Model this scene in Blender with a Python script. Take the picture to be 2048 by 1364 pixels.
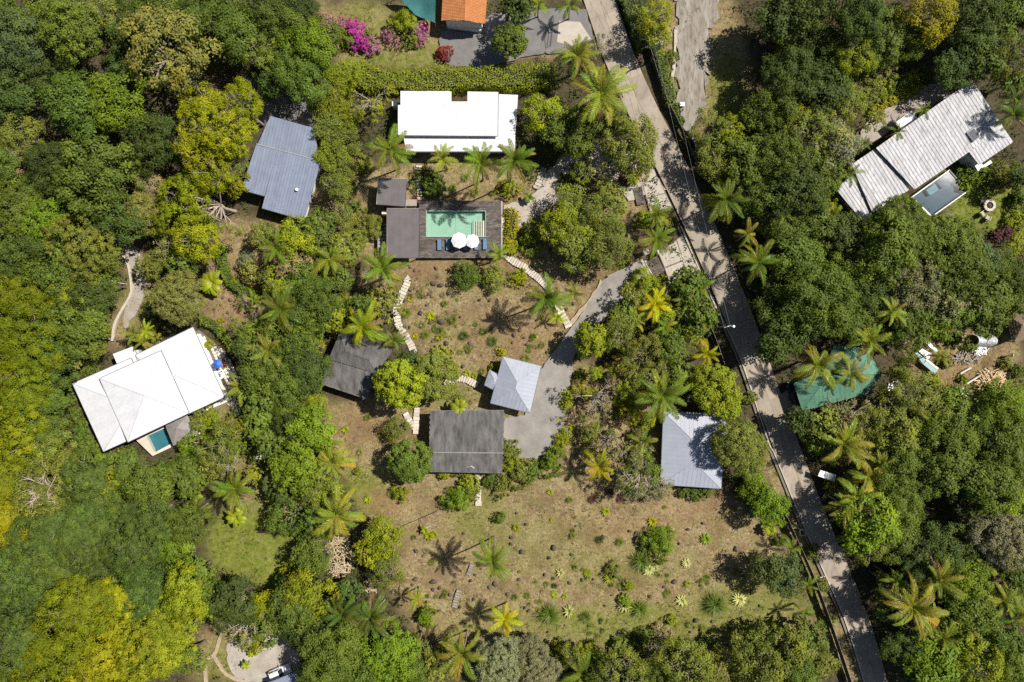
import bpy, math, random
import numpy as np
from mathutils import Vector, Matrix, noise as mnoise

# ---------------------------------------------------------------- scene, camera, light
scene = bpy.context.scene
for o in list(bpy.data.objects):
    bpy.data.objects.remove(o)
COL = scene.collection
HC = 124.0            # flying height of the camera in metres
SC = 0.09             # metres per photograph pixel on the ground
cam_d = bpy.data.cameras.new('camera')
cam = bpy.data.objects.new('camera', cam_d)
COL.objects.link(cam)
cam.location = (0, 0, HC)
cam.rotation_euler = (0, 0, 0)
cam_d.sensor_width = 36.0
cam_d.lens = 36.0 * HC / (2048 * SC)
cam_d.clip_end = 6000
scene.camera = cam

SUN_AZ = math.radians(23)      # sun stands towards +x, a little +y
SUN_EL = math.radians(54)
sdir = Vector((math.cos(SUN_EL) * math.cos(SUN_AZ), math.cos(SUN_EL) * math.sin(SUN_AZ), math.sin(SUN_EL)))
world = bpy.data.worlds.new('World')
scene.world = world
world.use_nodes = True
wn = world.node_tree.nodes
wl = world.node_tree.links
wn.clear()
sky = wn.new('ShaderNodeTexSky')
sky.sky_type = 'NISHITA'
sky.sun_disc = False
sky.sun_elevation = SUN_EL
sky.sun_rotation = math.atan2(sdir.x, sdir.y)
bg = wn.new('ShaderNodeBackground')
bg.inputs['Strength'].default_value = 0.05
wo = wn.new('ShaderNodeOutputWorld')
wl.new(sky.outputs[0], bg.inputs['Color'])
wl.new(bg.outputs[0], wo.inputs[0])
sun_d = bpy.data.lights.new('sun', 'SUN')
sun_d.energy = 5.0
sun_d.angle = math.radians(0.53)
sun_d.color = (1.0, 0.95, 0.87)
sun = bpy.data.objects.new('sun', sun_d)
COL.objects.link(sun)
sun.location = (60, 30, 150)
sun.rotation_euler = (-sdir).to_track_quat('-Z', 'Y').to_euler()
vs = scene.view_settings
vs.view_transform = 'Standard'
vs.look = 'None'
vs.gamma = 1.0
vs.use_curve_mapping = False
vs.exposure = 0.45
cy = scene.cycles
cy.max_bounces = 6
cy.diffuse_bounces = 3
cy.glossy_bounces = 3
cy.transmission_bounces = 4
cy.transparent_max_bounces = 8
cy.use_adaptive_sampling = True
cy.adaptive_threshold = 0.02
cy.use_denoising = False

rnd = random.Random(7)
RNG = np.random.default_rng(11)


def W(px, py, z=0.0):
    """Place measured at a photograph pixel, for a point z metres above the ground."""
    k = SC * (HC - z) / HC
    return Vector(((px - 1024) * k, (682 - py) * k, z))


def px_of(x, y, z=0.0):
    k = SC * (HC - z) / HC
    return 1024 + x / k, 682 - y / k

# ---------------------------------------------------------------- materials


def nodes_of(m):
    m.use_nodes = True
    nt = m.node_tree
    nt.nodes.clear()
    out = nt.nodes.new('ShaderNodeOutputMaterial')
    return nt, nt.nodes, nt.links, out


def surf(name, a, b=None, rough=0.8, scale=3.0, detail=6, bump=0.2, bscale=None, spec=0.3, metal=0.0,
         vary=0.08, fine=None, finescale=18.0, fineamt=0.35, objcol=False, stretch=None):
    """Principled surface: two colours mixed by noise, a finer third one, a little per-object variation and bump."""
    m = bpy.data.materials.new(name)
    nt, N, L, out = nodes_of(m)
    p = N.new('ShaderNodeBsdfPrincipled')
    L.new(p.outputs[0], out.inputs[0])
    tc = N.new('ShaderNodeNewGeometry')
    src = tc.outputs['Position']
    if stretch:
        mp = N.new('ShaderNodeMapping')
        mp.inputs['Scale'].default_value = stretch[:3]
        if len(stretch) > 3:
            mp.inputs['Rotation'].default_value = (0, 0, stretch[3])
        L.new(src, mp.inputs['Vector'])
        src = mp.outputs[0]
    n1 = N.new('ShaderNodeTexNoise')
    n1.inputs['Scale'].default_value = scale
    n1.inputs['Detail'].default_value = detail
    n1.inputs['Roughness'].default_value = 0.65
    L.new(src, n1.inputs['Vector'])
    r1 = N.new('ShaderNodeMapRange')
    r1.inputs[1].default_value = 0.32
    r1.inputs[2].default_value = 0.68
    L.new(n1.outputs[0], r1.inputs[0])
    mx = N.new('ShaderNodeMix')
    mx.data_type = 'RGBA'
    b = b or a
    mx.inputs[6].default_value = (*a, 1)
    mx.inputs[7].default_value = (*b, 1)
    L.new(r1.outputs[0], mx.inputs[0])
    col = mx.outputs[2]
    if fine:
        n2 = N.new('ShaderNodeTexNoise')
        n2.inputs['Scale'].default_value = finescale
        n2.inputs['Detail'].default_value = 4
        L.new(src, n2.inputs['Vector'])
        r2 = N.new('ShaderNodeMapRange')
        r2.inputs[1].default_value = 0.5
        r2.inputs[2].default_value = 0.72
        r2.inputs[4].default_value = fineamt
        L.new(n2.outputs[0], r2.inputs[0])
        m2 = N.new('ShaderNodeMix')
        m2.data_type = 'RGBA'
        m2.inputs[7].default_value = (*fine, 1)
        L.new(r2.outputs[0], m2.inputs[0])
        L.new(col, m2.inputs[6])
        col = m2.outputs[2]
    oi = N.new('ShaderNodeObjectInfo')
    if objcol:
        m3 = N.new('ShaderNodeMix')
        m3.data_type = 'RGBA'
        m3.blend_type = 'MULTIPLY'
        m3.inputs[0].default_value = 1
        L.new(col, m3.inputs[6])
        L.new(oi.outputs['Color'], m3.inputs[7])
        col = m3.outputs[2]
    if vary:
        rr = N.new('ShaderNodeMapRange')
        rr.inputs[3].default_value = 1 - vary
        rr.inputs[4].default_value = 1 + vary
        L.new(oi.outputs['Random'], rr.inputs[0])
        vm = N.new('ShaderNodeVectorMath')
        vm.operation = 'SCALE'
        L.new(col, vm.inputs[0])
        L.new(rr.outputs[0], vm.inputs['Scale'])
        col = vm.outputs[0]
    L.new(col, p.inputs['Base Color'])
    p.inputs['Roughness'].default_value = rough
    p.inputs['Metallic'].default_value = metal
    p.inputs['Specular IOR Level'].default_value = spec
    if bump:
        nb = N.new('ShaderNodeTexNoise')
        nb.inputs['Scale'].default_value = bscale or scale * 6
        nb.inputs['Detail'].default_value = 5
        L.new(src, nb.inputs['Vector'])
        bp = N.new('ShaderNodeBump')
        bp.inputs['Strength'].default_value = bump
        bp.inputs['Distance'].default_value = 0.05
        L.new(nb.outputs[0], bp.inputs['Height'])
        L.new(bp.outputs[0], p.inputs['Normal'])
    return m


def leaf_material(name, trans=0.28, rough=0.55):
    m = bpy.data.materials.new(name)
    nt, N, L, out = nodes_of(m)
    oi = N.new('ShaderNodeObjectInfo')
    at = N.new('ShaderNodeAttribute')
    at.attribute_name = 'tint'
    sep = N.new('ShaderNodeSeparateColor')
    L.new(at.outputs['Color'], sep.inputs[0])
    alt = N.new('ShaderNodeMix')
    alt.data_type = 'RGBA'
    alt.blend_type = 'MULTIPLY'
    alt.inputs[0].default_value = 1
    alt.inputs[7].default_value = (1.36, 1.2, 0.5, 1)
    L.new(oi.outputs['Color'], alt.inputs[6])
    mx = N.new('ShaderNodeMix')
    mx.data_type = 'RGBA'
    L.new(sep.outputs[1], mx.inputs[0])
    L.new(oi.outputs['Color'], mx.inputs[6])
    L.new(alt.outputs[2], mx.inputs[7])
    vm = N.new('ShaderNodeVectorMath')
    vm.operation = 'SCALE'
    L.new(mx.outputs[2], vm.inputs[0])
    L.new(sep.outputs[0], vm.inputs['Scale'])
    p = N.new('ShaderNodeBsdfPrincipled')
    p.inputs['Roughness'].default_value = rough
    p.inputs['Specular IOR Level'].default_value = 0.18
    L.new(vm.outputs[0], p.inputs['Base Color'])
    tr = N.new('ShaderNodeBsdfTranslucent')
    L.new(vm.outputs[0], tr.inputs['Color'])
    ms = N.new('ShaderNodeMixShader')
    ms.inputs[0].default_value = trans
    L.new(p.outputs[0], ms.inputs[1])
    L.new(tr.outputs[0], ms.inputs[2])
    L.new(ms.outputs[0], out.inputs[0])
    return m


def water_material(name, tint, rough=0.03):
    m = bpy.data.materials.new(name)
    nt, N, L, out = nodes_of(m)
    t = N.new('ShaderNodeBsdfTransparent')
    t.inputs[0].default_value = (*tint, 1)
    g = N.new('ShaderNodeBsdfGlossy')
    g.inputs['Roughness'].default_value = rough
    fr = N.new('ShaderNodeFresnel')
    fr.inputs[0].default_value = 1.33
    nb = N.new('ShaderNodeTexNoise')
    nb.inputs['Scale'].default_value = 1.6
    nb.inputs['Detail'].default_value = 3
    bp = N.new('ShaderNodeBump')
    bp.inputs['Strength'].default_value = 0.25
    bp.inputs['Distance'].default_value = 0.05
    L.new(nb.outputs[0], bp.inputs['Height'])
    L.new(bp.outputs[0], g.inputs['Normal'])
    L.new(bp.outputs[0], fr.inputs['Normal'])
    ms = N.new('ShaderNodeMixShader')
    L.new(fr.outputs[0], ms.inputs[0])
    L.new(t.outputs[0], ms.inputs[1])
    L.new(g.outputs[0], ms.inputs[2])
    L.new(ms.outputs[0], out.inputs[0])
    return m


M = {}
M['leaf'] = leaf_material('leaf')
M['frond'] = leaf_material('frond', 0.2, 0.42)
M['bark'] = surf('bark', (0.16, 0.13, 0.10), (0.25, 0.22, 0.18), 0.9, 4, bump=0.5, objcol=True)
M['rock'] = surf('rock', (0.055, 0.042, 0.034), (0.125, 0.095, 0.075), 0.9, 3, bump=0.6, fine=(0.2, 0.18, 0.16), finescale=7, fineamt=0.4, vary=0.25)
M['stone'] = surf('pale_stone', (0.46, 0.40, 0.32), (0.56, 0.51, 0.44), 0.85, 2.5, bump=0.3, vary=0.16)
M['concrete'] = surf('concrete', (0.27, 0.225, 0.175), (0.335, 0.285, 0.225), 0.85, 0.45, 9, bump=0.25, bscale=9, fine=(0.15, 0.13, 0.105), finescale=1.1, fineamt=0.5, vary=0.10, stretch=(1.3, 0.5, 1, -0.42))
M['concrete_pale'] = surf('concrete_pale', (0.36, 0.315, 0.26), (0.43, 0.385, 0.325), 0.85, 0.8, 8, bump=0.2, vary=0.08)
M['joint'] = surf('joint', (0.17, 0.145, 0.115), None, 0.95, 4, bump=0.2)
M['gravel'] = surf('gravel', (0.16, 0.147, 0.132), (0.27, 0.25, 0.225), 0.95, 0.33, 10, bump=0.8, bscale=14, fine=(0.33, 0.30, 0.27), finescale=11, fineamt=0.6)
M['gravel_pale'] = surf('gravel_pale', (0.27, 0.23, 0.185), (0.42, 0.38, 0.33), 0.95, 0.45, 9, bump=0.8, bscale=10, fine=(0.2, 0.155, 0.11), finescale=5, fineamt=0.65)
M['track'] = surf('gravel_track', (0.185, 0.155, 0.12), (0.35, 0.325, 0.29), 0.95, 0.8, 10, bump=0.9, bscale=6, fine=(0.13, 0.095, 0.055), finescale=3.0, fineamt=0.85, stretch=(1.0, 0.22, 1, -0.05))
M['asphalt'] = surf('asphalt', (0.13, 0.125, 0.125), (0.20, 0.19, 0.18), 0.95, 0.5, 8, bump=0.6, bscale=14, fine=(0.25, 0.235, 0.22), finescale=11, fineamt=0.5)
M['white_roof'] = surf('white_roof', (0.57, 0.575, 0.60), (0.64, 0.64, 0.66), 0.6, 0.5, 9, bump=0.03, vary=0.03, fine=(0.50, 0.49, 0.48), finescale=1.6, fineamt=0.5)
M['white_wall'] = surf('white_wall', (0.74, 0.72, 0.68), (0.80, 0.78, 0.74), 0.8, 1.0, bump=0.05)
M['worn_roof'] = surf('worn_white_roof', (0.36, 0.355, 0.365), (0.48, 0.475, 0.49), 0.6, 0.7, 9, bump=0.05, fine=(0.20, 0.19, 0.18), finescale=2.3, fineamt=0.7, vary=0.10, stretch=(1, 0.45, 1, 0.97))
M['blue_roof'] = surf('blue_grey_roof', (0.175, 0.205, 0.275), (0.225, 0.26, 0.335), 0.45, 0.6, 7, bump=0.04, vary=0.06, spec=0.5)
M['pale_roof'] = surf('pale_grey_roof', (0.285, 0.305, 0.36), (0.335, 0.355, 0.41), 0.5, 0.5, 7, bump=0.03, vary=0.03, spec=0.5)
M['brown_roof'] = surf('flat_brown_roof', (0.105, 0.094, 0.095), (0.135, 0.122, 0.122), 0.7, 0.6, 6, bump=0.08, vary=0.04)
M['shingle'] = surf('shingle', (0.062, 0.058, 0.056), (0.165, 0.157, 0.15), 0.92, 0.55, 10, bump=0.3, bscale=10, fine=(0.04, 0.037, 0.034), finescale=0.9, fineamt=0.65, stretch=(1.8, 0.5, 1))
M['shingle_pale'] = surf('shingle_pale', (0.20, 0.18, 0.17), (0.28, 0.26, 0.25), 0.92, 0.9, 8, bump=0.3, bscale=10)
M['clay'] = surf('clay_tile', (0.42, 0.155, 0.05), (0.52, 0.23, 0.085), 0.8, 1.4, 8, bump=0.15, fine=(0.30, 0.11, 0.045), finescale=5, fineamt=0.5)
M['green_roof'] = surf('green_roof', (0.062, 0.165, 0.108), (0.11, 0.235, 0.16), 0.6, 0.5, 8, bump=0.06, vary=0.05, fine=(0.035, 0.10, 0.06), finescale=2.4, fineamt=0.4)
M['thatch'] = surf('thatch', (0.16, 0.115, 0.07), (0.23, 0.17, 0.11), 0.95, 2, 8, bump=0.7, bscale=16)
M['deck'] = surf('deck_wood', (0.045, 0.038, 0.035), (0.14, 0.115, 0.10), 0.8, 0.8, 10, bump=0.2, fine=(0.24, 0.205, 0.175), finescale=2.6, fineamt=0.75, vary=0.1, stretch=(0.5, 1.6, 1))
M['dark_metal'] = surf('dark_metal', (0.03, 0.03, 0.033), (0.05, 0.05, 0.055), 0.5, 3, bump=0.05)
M['grey_metal'] = surf('grey_metal', (0.27, 0.27, 0.285), (0.33, 0.33, 0.345), 0.5, 3, bump=0.05)
M['gutter_metal'] = surf('gutter_metal', (0.13, 0.135, 0.155), (0.17, 0.175, 0.19), 0.5, 3, bump=0.05)
M['seam'] = surf('roof_seam', (0.42, 0.42, 0.43), (0.48, 0.48, 0.49), 0.6, 3, bump=0.05)
M['smoked'] = surf('smoked_acrylic', (0.10, 0.10, 0.115), (0.13, 0.13, 0.145), 0.85, 3, bump=0.02, spec=0.1)
M['glass'] = surf('window_glass', (0.02, 0.025, 0.03), (0.03, 0.035, 0.04), 0.08, 3, bump=0, spec=0.6)
M['white_paint'] = surf('white_paint', (0.78, 0.78, 0.78), (0.80, 0.80, 0.80), 0.35, 3, bump=0, spec=0.5)
M['white_cloth'] = surf('white_cloth', (0.74, 0.72, 0.74), (0.80, 0.78, 0.80), 0.8, 3, bump=0.08, vary=0.05)
M['blue_cloth'] = surf('blue_cloth', (0.085, 0.17, 0.27), (0.11, 0.21, 0.32), 0.8, 3, bump=0.1, vary=0.08)
M['bright_blue'] = surf('bright_blue_cloth', (0.03, 0.11, 0.5), (0.05, 0.16, 0.6), 0.6, 3, bump=0.1)
M['rust_wood'] = surf('rust_wood', (0.30, 0.12, 0.04), (0.38, 0.17, 0.07), 0.7, 3, bump=0.2)
M['timber'] = surf('fresh_timber', (0.46, 0.32, 0.17), (0.60, 0.45, 0.27), 0.8, 2, bump=0.2, vary=0.22)
M['straw'] = surf('straw', (0.30, 0.225, 0.13), (0.46, 0.37, 0.24), 0.9, 2, bump=0.1, vary=0.35)
M['wood'] = surf('weathered_wood', (0.22, 0.19, 0.16), (0.32, 0.28, 0.24), 0.85, 3, bump=0.3, vary=0.1)
M['rubber'] = surf('rubber', (0.02, 0.02, 0.02), None, 0.9, 3, bump=0.05)
M['pool_tile'] = surf('pool_tile', (0.24, 0.36, 0.29), (0.30, 0.41, 0.335), 0.5, 0.7, 7, bump=0.05, fine=(0.37, 0.46, 0.375), finescale=3, fineamt=0.5)
M['pool_blue'] = surf('pool_blue', (0.035, 0.13, 0.18), (0.05, 0.17, 0.22), 0.5, 1.2, 7, bump=0.05)
M['pool_grey'] = surf('pool_grey', (0.045, 0.072, 0.09), (0.065, 0.10, 0.12), 0.5, 1.2, 7, bump=0.05)
M['water'] = water_material('pool_water', (0.86, 0.96, 0.92))
M['water_grey'] = water_material('pool_water_grey', (0.55, 0.64, 0.70), 0.06)
M['net'] = surf('shade_net', (0.025, 0.115, 0.115), (0.04, 0.15, 0.145), 0.8, 1.5, bump=0.2)
M['plastic'] = surf('plastic_sheet', (0.42, 0.42, 0.44), (0.55, 0.55, 0.56), 0.35, 1.2, bump=0.4, bscale=3, spec=0.6)
M['teal_sheet'] = surf('teal_sheet', (0.22, 0.32, 0.33), (0.28, 0.40, 0.41), 0.6, 1.5, bump=0.1)
M['rail'] = surf('fence_green', (0.035, 0.05, 0.035), (0.05, 0.065, 0.045), 0.7, 3, bump=0.1)
M['char'] = surf('charcoal', (0.02, 0.018, 0.016), (0.07, 0.06, 0.055), 0.95, 6, bump=0.6)
M['hivis'] = surf('hi_vis', (0.42, 0.62, 0.03), (0.5, 0.7, 0.05), 0.8, 5, bump=0.05)

# ---------------------------------------------------------------- mesh helpers


def link(o, parent=None):
    COL.objects.link(o)
    if parent is not None:
        o.parent = parent
    return o


def np_mesh(name, V, F4, tint=None, mat=None, smooth=False):
    """Quads mesh from numpy arrays."""
    me = bpy.data.meshes.new(name)
    nv, nf = len(V), len(F4)
    k = F4.shape[1]
    me.vertices.add(nv)
    me.vertices.foreach_set('co', np.ascontiguousarray(V, dtype=np.float32).ravel())
    me.loops.add(nf * k)
    me.loops.foreach_set('vertex_index', np.ascontiguousarray(F4, dtype=np.int32).ravel())
    me.polygons.add(nf)
    me.polygons.foreach_set('loop_start', np.arange(0, nf * k, k, dtype=np.int32))
    if smooth:
        me.polygons.foreach_set('use_smooth', np.ones(nf, dtype=bool))
    if tint is not None:
        at = me.attributes.new('tint', 'FLOAT_COLOR', 'POINT')
        c = np.ones((nv, 4), dtype=np.float32)
        c[:, :tint.shape[1]] = tint
        at.data.foreach_set('color', c.ravel())
    me.update(calc_edges=True)
    if mat:
        me.materials.append(mat)
    return me


class MB:
    """Collects shapes and links them as one mesh object."""

    def __init__(self):
        self.v = []
        self.f = []

    def add(self, vs_, fs_):
        b = len(self.v)
        self.v += [tuple(x) for x in vs_]
        self.f += [tuple(b + i for i in f) for f in fs_]
        return self

    def box(self, c, s, rz=0.0, rx=0.0, ry=0.0):
        hx, hy, hz = s[0] / 2, s[1] / 2, s[2] / 2
        R = Matrix.Rotation(rz, 3, 'Z') @ Matrix.Rotation(ry, 3, 'Y') @ Matrix.Rotation(rx, 3, 'X')
        c = Vector(c)
        vs_ = [c + R @ Vector((x * hx, y * hy, z * hz)) for x, y, z in
               ((-1, -1, -1), (1, -1, -1), (1, 1, -1), (-1, 1, -1), (-1, -1, 1), (1, -1, 1), (1, 1, 1), (-1, 1, 1))]
        return self.add(vs_, [(3, 2, 1, 0), (4, 5, 6, 7), (0, 1, 5, 4), (1, 2, 6, 5), (2, 3, 7, 6), (3, 0, 4, 7)])

    def prism(self, poly, z0, z1):
        n = len(poly)
        a = sum(poly[i][0] * poly[(i + 1) % n][1] - poly[(i + 1) % n][0] * poly[i][1] for i in range(n))
        if a < 0:
            poly = poly[::-1]
        vs_ = [(p[0], p[1], z0) for p in poly] + [(p[0], p[1], z1) for p in poly]
        fs_ = [tuple(range(n - 1, -1, -1)), tuple(range(n, 2 * n))]
        fs_ += [(i, (i + 1) % n, n + (i + 1) % n, n + i) for i in range(n)]
        return self.add(vs_, fs_)

    def slab(self, pts, nrm, t0, t1):
        """Solid plate over planar 3D polygon PTS between offsets t0 and t1 along NRM."""
        n = len(pts)
        vs_ = [p + nrm * t0 for p in pts] + [p + nrm * t1 for p in pts]
        fs_ = [tuple(range(n - 1, -1, -1)), tuple(range(n, 2 * n))]
        fs_ += [(i, (i + 1) % n, n + (i + 1) % n, n + i) for i in range(n)]
        return self.add(vs_, fs_)

    def tube(self, pts, rad, n=6, cap=True):
        pts = [Vector(p) for p in pts]
        if not hasattr(rad, '__len__'):
            rad = [rad] * len(pts)
        rings = []
        up = Vector((0.13, 0.37, 0.92)).normalized()
        for i, p in enumerate(pts):
            d = (pts[min(i + 1, len(pts) - 1)] - pts[max(i - 1, 0)])
            d = d.normalized() if d.length > 1e-6 else Vector((0, 0, 1))
            a = d.cross(up)
            if a.length < 0.05:
                a = d.cross(Vector((1, 0, 0)))
            a.normalize()
            b = d.cross(a)
            rings.append([p + (a * math.cos(t) + b * math.sin(t)) * rad[i] for t in [2 * math.pi * k / n for k in range(n)]])
        vs_ = [v for r in rings for v in r]
        fs_ = []
        for i in range(len(pts) - 1):
            for k in range(n):
                fs_.append((i * n + k, i * n + (k + 1) % n, (i + 1) * n + (k + 1) % n, (i + 1) * n + k))
        if cap:
            fs_.append(tuple(range(n - 1, -1, -1)))
            fs_.append(tuple((len(pts) - 1) * n + k for k in range(n)))
        return self.add(vs_, fs_)

    def lathe(self, prof, n=12, c=(0, 0, 0)):
        vs_, fs_ = [], []
        for r, z in prof:
            for k in range(n):
                t = 2 * math.pi * k / n
                vs_.append((c[0] + r * math.cos(t), c[1] + r * math.sin(t), c[2] + z))
        for i in range(len(prof) - 1):
            for k in range(n):
                fs_.append((i * n + k, i * n + (k + 1) % n, (i + 1) * n + (k + 1) % n, (i + 1) * n + k))
        fs_.append(tuple(range(n - 1, -1, -1)))
        fs_.append(tuple((len(prof) - 1) * n + k for k in range(n)))
        return self.add(vs_, fs_)

    def mesh(self, name, mat, smooth=False):
        me = bpy.data.meshes.new(name)
        me.from_pydata(self.v, [], self.f)
        me.materials.append(M[mat] if isinstance(mat, str) else mat)
        if smooth:
            me.polygons.foreach_set('use_smooth', [True] * len(me.polygons))
        me.update()
        return me

    def build(self, name, mat, parent=None, smooth=False):
        return link(bpy.data.objects.new(name, self.mesh(name, mat, smooth)), parent)


def obj(name, me, parent=None, loc=None, rot=None, scale=None, color=None):
    o = bpy.data.objects.new(name, me)
    if loc is not None:
        o.location = loc
    if rot is not None:
        o.rotation_euler = rot
    if scale is not None:
        o.scale = scale
    if color is not None:
        o.color = (*color, 1)
    return link(o, parent)


# ---------------------------------------------------------------- labels
LANDMARKS = [
    ('the orange tiled roof', 930, 20), ('the white flat-roofed house', 915, 240), ('the blue-grey metal roof', 570, 340),
    ('the green pool', 912, 447), ('the white hip-roofed villa', 300, 780), ('the black hipped roof', 712, 735),
    ('the charcoal shingle roof', 932, 882), ('the small pale hip roof', 1030, 770), ('the large pale hip roof', 1385, 900),
    ('the long striped roof', 1860, 300), ('the fire pit', 1978, 411), ('the green roof', 1690, 750),
    ('the timber pile', 1980, 760), ('the concrete apron', 1355, 520), ('the white parked car', 561, 1343),
    ('the mown oval lawn', 500, 1110), ('the gravel track', 1390, 130), ('the straw heap', 679, 1113),
    ('the top left corner', 0, 0), ('the top right corner', 2048, 0), ('the bottom left corner', 0, 1364),
    ('the bottom right corner', 2048, 1364), ('the magenta bougainvillea', 709, 71), ('the thatched hut', 2035, 660),
    ('the leaning lamp pole', 872, 1040), ('the upper gravel drive', 1080, 410), ('the white post lamp', 248, 565),
    ('the forked garden path', 430, 1310), ('the left edge midway', 0, 1130), ('the bottom edge centre', 1160, 1364),
    ('the tarpaulin shed', 1655, 954), ('the right edge below midway', 2048, 1010),
]
_PENDING = []


def tag(o, label, cat, group=None):
    o['label'] = label
    o['category'] = cat
    if group:
        o['group'] = group
    return o


def tag_later(o, phrase, cat, px, py, group):
    o['category'] = cat
    o['group'] = group
    _PENDING.append((o, phrase, px, py))
    return o


_ORD = ['first', 'second', 'third', 'fourth', 'fifth', 'sixth', 'seventh', 'eighth', 'ninth', 'tenth', 'eleventh', 'twelfth',
        'thirteenth', 'fourteenth', 'fifteenth', 'sixteenth', 'seventeenth', 'eighteenth', 'nineteenth', 'twentieth',
        'twenty-first', 'twenty-second', 'twenty-third', 'twenty-fourth', 'twenty-fifth', 'twenty-sixth', 'twenty-seventh', 'twenty-eighth', 'twenty-ninth', 'thirtieth']


def finish_labels():
    groups = {}
    for o, phrase, px, py in _PENDING:
        name, lx, ly = min(LANDMARKS, key=lambda l: (l[1] - px) ** 2 + (l[2] - py) ** 2)
        dx, dy = px - lx, py - ly
        d = math.hypot(dx, dy)
        if abs(dx) > abs(dy):
            rel = 'right of' if dx > 0 else 'left of'
        else:
            rel = 'below' if dy > 0 else 'above'
        groups.setdefault(f'{phrase} {rel} {name}', []).append((d, o))
    for key, lst in groups.items():
        lst.sort(key=lambda t: t[0])
        for i, (d, o) in enumerate(lst):
            o['label'] = key if len(lst) == 1 else f'{key}, {_ORD[min(i, 29)]} one out'


def struct(o):
    o['kind'] = 'structure'
    return o


def stuff(o, label=None, cat=None):
    o['kind'] = 'stuff'
    if label:
        o['label'] = label
        o['category'] = cat
    return o


def thing(name, loc, label=None, cat=None, group=None, rz=0.0):
    o = bpy.data.objects.new(name, None)
    o.empty_display_size = 0.3
    o.location = loc
    o.rotation_euler = (0, 0, rz)
    link(o)
    if label:
        tag(o, label, cat, group)
    return o
# ---------------------------------------------------------------- roots whose parts are written in world coordinates
WORLD_ROOTS = set()


def link(o, parent=None):
    COL.objects.link(o)
    if parent is not None:
        o.parent = parent
        if parent.name in WORLD_ROOTS:
            o.location = -Vector(parent.location)
    return o


def wthing(name, loc, label=None, cat=None, group=None):
    o = thing(name, loc, label, cat, group)
    WORLD_ROOTS.add(o.name)
    return o

# ---------------------------------------------------------------- the ground


def inside(X, Y, poly):
    r = np.zeros(X.shape, dtype=bool)
    n = len(poly)
    for i in range(n):
        x0, y0 = poly[i]
        x1, y1 = poly[(i + 1) % n]
        if y0 == y1:
            continue
        c = ((y0 > Y) != (y1 > Y)) & (X < (x1 - x0) * (Y - y0) / (y1 - y0) + x0)
        r ^= c
    return r


def vnoise(X, Y, cell, seed):
    """Smooth value noise on arrays."""
    g = np.random.default_rng(seed).random((512, 512))
    x, y = X / cell + 200.3, Y / cell + 200.7
    xi, yi = np.floor(x).astype(int), np.floor(y).astype(int)
    fx, fy = x - xi, y - yi
    fx, fy = fx * fx * (3 - 2 * fx), fy * fy * (3 - 2 * fy)
    q = lambda a, b: g[(xi + a) % 512, (yi + b) % 512]
    return (q(0, 0) * (1 - fx) + q(1, 0) * fx) * (1 - fy) + (q(0, 1) * (1 - fx) + q(1, 1) * fx) * fy


OPEN = [  # places without a forest floor, photograph pixels
    [(760, 520), (1010, 512), (1150, 530), (1215, 550), (1160, 640), (1110, 720), (1130, 900), (1320, 965), (1450, 980), (1540, 1050), (1600, 1180),
     (1645, 1290), (1400, 1310), (860, 1295), (790, 1190), (770, 1080), (690, 990), (640, 880), (655, 800), (740, 800), (860, 800), (830, 700), (785, 610), (700, 560)],
    [(400, 1080), (430, 1040), (510, 940), (590, 1000), (640, 1080), (600, 1150), (570, 1185), (480, 1160), (420, 1130)],
    [(630, 0), (890, 0), (980, 60), (1180, 60), (1120, 110), (900, 140), (700, 135), (640, 60)],
    [(640, 340), (760, 330), (860, 300), (1080, 330), (1060, 400), (1280, 380), (1300, 520), (1210, 560), (1010, 520), (750, 520), (640, 480)],
    [(1880, 330), (1950, 330), (2040, 340), (2048, 440), (1990, 470), (1900, 450)],
    [(1800, 680), (1870, 660), (1990, 650), (2048, 690), (2048, 790), (1990, 820), (1900, 810), (1830, 780)],
    [(440, 440), (560, 440), (600, 520), (560, 600), (500, 640), (430, 660), (395, 600), (430, 500)],
    [(1310, 0), (1470, 0), (1500, 130), (1500, 240), (1400, 280), (1330, 200)],
    [(215, 700), (225, 620), (250, 560), (215, 480), (270, 470), (330, 560), (300, 620), (240, 700)],
    [(400, 880), (440, 800), (500, 790), (540, 900), (530, 960), (440, 940)],
    [(380, 1364), (400, 1250), (470, 1240), (600, 1270), (620, 1364)],
    [(1500, 850), (1545, 900), (1640, 1140), (1730, 1364), (1690, 1364), (1600, 1150), (1530, 1000), (1470, 870)],
    [(1110, 720), (1300, 740), (1330, 960), (1130, 910)],
    [(1720, 250), (1880, 160), (1900, 190), (1730, 290)],
    [(860, 790), (1000, 780), (1000, 960), (860, 960)],
    [(1640, 930), (1700, 900), (1790, 900), (1800, 960), (1700, 960)],
]
GREEN = [  # cx, cy, rx, ry, amount: greener grass
    (490, 1105, 120, 95, 1.5), (720, 980, 60, 40, 1.0), (960, 1030, 60, 60, .6), (760, 30, 110, 50, .6), (800, 120, 100, 30, .9), (1455, 190, 40, 80, .95),
    (1965, 405, 95, 85, 2.2), (470, 860, 60, 60, .8), (1250, 1250, 300, 40, .8), (1480, 1230, 110, 70, .8), (900, 795, 50, 25, .6), (430, 1330, 40, 50, .7), (270, 600, 30, 60, .6), (1580, 1180, 60, 60, .8),
    (520, 970, 40, 40, .6), (1090, 1090, 130, 60, .3), (1900, 350, 40, 40, .8), (1240, 1130, 160, 40, .35), (650, 830, 30, 40, .4), (880, 670, 60, 40, .2), (970, 560, 60, 30, .3), (1300, 1310, 300, 40, .6)]
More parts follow.
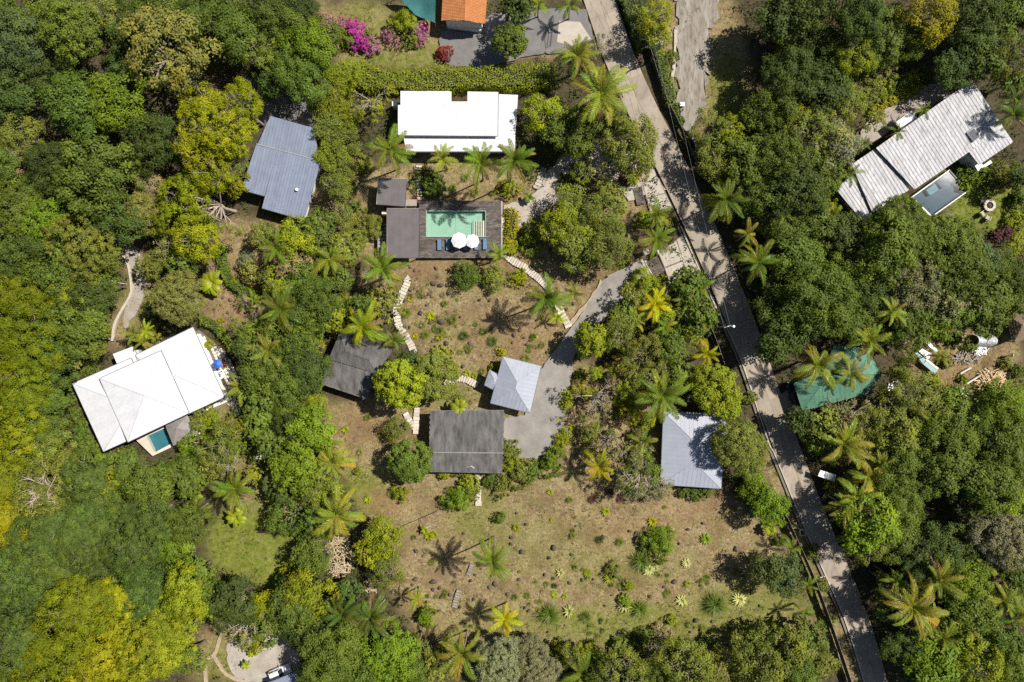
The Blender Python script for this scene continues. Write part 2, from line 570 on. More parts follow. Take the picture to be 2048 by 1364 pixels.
RED = [(770, 1000, 40, 25, .8), (1910, 740, 70, 50, .35), (1390, 1010, 90, 40, .4), (505, 540, 60, 40, .6), (900, 530, 120, 18, .55), (1080, 660, 70, 60, .35),
       (830, 1275, 30, 20, .6), (470, 620, 40, 30, .5), (730, 850, 60, 40, .3), (1250, 1050, 100, 40, .3), (1140, 430, 60, 30, .3), (1040, 700, 60, 40, .4), (1330, 770, 50, 40, .4), (1010, 690, 80, 50, .3)]
GX = np.concatenate([[-1600, -700, -300, -160], np.arange(-112, 112.01, 0.55), [160, 300, 700, 1600]])
GY = np.concatenate([[-1600, -700, -300, -120], np.arange(-76, 76.01, 0.55), [120, 300, 700, 1600]])
XX, YY = np.meshgrid(GX, GY, indexing='ij')
PX, PY = 1024 + XX / SC, 682 - YY / SC
wob = (vnoise(XX, YY, 2.6, 3) - .5) * 26
wob2 = (vnoise(XX, YY, 2.6, 4) - .5) * 26
opn = np.zeros(XX.shape)
for poly in OPEN:
    opn = np.maximum(opn, inside(PX + wob, PY + wob2, poly).astype(float))


def blur(a, k):
    for _ in range(k):
        a = (a + np.roll(a, 1, 0) + np.roll(a, -1, 0) + np.roll(a, 1, 1) + np.roll(a, -1, 1)) / 5
    return a


opn = blur(opn, 5)


def blobs(lst):
    r = np.zeros(XX.shape)
    for cx, cy_, rx, ry, a in lst:
        d = ((PX + wob - cx) / rx) ** 2 + ((PY + wob2 - cy_) / ry) ** 2
        r = np.maximum(r, a * np.clip(1.6 - 1.1 * np.sqrt(d), 0, 1))
    return r


grn, red = blobs(GREEN), blobs(RED)
ZZ = -0.16 * vnoise(XX, YY, 1.7, 1) - 0.10 * vnoise(XX, YY, 0.8, 2) - 0.25 * vnoise(XX, YY, 7, 5)
nx, ny = XX.shape
idx = np.arange(nx * ny).reshape(nx, ny)
F = np.stack([idx[:-1, :-1], idx[1:, :-1], idx[1:, 1:], idx[:-1, 1:]], -1).reshape(-1, 4)
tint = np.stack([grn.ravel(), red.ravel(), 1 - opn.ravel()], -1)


def ground_material():
    m = bpy.data.materials.new('ground')
    nt, N, L, out = nodes_of(m)
    p = N.new('ShaderNodeBsdfPrincipled')
    p.inputs['Roughness'].default_value = 0.95
    p.inputs['Specular IOR Level'].default_value = 0.1
    L.new(p.outputs[0], out.inputs[0])
    geo = N.new('ShaderNodeNewGeometry')
    at = N.new('ShaderNodeAttribute')
    at.attribute_name = 'tint'
    sep = N.new('ShaderNodeSeparateColor')
    L.new(at.outputs['Color'], sep.inputs[0])

    def noise(scale, lo, hi, detail=5, rough=0.6):
        n = N.new('ShaderNodeTexNoise')
        n.inputs['Scale'].default_value = scale
        n.inputs['Detail'].default_value = detail
        n.inputs['Roughness'].default_value = rough
        L.new(geo.outputs['Position'], n.inputs['Vector'])
        r = N.new('ShaderNodeMapRange')
        r.inputs[1].default_value = lo
        r.inputs[2].default_value = hi
        L.new(n.outputs[0], r.inputs[0])
        return r.outputs[0]

    def mix(f, a, b):
        x = N.new('ShaderNodeMix')
        x.data_type = 'RGBA'
        for s, v in ((x.inputs[0], f), (x.inputs[6], a), (x.inputs[7], b)):
            if isinstance(v, tuple):
                s.default_value = (*v, 1)
            elif isinstance(v, float):
                s.default_value = v
            else:
                L.new(v, s)
        return x.outputs[2]

    def math_(op, a, b):
        x = N.new('ShaderNodeMath')
        x.operation = op
        x.use_clamp = True
        for s, v in ((x.inputs[0], a), (x.inputs[1], b)):
            if isinstance(v, float):
                s.default_value = v
            else:
                L.new(v, s)
        return x.outputs[0]
    base = mix(noise(0.22, .38, .62), (0.19, 0.127, 0.066), (0.275, 0.205, 0.105))
    base = mix(noise(0.9, .45, .70, 6), base, (0.29, 0.245, 0.105))
    base = mix(noise(2.6, .50, .74, 5), base, (0.42, 0.345, 0.225))
    base = mix(math_('MULTIPLY', noise(2.4, .53, .66, 6), 0.85), base, (0.095, 0.062, 0.042))
    base = mix(math_('MULTIPLY', noise(9.0, .5, .7, 3), 0.5), base, (0.10, 0.08, 0.045))
    base = mix(math_('MULTIPLY', noise(0.15, .47, .62, 7, .75), 0.75), base, (0.145, 0.092, 0.05))
    base = mix(math_('MULTIPLY', noise(0.42, .52, .64, 8, .78), 0.75), base, (0.15, 0.148, 0.04))
    grass = mix(noise(1.3, .35, .65, 6), (0.10, 0.132, 0.016), (0.20, 0.208, 0.045))
    grass = mix(math_('MULTIPLY', noise(7.0, .5, .7, 3), 0.6), grass, (0.085, 0.10, 0.018))
    gm = math_('MULTIPLY', sep.outputs[0], noise(0.8, .18, .55, 6))
    base = mix(gm, base, grass)
    # odd green weeds everywhere
    base = mix(math_('MULTIPLY', noise(1.7, .60, .70, 5), 0.55), base, (0.10, 0.115, 0.025))
    soil = mix(noise(2.0, .35, .65), (0.26, 0.135, 0.07), (0.19, 0.11, 0.065))
    base = mix(math_('MULTIPLY', sep.outputs[1], noise(0.9, .3, .6, 6)), base, soil)
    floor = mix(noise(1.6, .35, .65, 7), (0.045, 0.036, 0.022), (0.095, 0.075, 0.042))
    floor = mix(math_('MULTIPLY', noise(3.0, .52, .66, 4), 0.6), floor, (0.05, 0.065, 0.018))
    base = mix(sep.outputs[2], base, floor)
    L.new(base, p.inputs['Base Color'])
    nb = N.new('ShaderNodeTexNoise')
    nb.inputs['Scale'].default_value = 5
    nb.inputs['Detail'].default_value = 8
    L.new(geo.outputs['Position'], nb.inputs['Vector'])
    bp = N.new('ShaderNodeBump')
    bp.inputs['Strength'].default_value = 0.9
    bp.inputs['Distance'].default_value = 0.16
    L.new(nb.outputs[0], bp.inputs['Height'])
    L.new(bp.outputs[0], p.inputs['Normal'])
    return m


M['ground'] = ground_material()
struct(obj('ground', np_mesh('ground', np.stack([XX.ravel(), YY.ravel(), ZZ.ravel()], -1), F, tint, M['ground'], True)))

# ---------------------------------------------------------------- ribbons: roads, drives, paths


def resample(pts, step):
    pts = [Vector(p).to_3d() for p in pts]
    # Catmull-Rom through the points
    dense = []
    n = len(pts)
    for i in range(n - 1):
        p0, p1, p2, p3 = pts[max(i - 1, 0)], pts[i], pts[i + 1], pts[min(i + 2, n - 1)]
        for k in range(16):
            t = k / 16
            dense.append(0.5 * ((2 * p1) + (p2 - p0) * t + (2 * p0 - 5 * p1 + 4 * p2 - p3) * t * t + (3 * p1 - p0 - 3 * p2 + p3) * t ** 3))
    dense.append(pts[-1])
    out = [dense[0]]
    acc = 0
    for a, b in zip(dense, dense[1:]):
        L_ = (b - a).length
        while acc + L_ >= step:
            t = (step - acc) / L_
            a = a.lerp(b, t)
            out.append(a.copy())
            L_ = (b - a).length
            acc = 0
        acc += L_
    if (out[-1] - dense[-1]).length > step * 0.3:
        out.append(dense[-1])
    return out


def normals2(pts):
    out = []
    for i in range(len(pts)):
        d = (pts[min(i + 1, len(pts) - 1)] - pts[max(i - 1, 0)])
        d.z = 0
        d.normalize()
        out.append(Vector((-d.y, d.x, 0)))
    return out


def ribbon(name, pxpts, width, z0, z1, mat, parent=None, step=1.0, wobble=0.0, kind=True):
    """Solid strip along a line of photograph pixels; WIDTH in metres, one number or one per point."""
    pts = resample([W(*p) for p in pxpts], step)
    nn = normals2(pts)
    if not hasattr(width, '__len__'):
        width = [width] * 2
    mb = MB()
    ring = []
    for i, (p, n) in enumerate(zip(pts, nn)):
        t = i / max(len(pts) - 1, 1) * (len(width) - 1)
        k = min(int(t), len(width) - 2)
        w = width[k] + (width[k + 1] - width[k]) * (t - k)
        wl_, wr_ = w / 2 + rnd.uniform(-wobble, wobble), w / 2 + rnd.uniform(-wobble, wobble)
        ring.append([(*(p + n * wl_).xy, z0), (*(p - n * wr_).xy, z0), (*(p - n * wr_).xy, z1), (*(p + n * wl_).xy, z1)])
    vs_ = [v for r in ring for v in r]
    fs_ = []
    for i in range(len(ring) - 1):
        for k in range(4):
            fs_.append((i * 4 + k, i * 4 + (k + 1) % 4, i * 4 + 4 + (k + 1) % 4, i * 4 + 4 + k))
    fs_ += [(0, 3, 2, 1), tuple((len(ring) - 1) * 4 + k for k in range(4))]
    mb.add(vs_, [f[::-1] for f in fs_])
    o = mb.build(name, mat, parent)
    return struct(o) if kind else o


def patch(name, pxpoly, z0, z1, mat, parent=None, wobble=0.0, kind=True):
    """Flat solid over a polygon of photograph pixels with an uneven edge."""
    P_ = [W(*p) for p in pxpoly]
    out = []
    n = len(P_)
    for i in range(n):
        a, b = P_[i], P_[(i + 1) % n]
        k = max(1, int((b - a).length / 0.8)) if wobble else 1
        for j in range(k):
            q = a.lerp(b, j / k)
            if wobble:
                q = q + Vector((rnd.uniform(-wobble, wobble), rnd.uniform(-wobble, wobble), 0))
            out.append((q.x, q.y))
    o = MB().prism(out, z0, z1).build(name, mat, parent)
    return struct(o) if kind else o


ROAD = [(1178, -60), (1199, 0), (1237, 110), (1283, 215), (1332, 310), (1385, 420), (1432, 525), (1480, 640), (1524, 760), (1568, 880), (1628, 1035), (1672, 1136), (1715, 1241), (1752, 1364), (1766, 1420)]
RW = [5.5, 5.5, 5.4, 5.3, 5.3, 5.3, 5.2, 4.9, 4.7, 4.6, 4.5, 4.4, 4.2, 4.1, 4.1]
road = ribbon('road', ROAD, RW, -0.3, 0.02, 'joint')
rp = resample([W(*p) for p in ROAD], 4.2)
rn = normals2(rp)
for i in range(len(rp) - 1):
    t0, t1 = i / (len(rp) - 1) * (len(RW) - 1), (i + 1) / (len(rp) - 1) * (len(RW) - 1)
    w0, w1 = np.interp(t0, range(len(RW)), RW) / 2 - .03, np.interp(t1, range(len(RW)), RW) / 2 - .03
    d = (rp[i + 1] - rp[i]).normalized() * 0.012
    for s0, s1 in ((-1, -0.007), (0.007, 1)):
        zj = 0.055 + rnd.uniform(-.006, .006)
        poly = [rp[i] + d + rn[i] * w0 * s0, rp[i + 1] - d + rn[i + 1] * w1 * s0, rp[i + 1] - d + rn[i + 1] * w1 * s1, rp[i] + d + rn[i] * w0 * s1]
        MB().prism([(p.x, p.y) for p in poly], 0.0, zj).build('concrete_slab', 'concrete', road)


def offset_line(pxline, off, lo=0, hi=None):
    pts = resample([W(*p) for p in pxline], 3.0)
    nn = normals2(pts)
    q = [p + n * off for p, n in zip(pts, nn)]
    return [px_of(v.x, v.y) for v in q][lo:hi]


# n points to the right-hand road side as the road runs down the photo; kerb on the left
kl = [(1361, 452), (1425, 600), (1461, 672), (1492, 748), (1536, 882), (1549, 908), (1602, 1039), (1643, 1133), (1690, 1241), (1728, 1364), (1745, 1420)]
ribbon('kerb', kl, 0.22, -0.2, 0.16, 'concrete_pale')
ribbon('gutter', [(x - 5, y + 1) for x, y in kl], 0.36, -0.2, 0.012, 'joint')

# gravel and asphalt
patch('driveway', [(1213, 553), (1280, 522), (1304, 552), (1262, 580), (1215, 628), (1170, 676), (1148, 715), (1140, 770), (1128, 850), (1112, 895), (1075, 916), (1040, 922), (1008, 905),
                   (1004, 835), (1050, 830), (1066, 790), (1080, 742), (1112, 700), (1155, 636)], -0.3, 0.025, 'gravel', wobble=0.22)
patch('driveway', [(1006, 408), (1062, 398), (1092, 350), (1120, 312), (1180, 285), (1250, 300), (1300, 330), (1330, 380), (1260, 400), (1190, 350), (1150, 352), (1120, 400), (1070, 432), (1030, 470), (1006, 470)], -0.3, 0.022, 'gravel_pale', wobble=0.25)
patch('forecourt', [(880, 60), (940, 64), (985, 28), (1110, 18), (1172, 20), (1190, 78), (1120, 104), (1060, 112), (985, 132), (900, 134), (878, 110)], -0.3, 0.024, 'asphalt', wobble=0.2)
patch('driveway', [(1118, 42), (1160, 44), (1182, 78), (1140, 92), (1114, 84)], -0.3, 0.06, 'concrete_pale')
patch('driveway', [(1722, 262), (1755, 215), (1842, 172), (1890, 164), (1900, 190), (1830, 232), (1760, 275), (1725, 300)], -0.3, 0.024, 'gravel_pale', wobble=0.1)
patch('gravel_track', [(1352, -20), (1440, -20), (1425, 60), (1418, 140), (1412, 215), (1385, 262), (1366, 245), (1352, 190), (1352, 120)], -0.3, 0.02, 'track', wobble=0.9)
ribbon('kerb', [(1352, 60), (1348, 130), (1343, 170), (1349, 215)], 0.5, -0.2, 0.10, 'concrete_pale', wobble=.1)
patch('forecourt', [(452, 1290), (470, 1272), (500, 1266), (560, 1270), (600, 1290), (600, 1364), (480, 1364), (458, 1340)], -0.3, 0.02, 'gravel_pale', wobble=0.25)
patch('yard', [(1592, 770), (1560, 790), (1575, 830), (1608, 822)], -0.3, 0.055, 'concrete')
patch('driveway', [(244, 660), (252, 610), (272, 560), (250, 505), (205, 455), (190, 420), (235, 450), (275, 500), (300, 560), (270, 630)], -0.3, 0.018, 'gravel_pale', wobble=0.5)
patch('yard', [(484, 160), (540, 150), (620, 190), (630, 260), (520, 250), (490, 200)], -0.3, 0.018, 'asphalt', wobble=0.5)

# the two concrete entrances with their slabs
ap = patch('entrance_apron', [(1316, 506), (1364, 470), (1398, 542), (1338, 564), (1330, 540)], -0.3, 0.03, 'joint')
for q in ([(1318, 507), (1352, 482), (1365, 520), (1329, 534)], [(1330, 537), (1365, 523), (1371, 548), (1338, 562)], [(1354, 480), (1364, 472), (1397, 541), (1373, 547)]):
    P_ = [W(*p) for p in q]
    MB().prism([(p.x, p.y) for p in P_], 0.0, 0.075).build('concrete_slab', 'concrete_pale', ap)
ap2 = patch('entrance_apron', [(1284, 366), (1318, 356), (1345, 415), (1300, 425)], -0.3, 0.03, 'joint')
for q in ([(1286, 368), (1317, 358), (1329, 386), (1293, 395)], [(1294, 397), (1330, 388), (1344, 414), (1301, 424)]):
    P_ = [W(*p) for p in q]
    MB().prism([(p.x, p.y) for p in P_], 0.0, 0.07).build('concrete_slab', 'concrete_pale', ap2)
patch('driveway', [(1280, 520), (1288, 516), (1316, 552), (1304, 560)], -0.3, 0.05, 'concrete_pale')

# stepping stone paths: every stone a piece of its path


def stone_path(pxpts, width, n, gap=0.10, mat='stone', bed='joint', z=0.09):
    root = ribbon('stone_path', pxpts, width * 0.92, -0.2, 0.015, bed, step=0.7, wobble=0.06)
    full = resample([W(*p) for p in pxpts], 0.1)
    L_ = len(full)
    nn = normals2(full)
    for i in range(n):
        a, b = int(i / n * (L_ - 1)), int((i + 1) / n * (L_ - 1))
        pa, pb = full[a], full[b]
        d = (pb - pa)
        if d.length < 0.05:
            continue
        e = d.normalized() * gap / 2
        j = lambda: rnd.uniform(-.06, .06)
        w0, w1 = width / 2 + j(), width / 2 + j()
        poly = [pa + e + nn[a] * w0, pb - e + nn[b] * (w0 + j()), pb - e - nn[b] * w1, pa + e - nn[a] * (w1 + j())]
        MB().prism([(p.x, p.y) for p in poly], 0.0, z + rnd.uniform(-.02, .02)).build('stone', mat, root)
    return root


stone_path([(811, 555), (815, 562), (803, 592), (793, 620), (797, 648), (808, 667), (822, 690), (830, 712)], 1.25, 27)
stone_path([(889, 770), (903, 762), (917, 756), (936, 760), (955, 771)], 1.2, 14)
stone_path([(1008, 505), (1024, 520), (1054, 538), (1088, 567), (1104, 585)], 1.25, 24)
stone_path([(1114, 608), (1128, 634), (1138, 655)], 1.2, 7)
stone_path([(834, 806), (833, 830), (831, 868)], 1.0, 9, 0.05)
stone_path([(810, 826), (822, 845), (832, 860)], 1.0, 6, 0.05)
stone_path([(957, 946), (957, 1012)], 1.0, 6, 0.04)
stone_path([(458, 800), (473, 812), (486, 832), (498, 858), (512, 880)], 1.6, 14, 0.12)
stone_path([(908, 1215), (913, 1195), (918, 1180)], 0.8, 7, 0.2, mat='wood', z=.03)
stone_path([(936, 1150), (944, 1128)], 0.7, 5, 0.25, mat='wood', z=.03)
stone_path([(838, 330), (838, 365), (840, 400)], 0.9, 12, 0.2)
stone_path([(1088, 335), (1082, 352), (1072, 378)], 1.1, 7, 0.1, mat='concrete_pale')
tan = surf('sandy_path', (0.31, 0.24, 0.155), (0.43, 0.345, 0.235), 0.95, 1.2, bump=0.5)
M['tan_path'] = tan
ribbon('garden_path', [(452, 1252), (440, 1274), (433, 1300), (427, 1311), (416, 1317), (410, 1340), (412, 1364), (414, 1400)], 0.62, -0.2, 0.05, 'tan_path', wobble=0.06)
ribbon('garden_path', [(427, 1311), (438, 1330), (452, 1348), (480, 1362), (500, 1368)], 0.62, -0.2, 0.054, 'tan_path', wobble=0.06)
ribbon('garden_path', [(1160, 638), (1142, 650), (1205, 562)][1:], 0.6, -0.2, 0.02, 'tan_path', wobble=0.28)
ribbon('kerb', [(246, 508), (258, 532), (263, 560), (263, 588), (250, 612), (236, 636), (228, 660), (226, 682)], 0.42, -0.2, 0.28, 'stone', wobble=0.05)
ribbon('kerb', [(1640, 1155), (1760, 1130)][:1] + [(1652, 1152)], 0.2, -0.2, 0.1, 'stone')
ribbon('kerb', [(1745, 222), (1790, 200), (1842, 168)], 0.3, -0.2, 0.22, 'stone')
# ---------------------------------------------------------------- buildings


def clip_u(poly, u, keep_greater):
    out = []
    n = len(poly)
    for i in range(n):
        a, b = poly[i], poly[(i + 1) % n]
        ia = (a[0] >= u) if keep_greater else (a[0] <= u)
        ib = (b[0] >= u) if keep_greater else (b[0] <= u)
        if ia:
            out.append(a)
        if ia != ib:
            t = (u - a[0]) / (b[0] - a[0])
            out.append((u, a[1] + (b[1] - a[1]) * t))
    return out


def area2(poly):
    return abs(sum(poly[i][0] * poly[(i + 1) % len(poly)][1] - poly[(i + 1) % len(poly)][0] * poly[i][1] for i in range(len(poly)))) / 2


def frame_of(pts):
    e = (pts[1] - pts[0]).normalized()
    n = (pts[1] - pts[0]).cross(pts[2] - pts[0])
    if n.length < 1e-6:
        n = (pts[1] - pts[0]).cross(pts[3] - pts[0])
    n.normalize()
    if n.z < 0:
        n = -n
    s = n.cross(e)
    return pts[0], e, s, n


def to_uv(pts, fr):
    o, e, s, n = fr
    return [((p - o).dot(e), (p - o).dot(s)) for p in pts]


def sheet_slope(root, pts, w, mat, rib=0.05, ribw=0.07, gap=0.012, along_v=True, under='white_wall'):
    """One roof slope: a base plate with a metal sheet on it for every strip of width w running up the slope. pts[0]-pts[1] is the eave."""
    fr = frame_of(pts)
    o, e, s, n = fr
    uv = to_uv(pts, fr)
    if area2(uv) < 0.3:
        return None
    pp = [o + e * u + s * v for u, v in uv]
    sgn = sum(uv[i][0] * uv[(i + 1) % len(uv)][1] - uv[(i + 1) % len(uv)][0] * uv[i][1] for i in range(len(uv)))
    if sgn < 0:
        uv = uv[::-1]
        pp = pp[::-1]
    base = MB().slab(pp, n, -0.10, 0.0).build('roof_slope', under, root)
    u0 = min(u for u, v in uv)
    u1 = max(u for u, v in uv)
    k = max(1, round((u1 - u0) / w))
    st = (u1 - u0) / k
    for i in range(k):
        a, b = u0 + i * st + gap / 2, u0 + (i + 1) * st - gap / 2
        q = clip_u(clip_u(uv, a, True), b, False)
        if len(q) < 3 or area2(q) < 0.01:
            continue
        mb = MB().slab([o + e * u + s * v for u, v in q], n, 0.004, 0.03)
        r = clip_u(clip_u(uv, a, True), a + ribw, False)
        if rib and len(r) >= 3 and area2(r) > 0.003:
            mb.slab([o + e * u + s * v for u, v in r], n, 0.028, 0.03 + rib)
        mb.build('roof_sheet', mat, base)
    return base


def point_in(u, v, poly):
    r = False
    n = len(poly)
    for i in range(n):
        (x0, y0), (x1, y1) = poly[i], poly[(i + 1) % n]
        if (y0 > v) != (y1 > v) and u < (x1 - x0) * (v - y0) / (y1 - y0) + x0:
            r = not r
    return r


def course_slope(root, pts, mat, cu=0.42, cv=0.44, kind='shingle', under=None):
    """One roof slope laid with small overlapping pieces; too small to pick apart singly, so joined."""
    fr = frame_of(pts)
    o, e, s, n = fr
    uv = to_uv(pts, fr)
    sgn = sum(uv[i][0] * uv[(i + 1) % len(uv)][1] - uv[(i + 1) % len(uv)][0] * uv[i][1] for i in range(len(uv)))
    if sgn < 0:
        uv = uv[::-1]
    pp = [o + e * u + s * v for u, v in uv]
    base = MB().slab(pp, n, -0.10, 0.0).build('roof_slope', under or mat, root)
    mb = MB()
    umin, umax = min(u for u, v in uv), max(u for u, v in uv)
    vmin, vmax = min(v for u, v in uv), max(v for u, v in uv)
    flip = -1 if abs(vmin) > abs(vmax) else 1
    j = 0
    v = 0.0
    while v < max(abs(vmin), abs(vmax)):
        u = umin - (0.5 * cu if (j % 2 and kind == 'shingle') else 0)
        while u < umax:
            vc = flip * (v + cv / 2)
            if point_in(u + cu / 2, vc, uv):
                h = rnd.uniform(0.03, 0.065)
                a, b = u + 0.012, u + cu - 0.012
                v0, v1 = flip * (v - 0.02), flip * (v + cv + 0.02)
                if kind == 'shingle':
                    q = [(a, v0, h), (b, v0, h + rnd.uniform(-.008, .008)), (b, v1, 0.006), (a, v1, 0.006), (a, v0, 0.0), (b, v0, 0.0)]
                    fs_ = [(0, 1, 2, 3), (4, 5, 1, 0), (4, 0, 3), (1, 5, 2)]
                else:
                    hb = 0.085
                    m_ = (a + b) / 2
                    q = [(a, v0, 0.012), (a + cu * .18, v0, hb * .8), (m_, v0, hb + .012), (b - cu * .18, v0, hb * .8), (b, v0, 0.012),
                         (a + .02, v1, 0.0), (a + cu * .2, v1, hb * .6), (m_, v1, hb * .75), (b - cu * .2, v1, hb * .6), (b - .02, v1, 0.0)]
                    fs_ = [(i, i + 1, i + 6, i + 5) for i in range(4)] + [(4, 3, 2, 1, 0)]
                if flip < 0:
                    fs_ = [f[::-1] for f in fs_]
                mb.add([o + e * x + s * y + n * z for x, y, z in q], fs_)
            u += cu
        v += cv
        j += 1
    c = mb.build('shingle_course' if kind == 'shingle' else 'tile_course', mat, base)
    c['kind'] = 'stuff'
    return base


def caps(root, segs, r, mat, name='ridge_cap'):
    for a, b in segs:
        MB().tube([a, b], r, 6).build(name, mat, root)


def gutter(root, a, b, mat='gutter_metal', drop=0.05, r=0.10):
    MB().tube([a - Vector((0, 0, drop)), b - Vector((0, 0, drop))], r, 6).build('gutter', mat, root)


def walls(root, pts, z1, inset=0.55, mat='white_wall', win=True, z0=-0.3):
    """Walls set in from the eaves, with windows on the sides that face the middle of the picture."""
    c = sum((Vector((p.x, p.y, 0)) for p in pts), Vector()) / len(pts)
    q = []
    for p in pts:
        d = Vector((p.x, p.y, 0)) - c
        q.append(c + d * max(0.5, 1 - inset * 1.35 / max(d.length, .1)))
    MB().prism([(p.x, p.y) for p in q], z0, z1).build('wall', mat, root)
    if not win:
        return
    n = len(q)
    ar = sum(q[i].x * q[(i + 1) % n].y - q[(i + 1) % n].x * q[i].y for i in range(n))
    for i in range(n):
        a, b = q[i], q[(i + 1) % n]
        d = b - a
        L_ = d.length
        if L_ < 2.5:
            continue
        d.normalize()
        out = Vector((d.y, -d.x, 0)) * (1 if ar > 0 else -1)
        mid = (a + b) / 2
        if out.dot(-mid) < 0:
            continue
        k = int(L_ // 2.8)
        rz = math.atan2(d.y, d.x)
        for j in range(k):
            p = a + d * (L_ * (j + .5) / k)
            f = MB()
            zc, hh, ww = min(1.7, z1 * .55), 1.3, 1.5
            f.box((*(p + out * .03).xy, zc + hh / 2), (ww, 0.06, 0.08), rz)
            f.box((*(p + out * .03).xy, zc - hh / 2), (ww, 0.06, 0.08), rz)
            for sx in (-1, 0, 1):
                f.box((*(p + out * .03 + d * sx * (ww / 2 - .04)).xy, zc), (0.08, 0.06, hh - .08), rz)
            fo = f.build('window', 'dark_metal', root)
            for sx in (-1, 1):
                MB().box((*(p + out * .015 + d * sx * (ww / 4 - .02)).xy, zc), (ww / 2 - .09, 0.025, hh - .09), rz).build('pane', 'glass', fo)


def hip4(root, c, r0, r1, w, mat, rib=0.04, ribw=0.06, capr=0.09, capmat=None, kind='sheet', gut=True):
    """Hipped roof over four eave corners with the ridge r0-r1 (r0 near edge c0-c1, r1 near edge c2-c3)."""
    pyr = (r0 - r1).length < 0.05
    sl = [[c[0], c[1], r0], [c[1], c[2], r1, r0], [c[2], c[3], r1], [c[3], c[0], r0, r1]]
    if pyr:
        sl = [[c[i], c[(i + 1) % 4], r0] for i in range(4)]
    for q in sl:
        if kind == 'sheet':
            sheet_slope(root, q, w, mat, rib, ribw, under=mat)
        else:
            course_slope(root, q, mat)
    cm = capmat or mat
    caps(root, [(c[0], r0), (c[1], r0), (c[2], r1), (c[3], r1)] + ([] if pyr else [(r0, r1)]), capr, cm)
    if gut:
        for i in range(4):
            gutter(root, c[i], c[(i + 1) % 4])


def mean(ps):
    return sum(ps, Vector()) / len(ps)


# --- blue-grey metal house
q = [W(513, 288, 4.2), W(642, 322, 4.2), W(608, 440, 3.2), W(524, 416, 3.2), W(531, 391, 3.4), W(481, 379, 3.4)]
h = wthing('house', Vector((*mean(q).xy, 0)), 'house with a stepped blue-grey ribbed metal roof and one white vent', 'house')
zt, zb = 4.2, 3.1
T0, T1 = W(513, 288, zt), W(642, 322, zt)
B0, B1 = W(482, 379, 3.45), W(608, 440, zb)
sheet_slope(h, [W(608, 440, 3.1), W(524, 416, 3.1), W(555, 299, 4.2), W(642, 322, 4.2)], 0.55, 'blue_roof', 0.06, under='blue_roof')
sheet_slope(h, [W(529, 392, 3.32), W(482, 379, 3.32), W(513, 288, 4.19), W(555, 299, 4.19)], 0.55, 'blue_roof', 0.06, under='blue_roof')
sheet_slope(h, [W(641, 325, 3.3), W(514, 291, 3.3), W(541, 232, 4.0), W(627, 256, 4.0)], 0.55, 'blue_roof', 0.06, under='blue_roof')
caps(h, [(W(513, 288, 4.24), W(642, 322, 4.24))], 0.1, 'grey_metal')
gutter(h, W(608, 440, 3.1), W(524, 416, 3.1))
gutter(h, W(529, 392, 3.32), W(482, 379, 3.32))
walls(h, [W(516, 292, 3.3), W(638, 325, 3.3), W(606, 436, 3.3), W(526, 412, 3.3), W(530, 390, 3.3), W(486, 377, 3.3)], 3.0)
walls(h, [W(545, 238, 3.3), W(622, 260, 3.3), W(632, 316, 3.3), W(524, 286, 3.3)], 3.1, win=False)
v = MB().lathe([(0.16, 0), (0.16, .35), (0.26, .38), (0.26, .5), (0.05, .56)], 10, tuple(W(595, 380, 3.6))).build('vent', 'white_paint', h)

# --- white flat-roofed house
h = wthing('house', W(915, 245, 0), 'house with a broad white flat roof above the green pool', 'house')
hi, lo = 4.3, 3.4
A = [W(995, 272, hi), W(802, 270, hi), W(802, 182, hi + .3), W(903, 183, hi + .3), W(903, 203, hi + .22), W(935, 203, hi + .22), W(935, 183, hi + .3), W(997, 184, hi + .3)]
sheet_slope(h, [W(903, 271, hi), W(796, 270, hi), W(796, 210, hi + .2), W(801, 210, hi + .2), W(801, 182, hi + .3), W(903, 183, hi + .3)], 1.1, 'white_roof', 0.02, 0.04)
sheet_slope(h, [W(935, 271.3, hi), W(903, 271, hi), W(903, 203, hi + .22), W(935, 203, hi + .22)], 1.1, 'white_roof', 0.02, 0.04)
sheet_slope(h, [W(996, 272, hi), W(935, 271.3, hi), W(935, 183, hi + .3), W(997, 184, hi + .3)], 1.1, 'white_roof', 0.02, 0.04)
sheet_slope(h, [W(1030, 303, lo), W(812, 303, lo), W(806, 266, lo + .15), W(1031, 266, lo + .15)], 1.1, 'white_roof', 0.02, 0.04)
sheet_slope(h, [W(1031, 266, lo + .151), W(990, 266, lo + .151), W(990, 188, lo + .45), W(1036, 190, lo + .45)], 1.1, 'white_roof', 0.02, 0.04)
MB().prism([(p.x, p.y) for p in (W(806, 187, 3), W(899, 187, 3), W(899, 208, 3), W(939, 208, 3), W(939, 188, 3), W(1026, 193, 3), W(1024, 296, 3), W(815, 296, 3), W(806, 266, 3))], -.3, 3.3).build('wall', 'white_wall', h)
for k in range(6):
    f_ = MB().box(W(835 + k * 36, 297.2, 1.6), (1.8, .08, 2.0)).build('window', 'dark_metal', h)
    MB().box(W(835 + k * 36, 297.5, 1.6) - Vector((0, .02, 0)), (1.6, .06, 1.8)).build('pane', 'glass', f_)
MB().tube([W(997, 184, hi + .34), W(996, 272, hi + .04)], .07, 5).build('gutter', 'gutter_metal', h)
MB().prism([(p.x, p.y) for p in (W(806, 187, 3), W(899, 187, 3), W(899, 208, 3), W(939, 208, 3), W(939, 188, 3), W(990, 189, 3), W(990, 267, 3), W(806, 266, 3))], 3.3, 4.14).build('wall', 'white_wall', h)
MB().box(W(791, 211, 1.0), (0.9, 0.8, 2.0)).build('water_tank', 'white_paint', h)
gutter(h, W(996, 272, hi), W(802, 271, hi))
gutter(h, W(1030, 303, lo), W(812, 303, lo))

# --- pool terrace with deck, roofs and pool
DZ = 0.95
def D(px, py, z=DZ):
    return W(px, py, z)


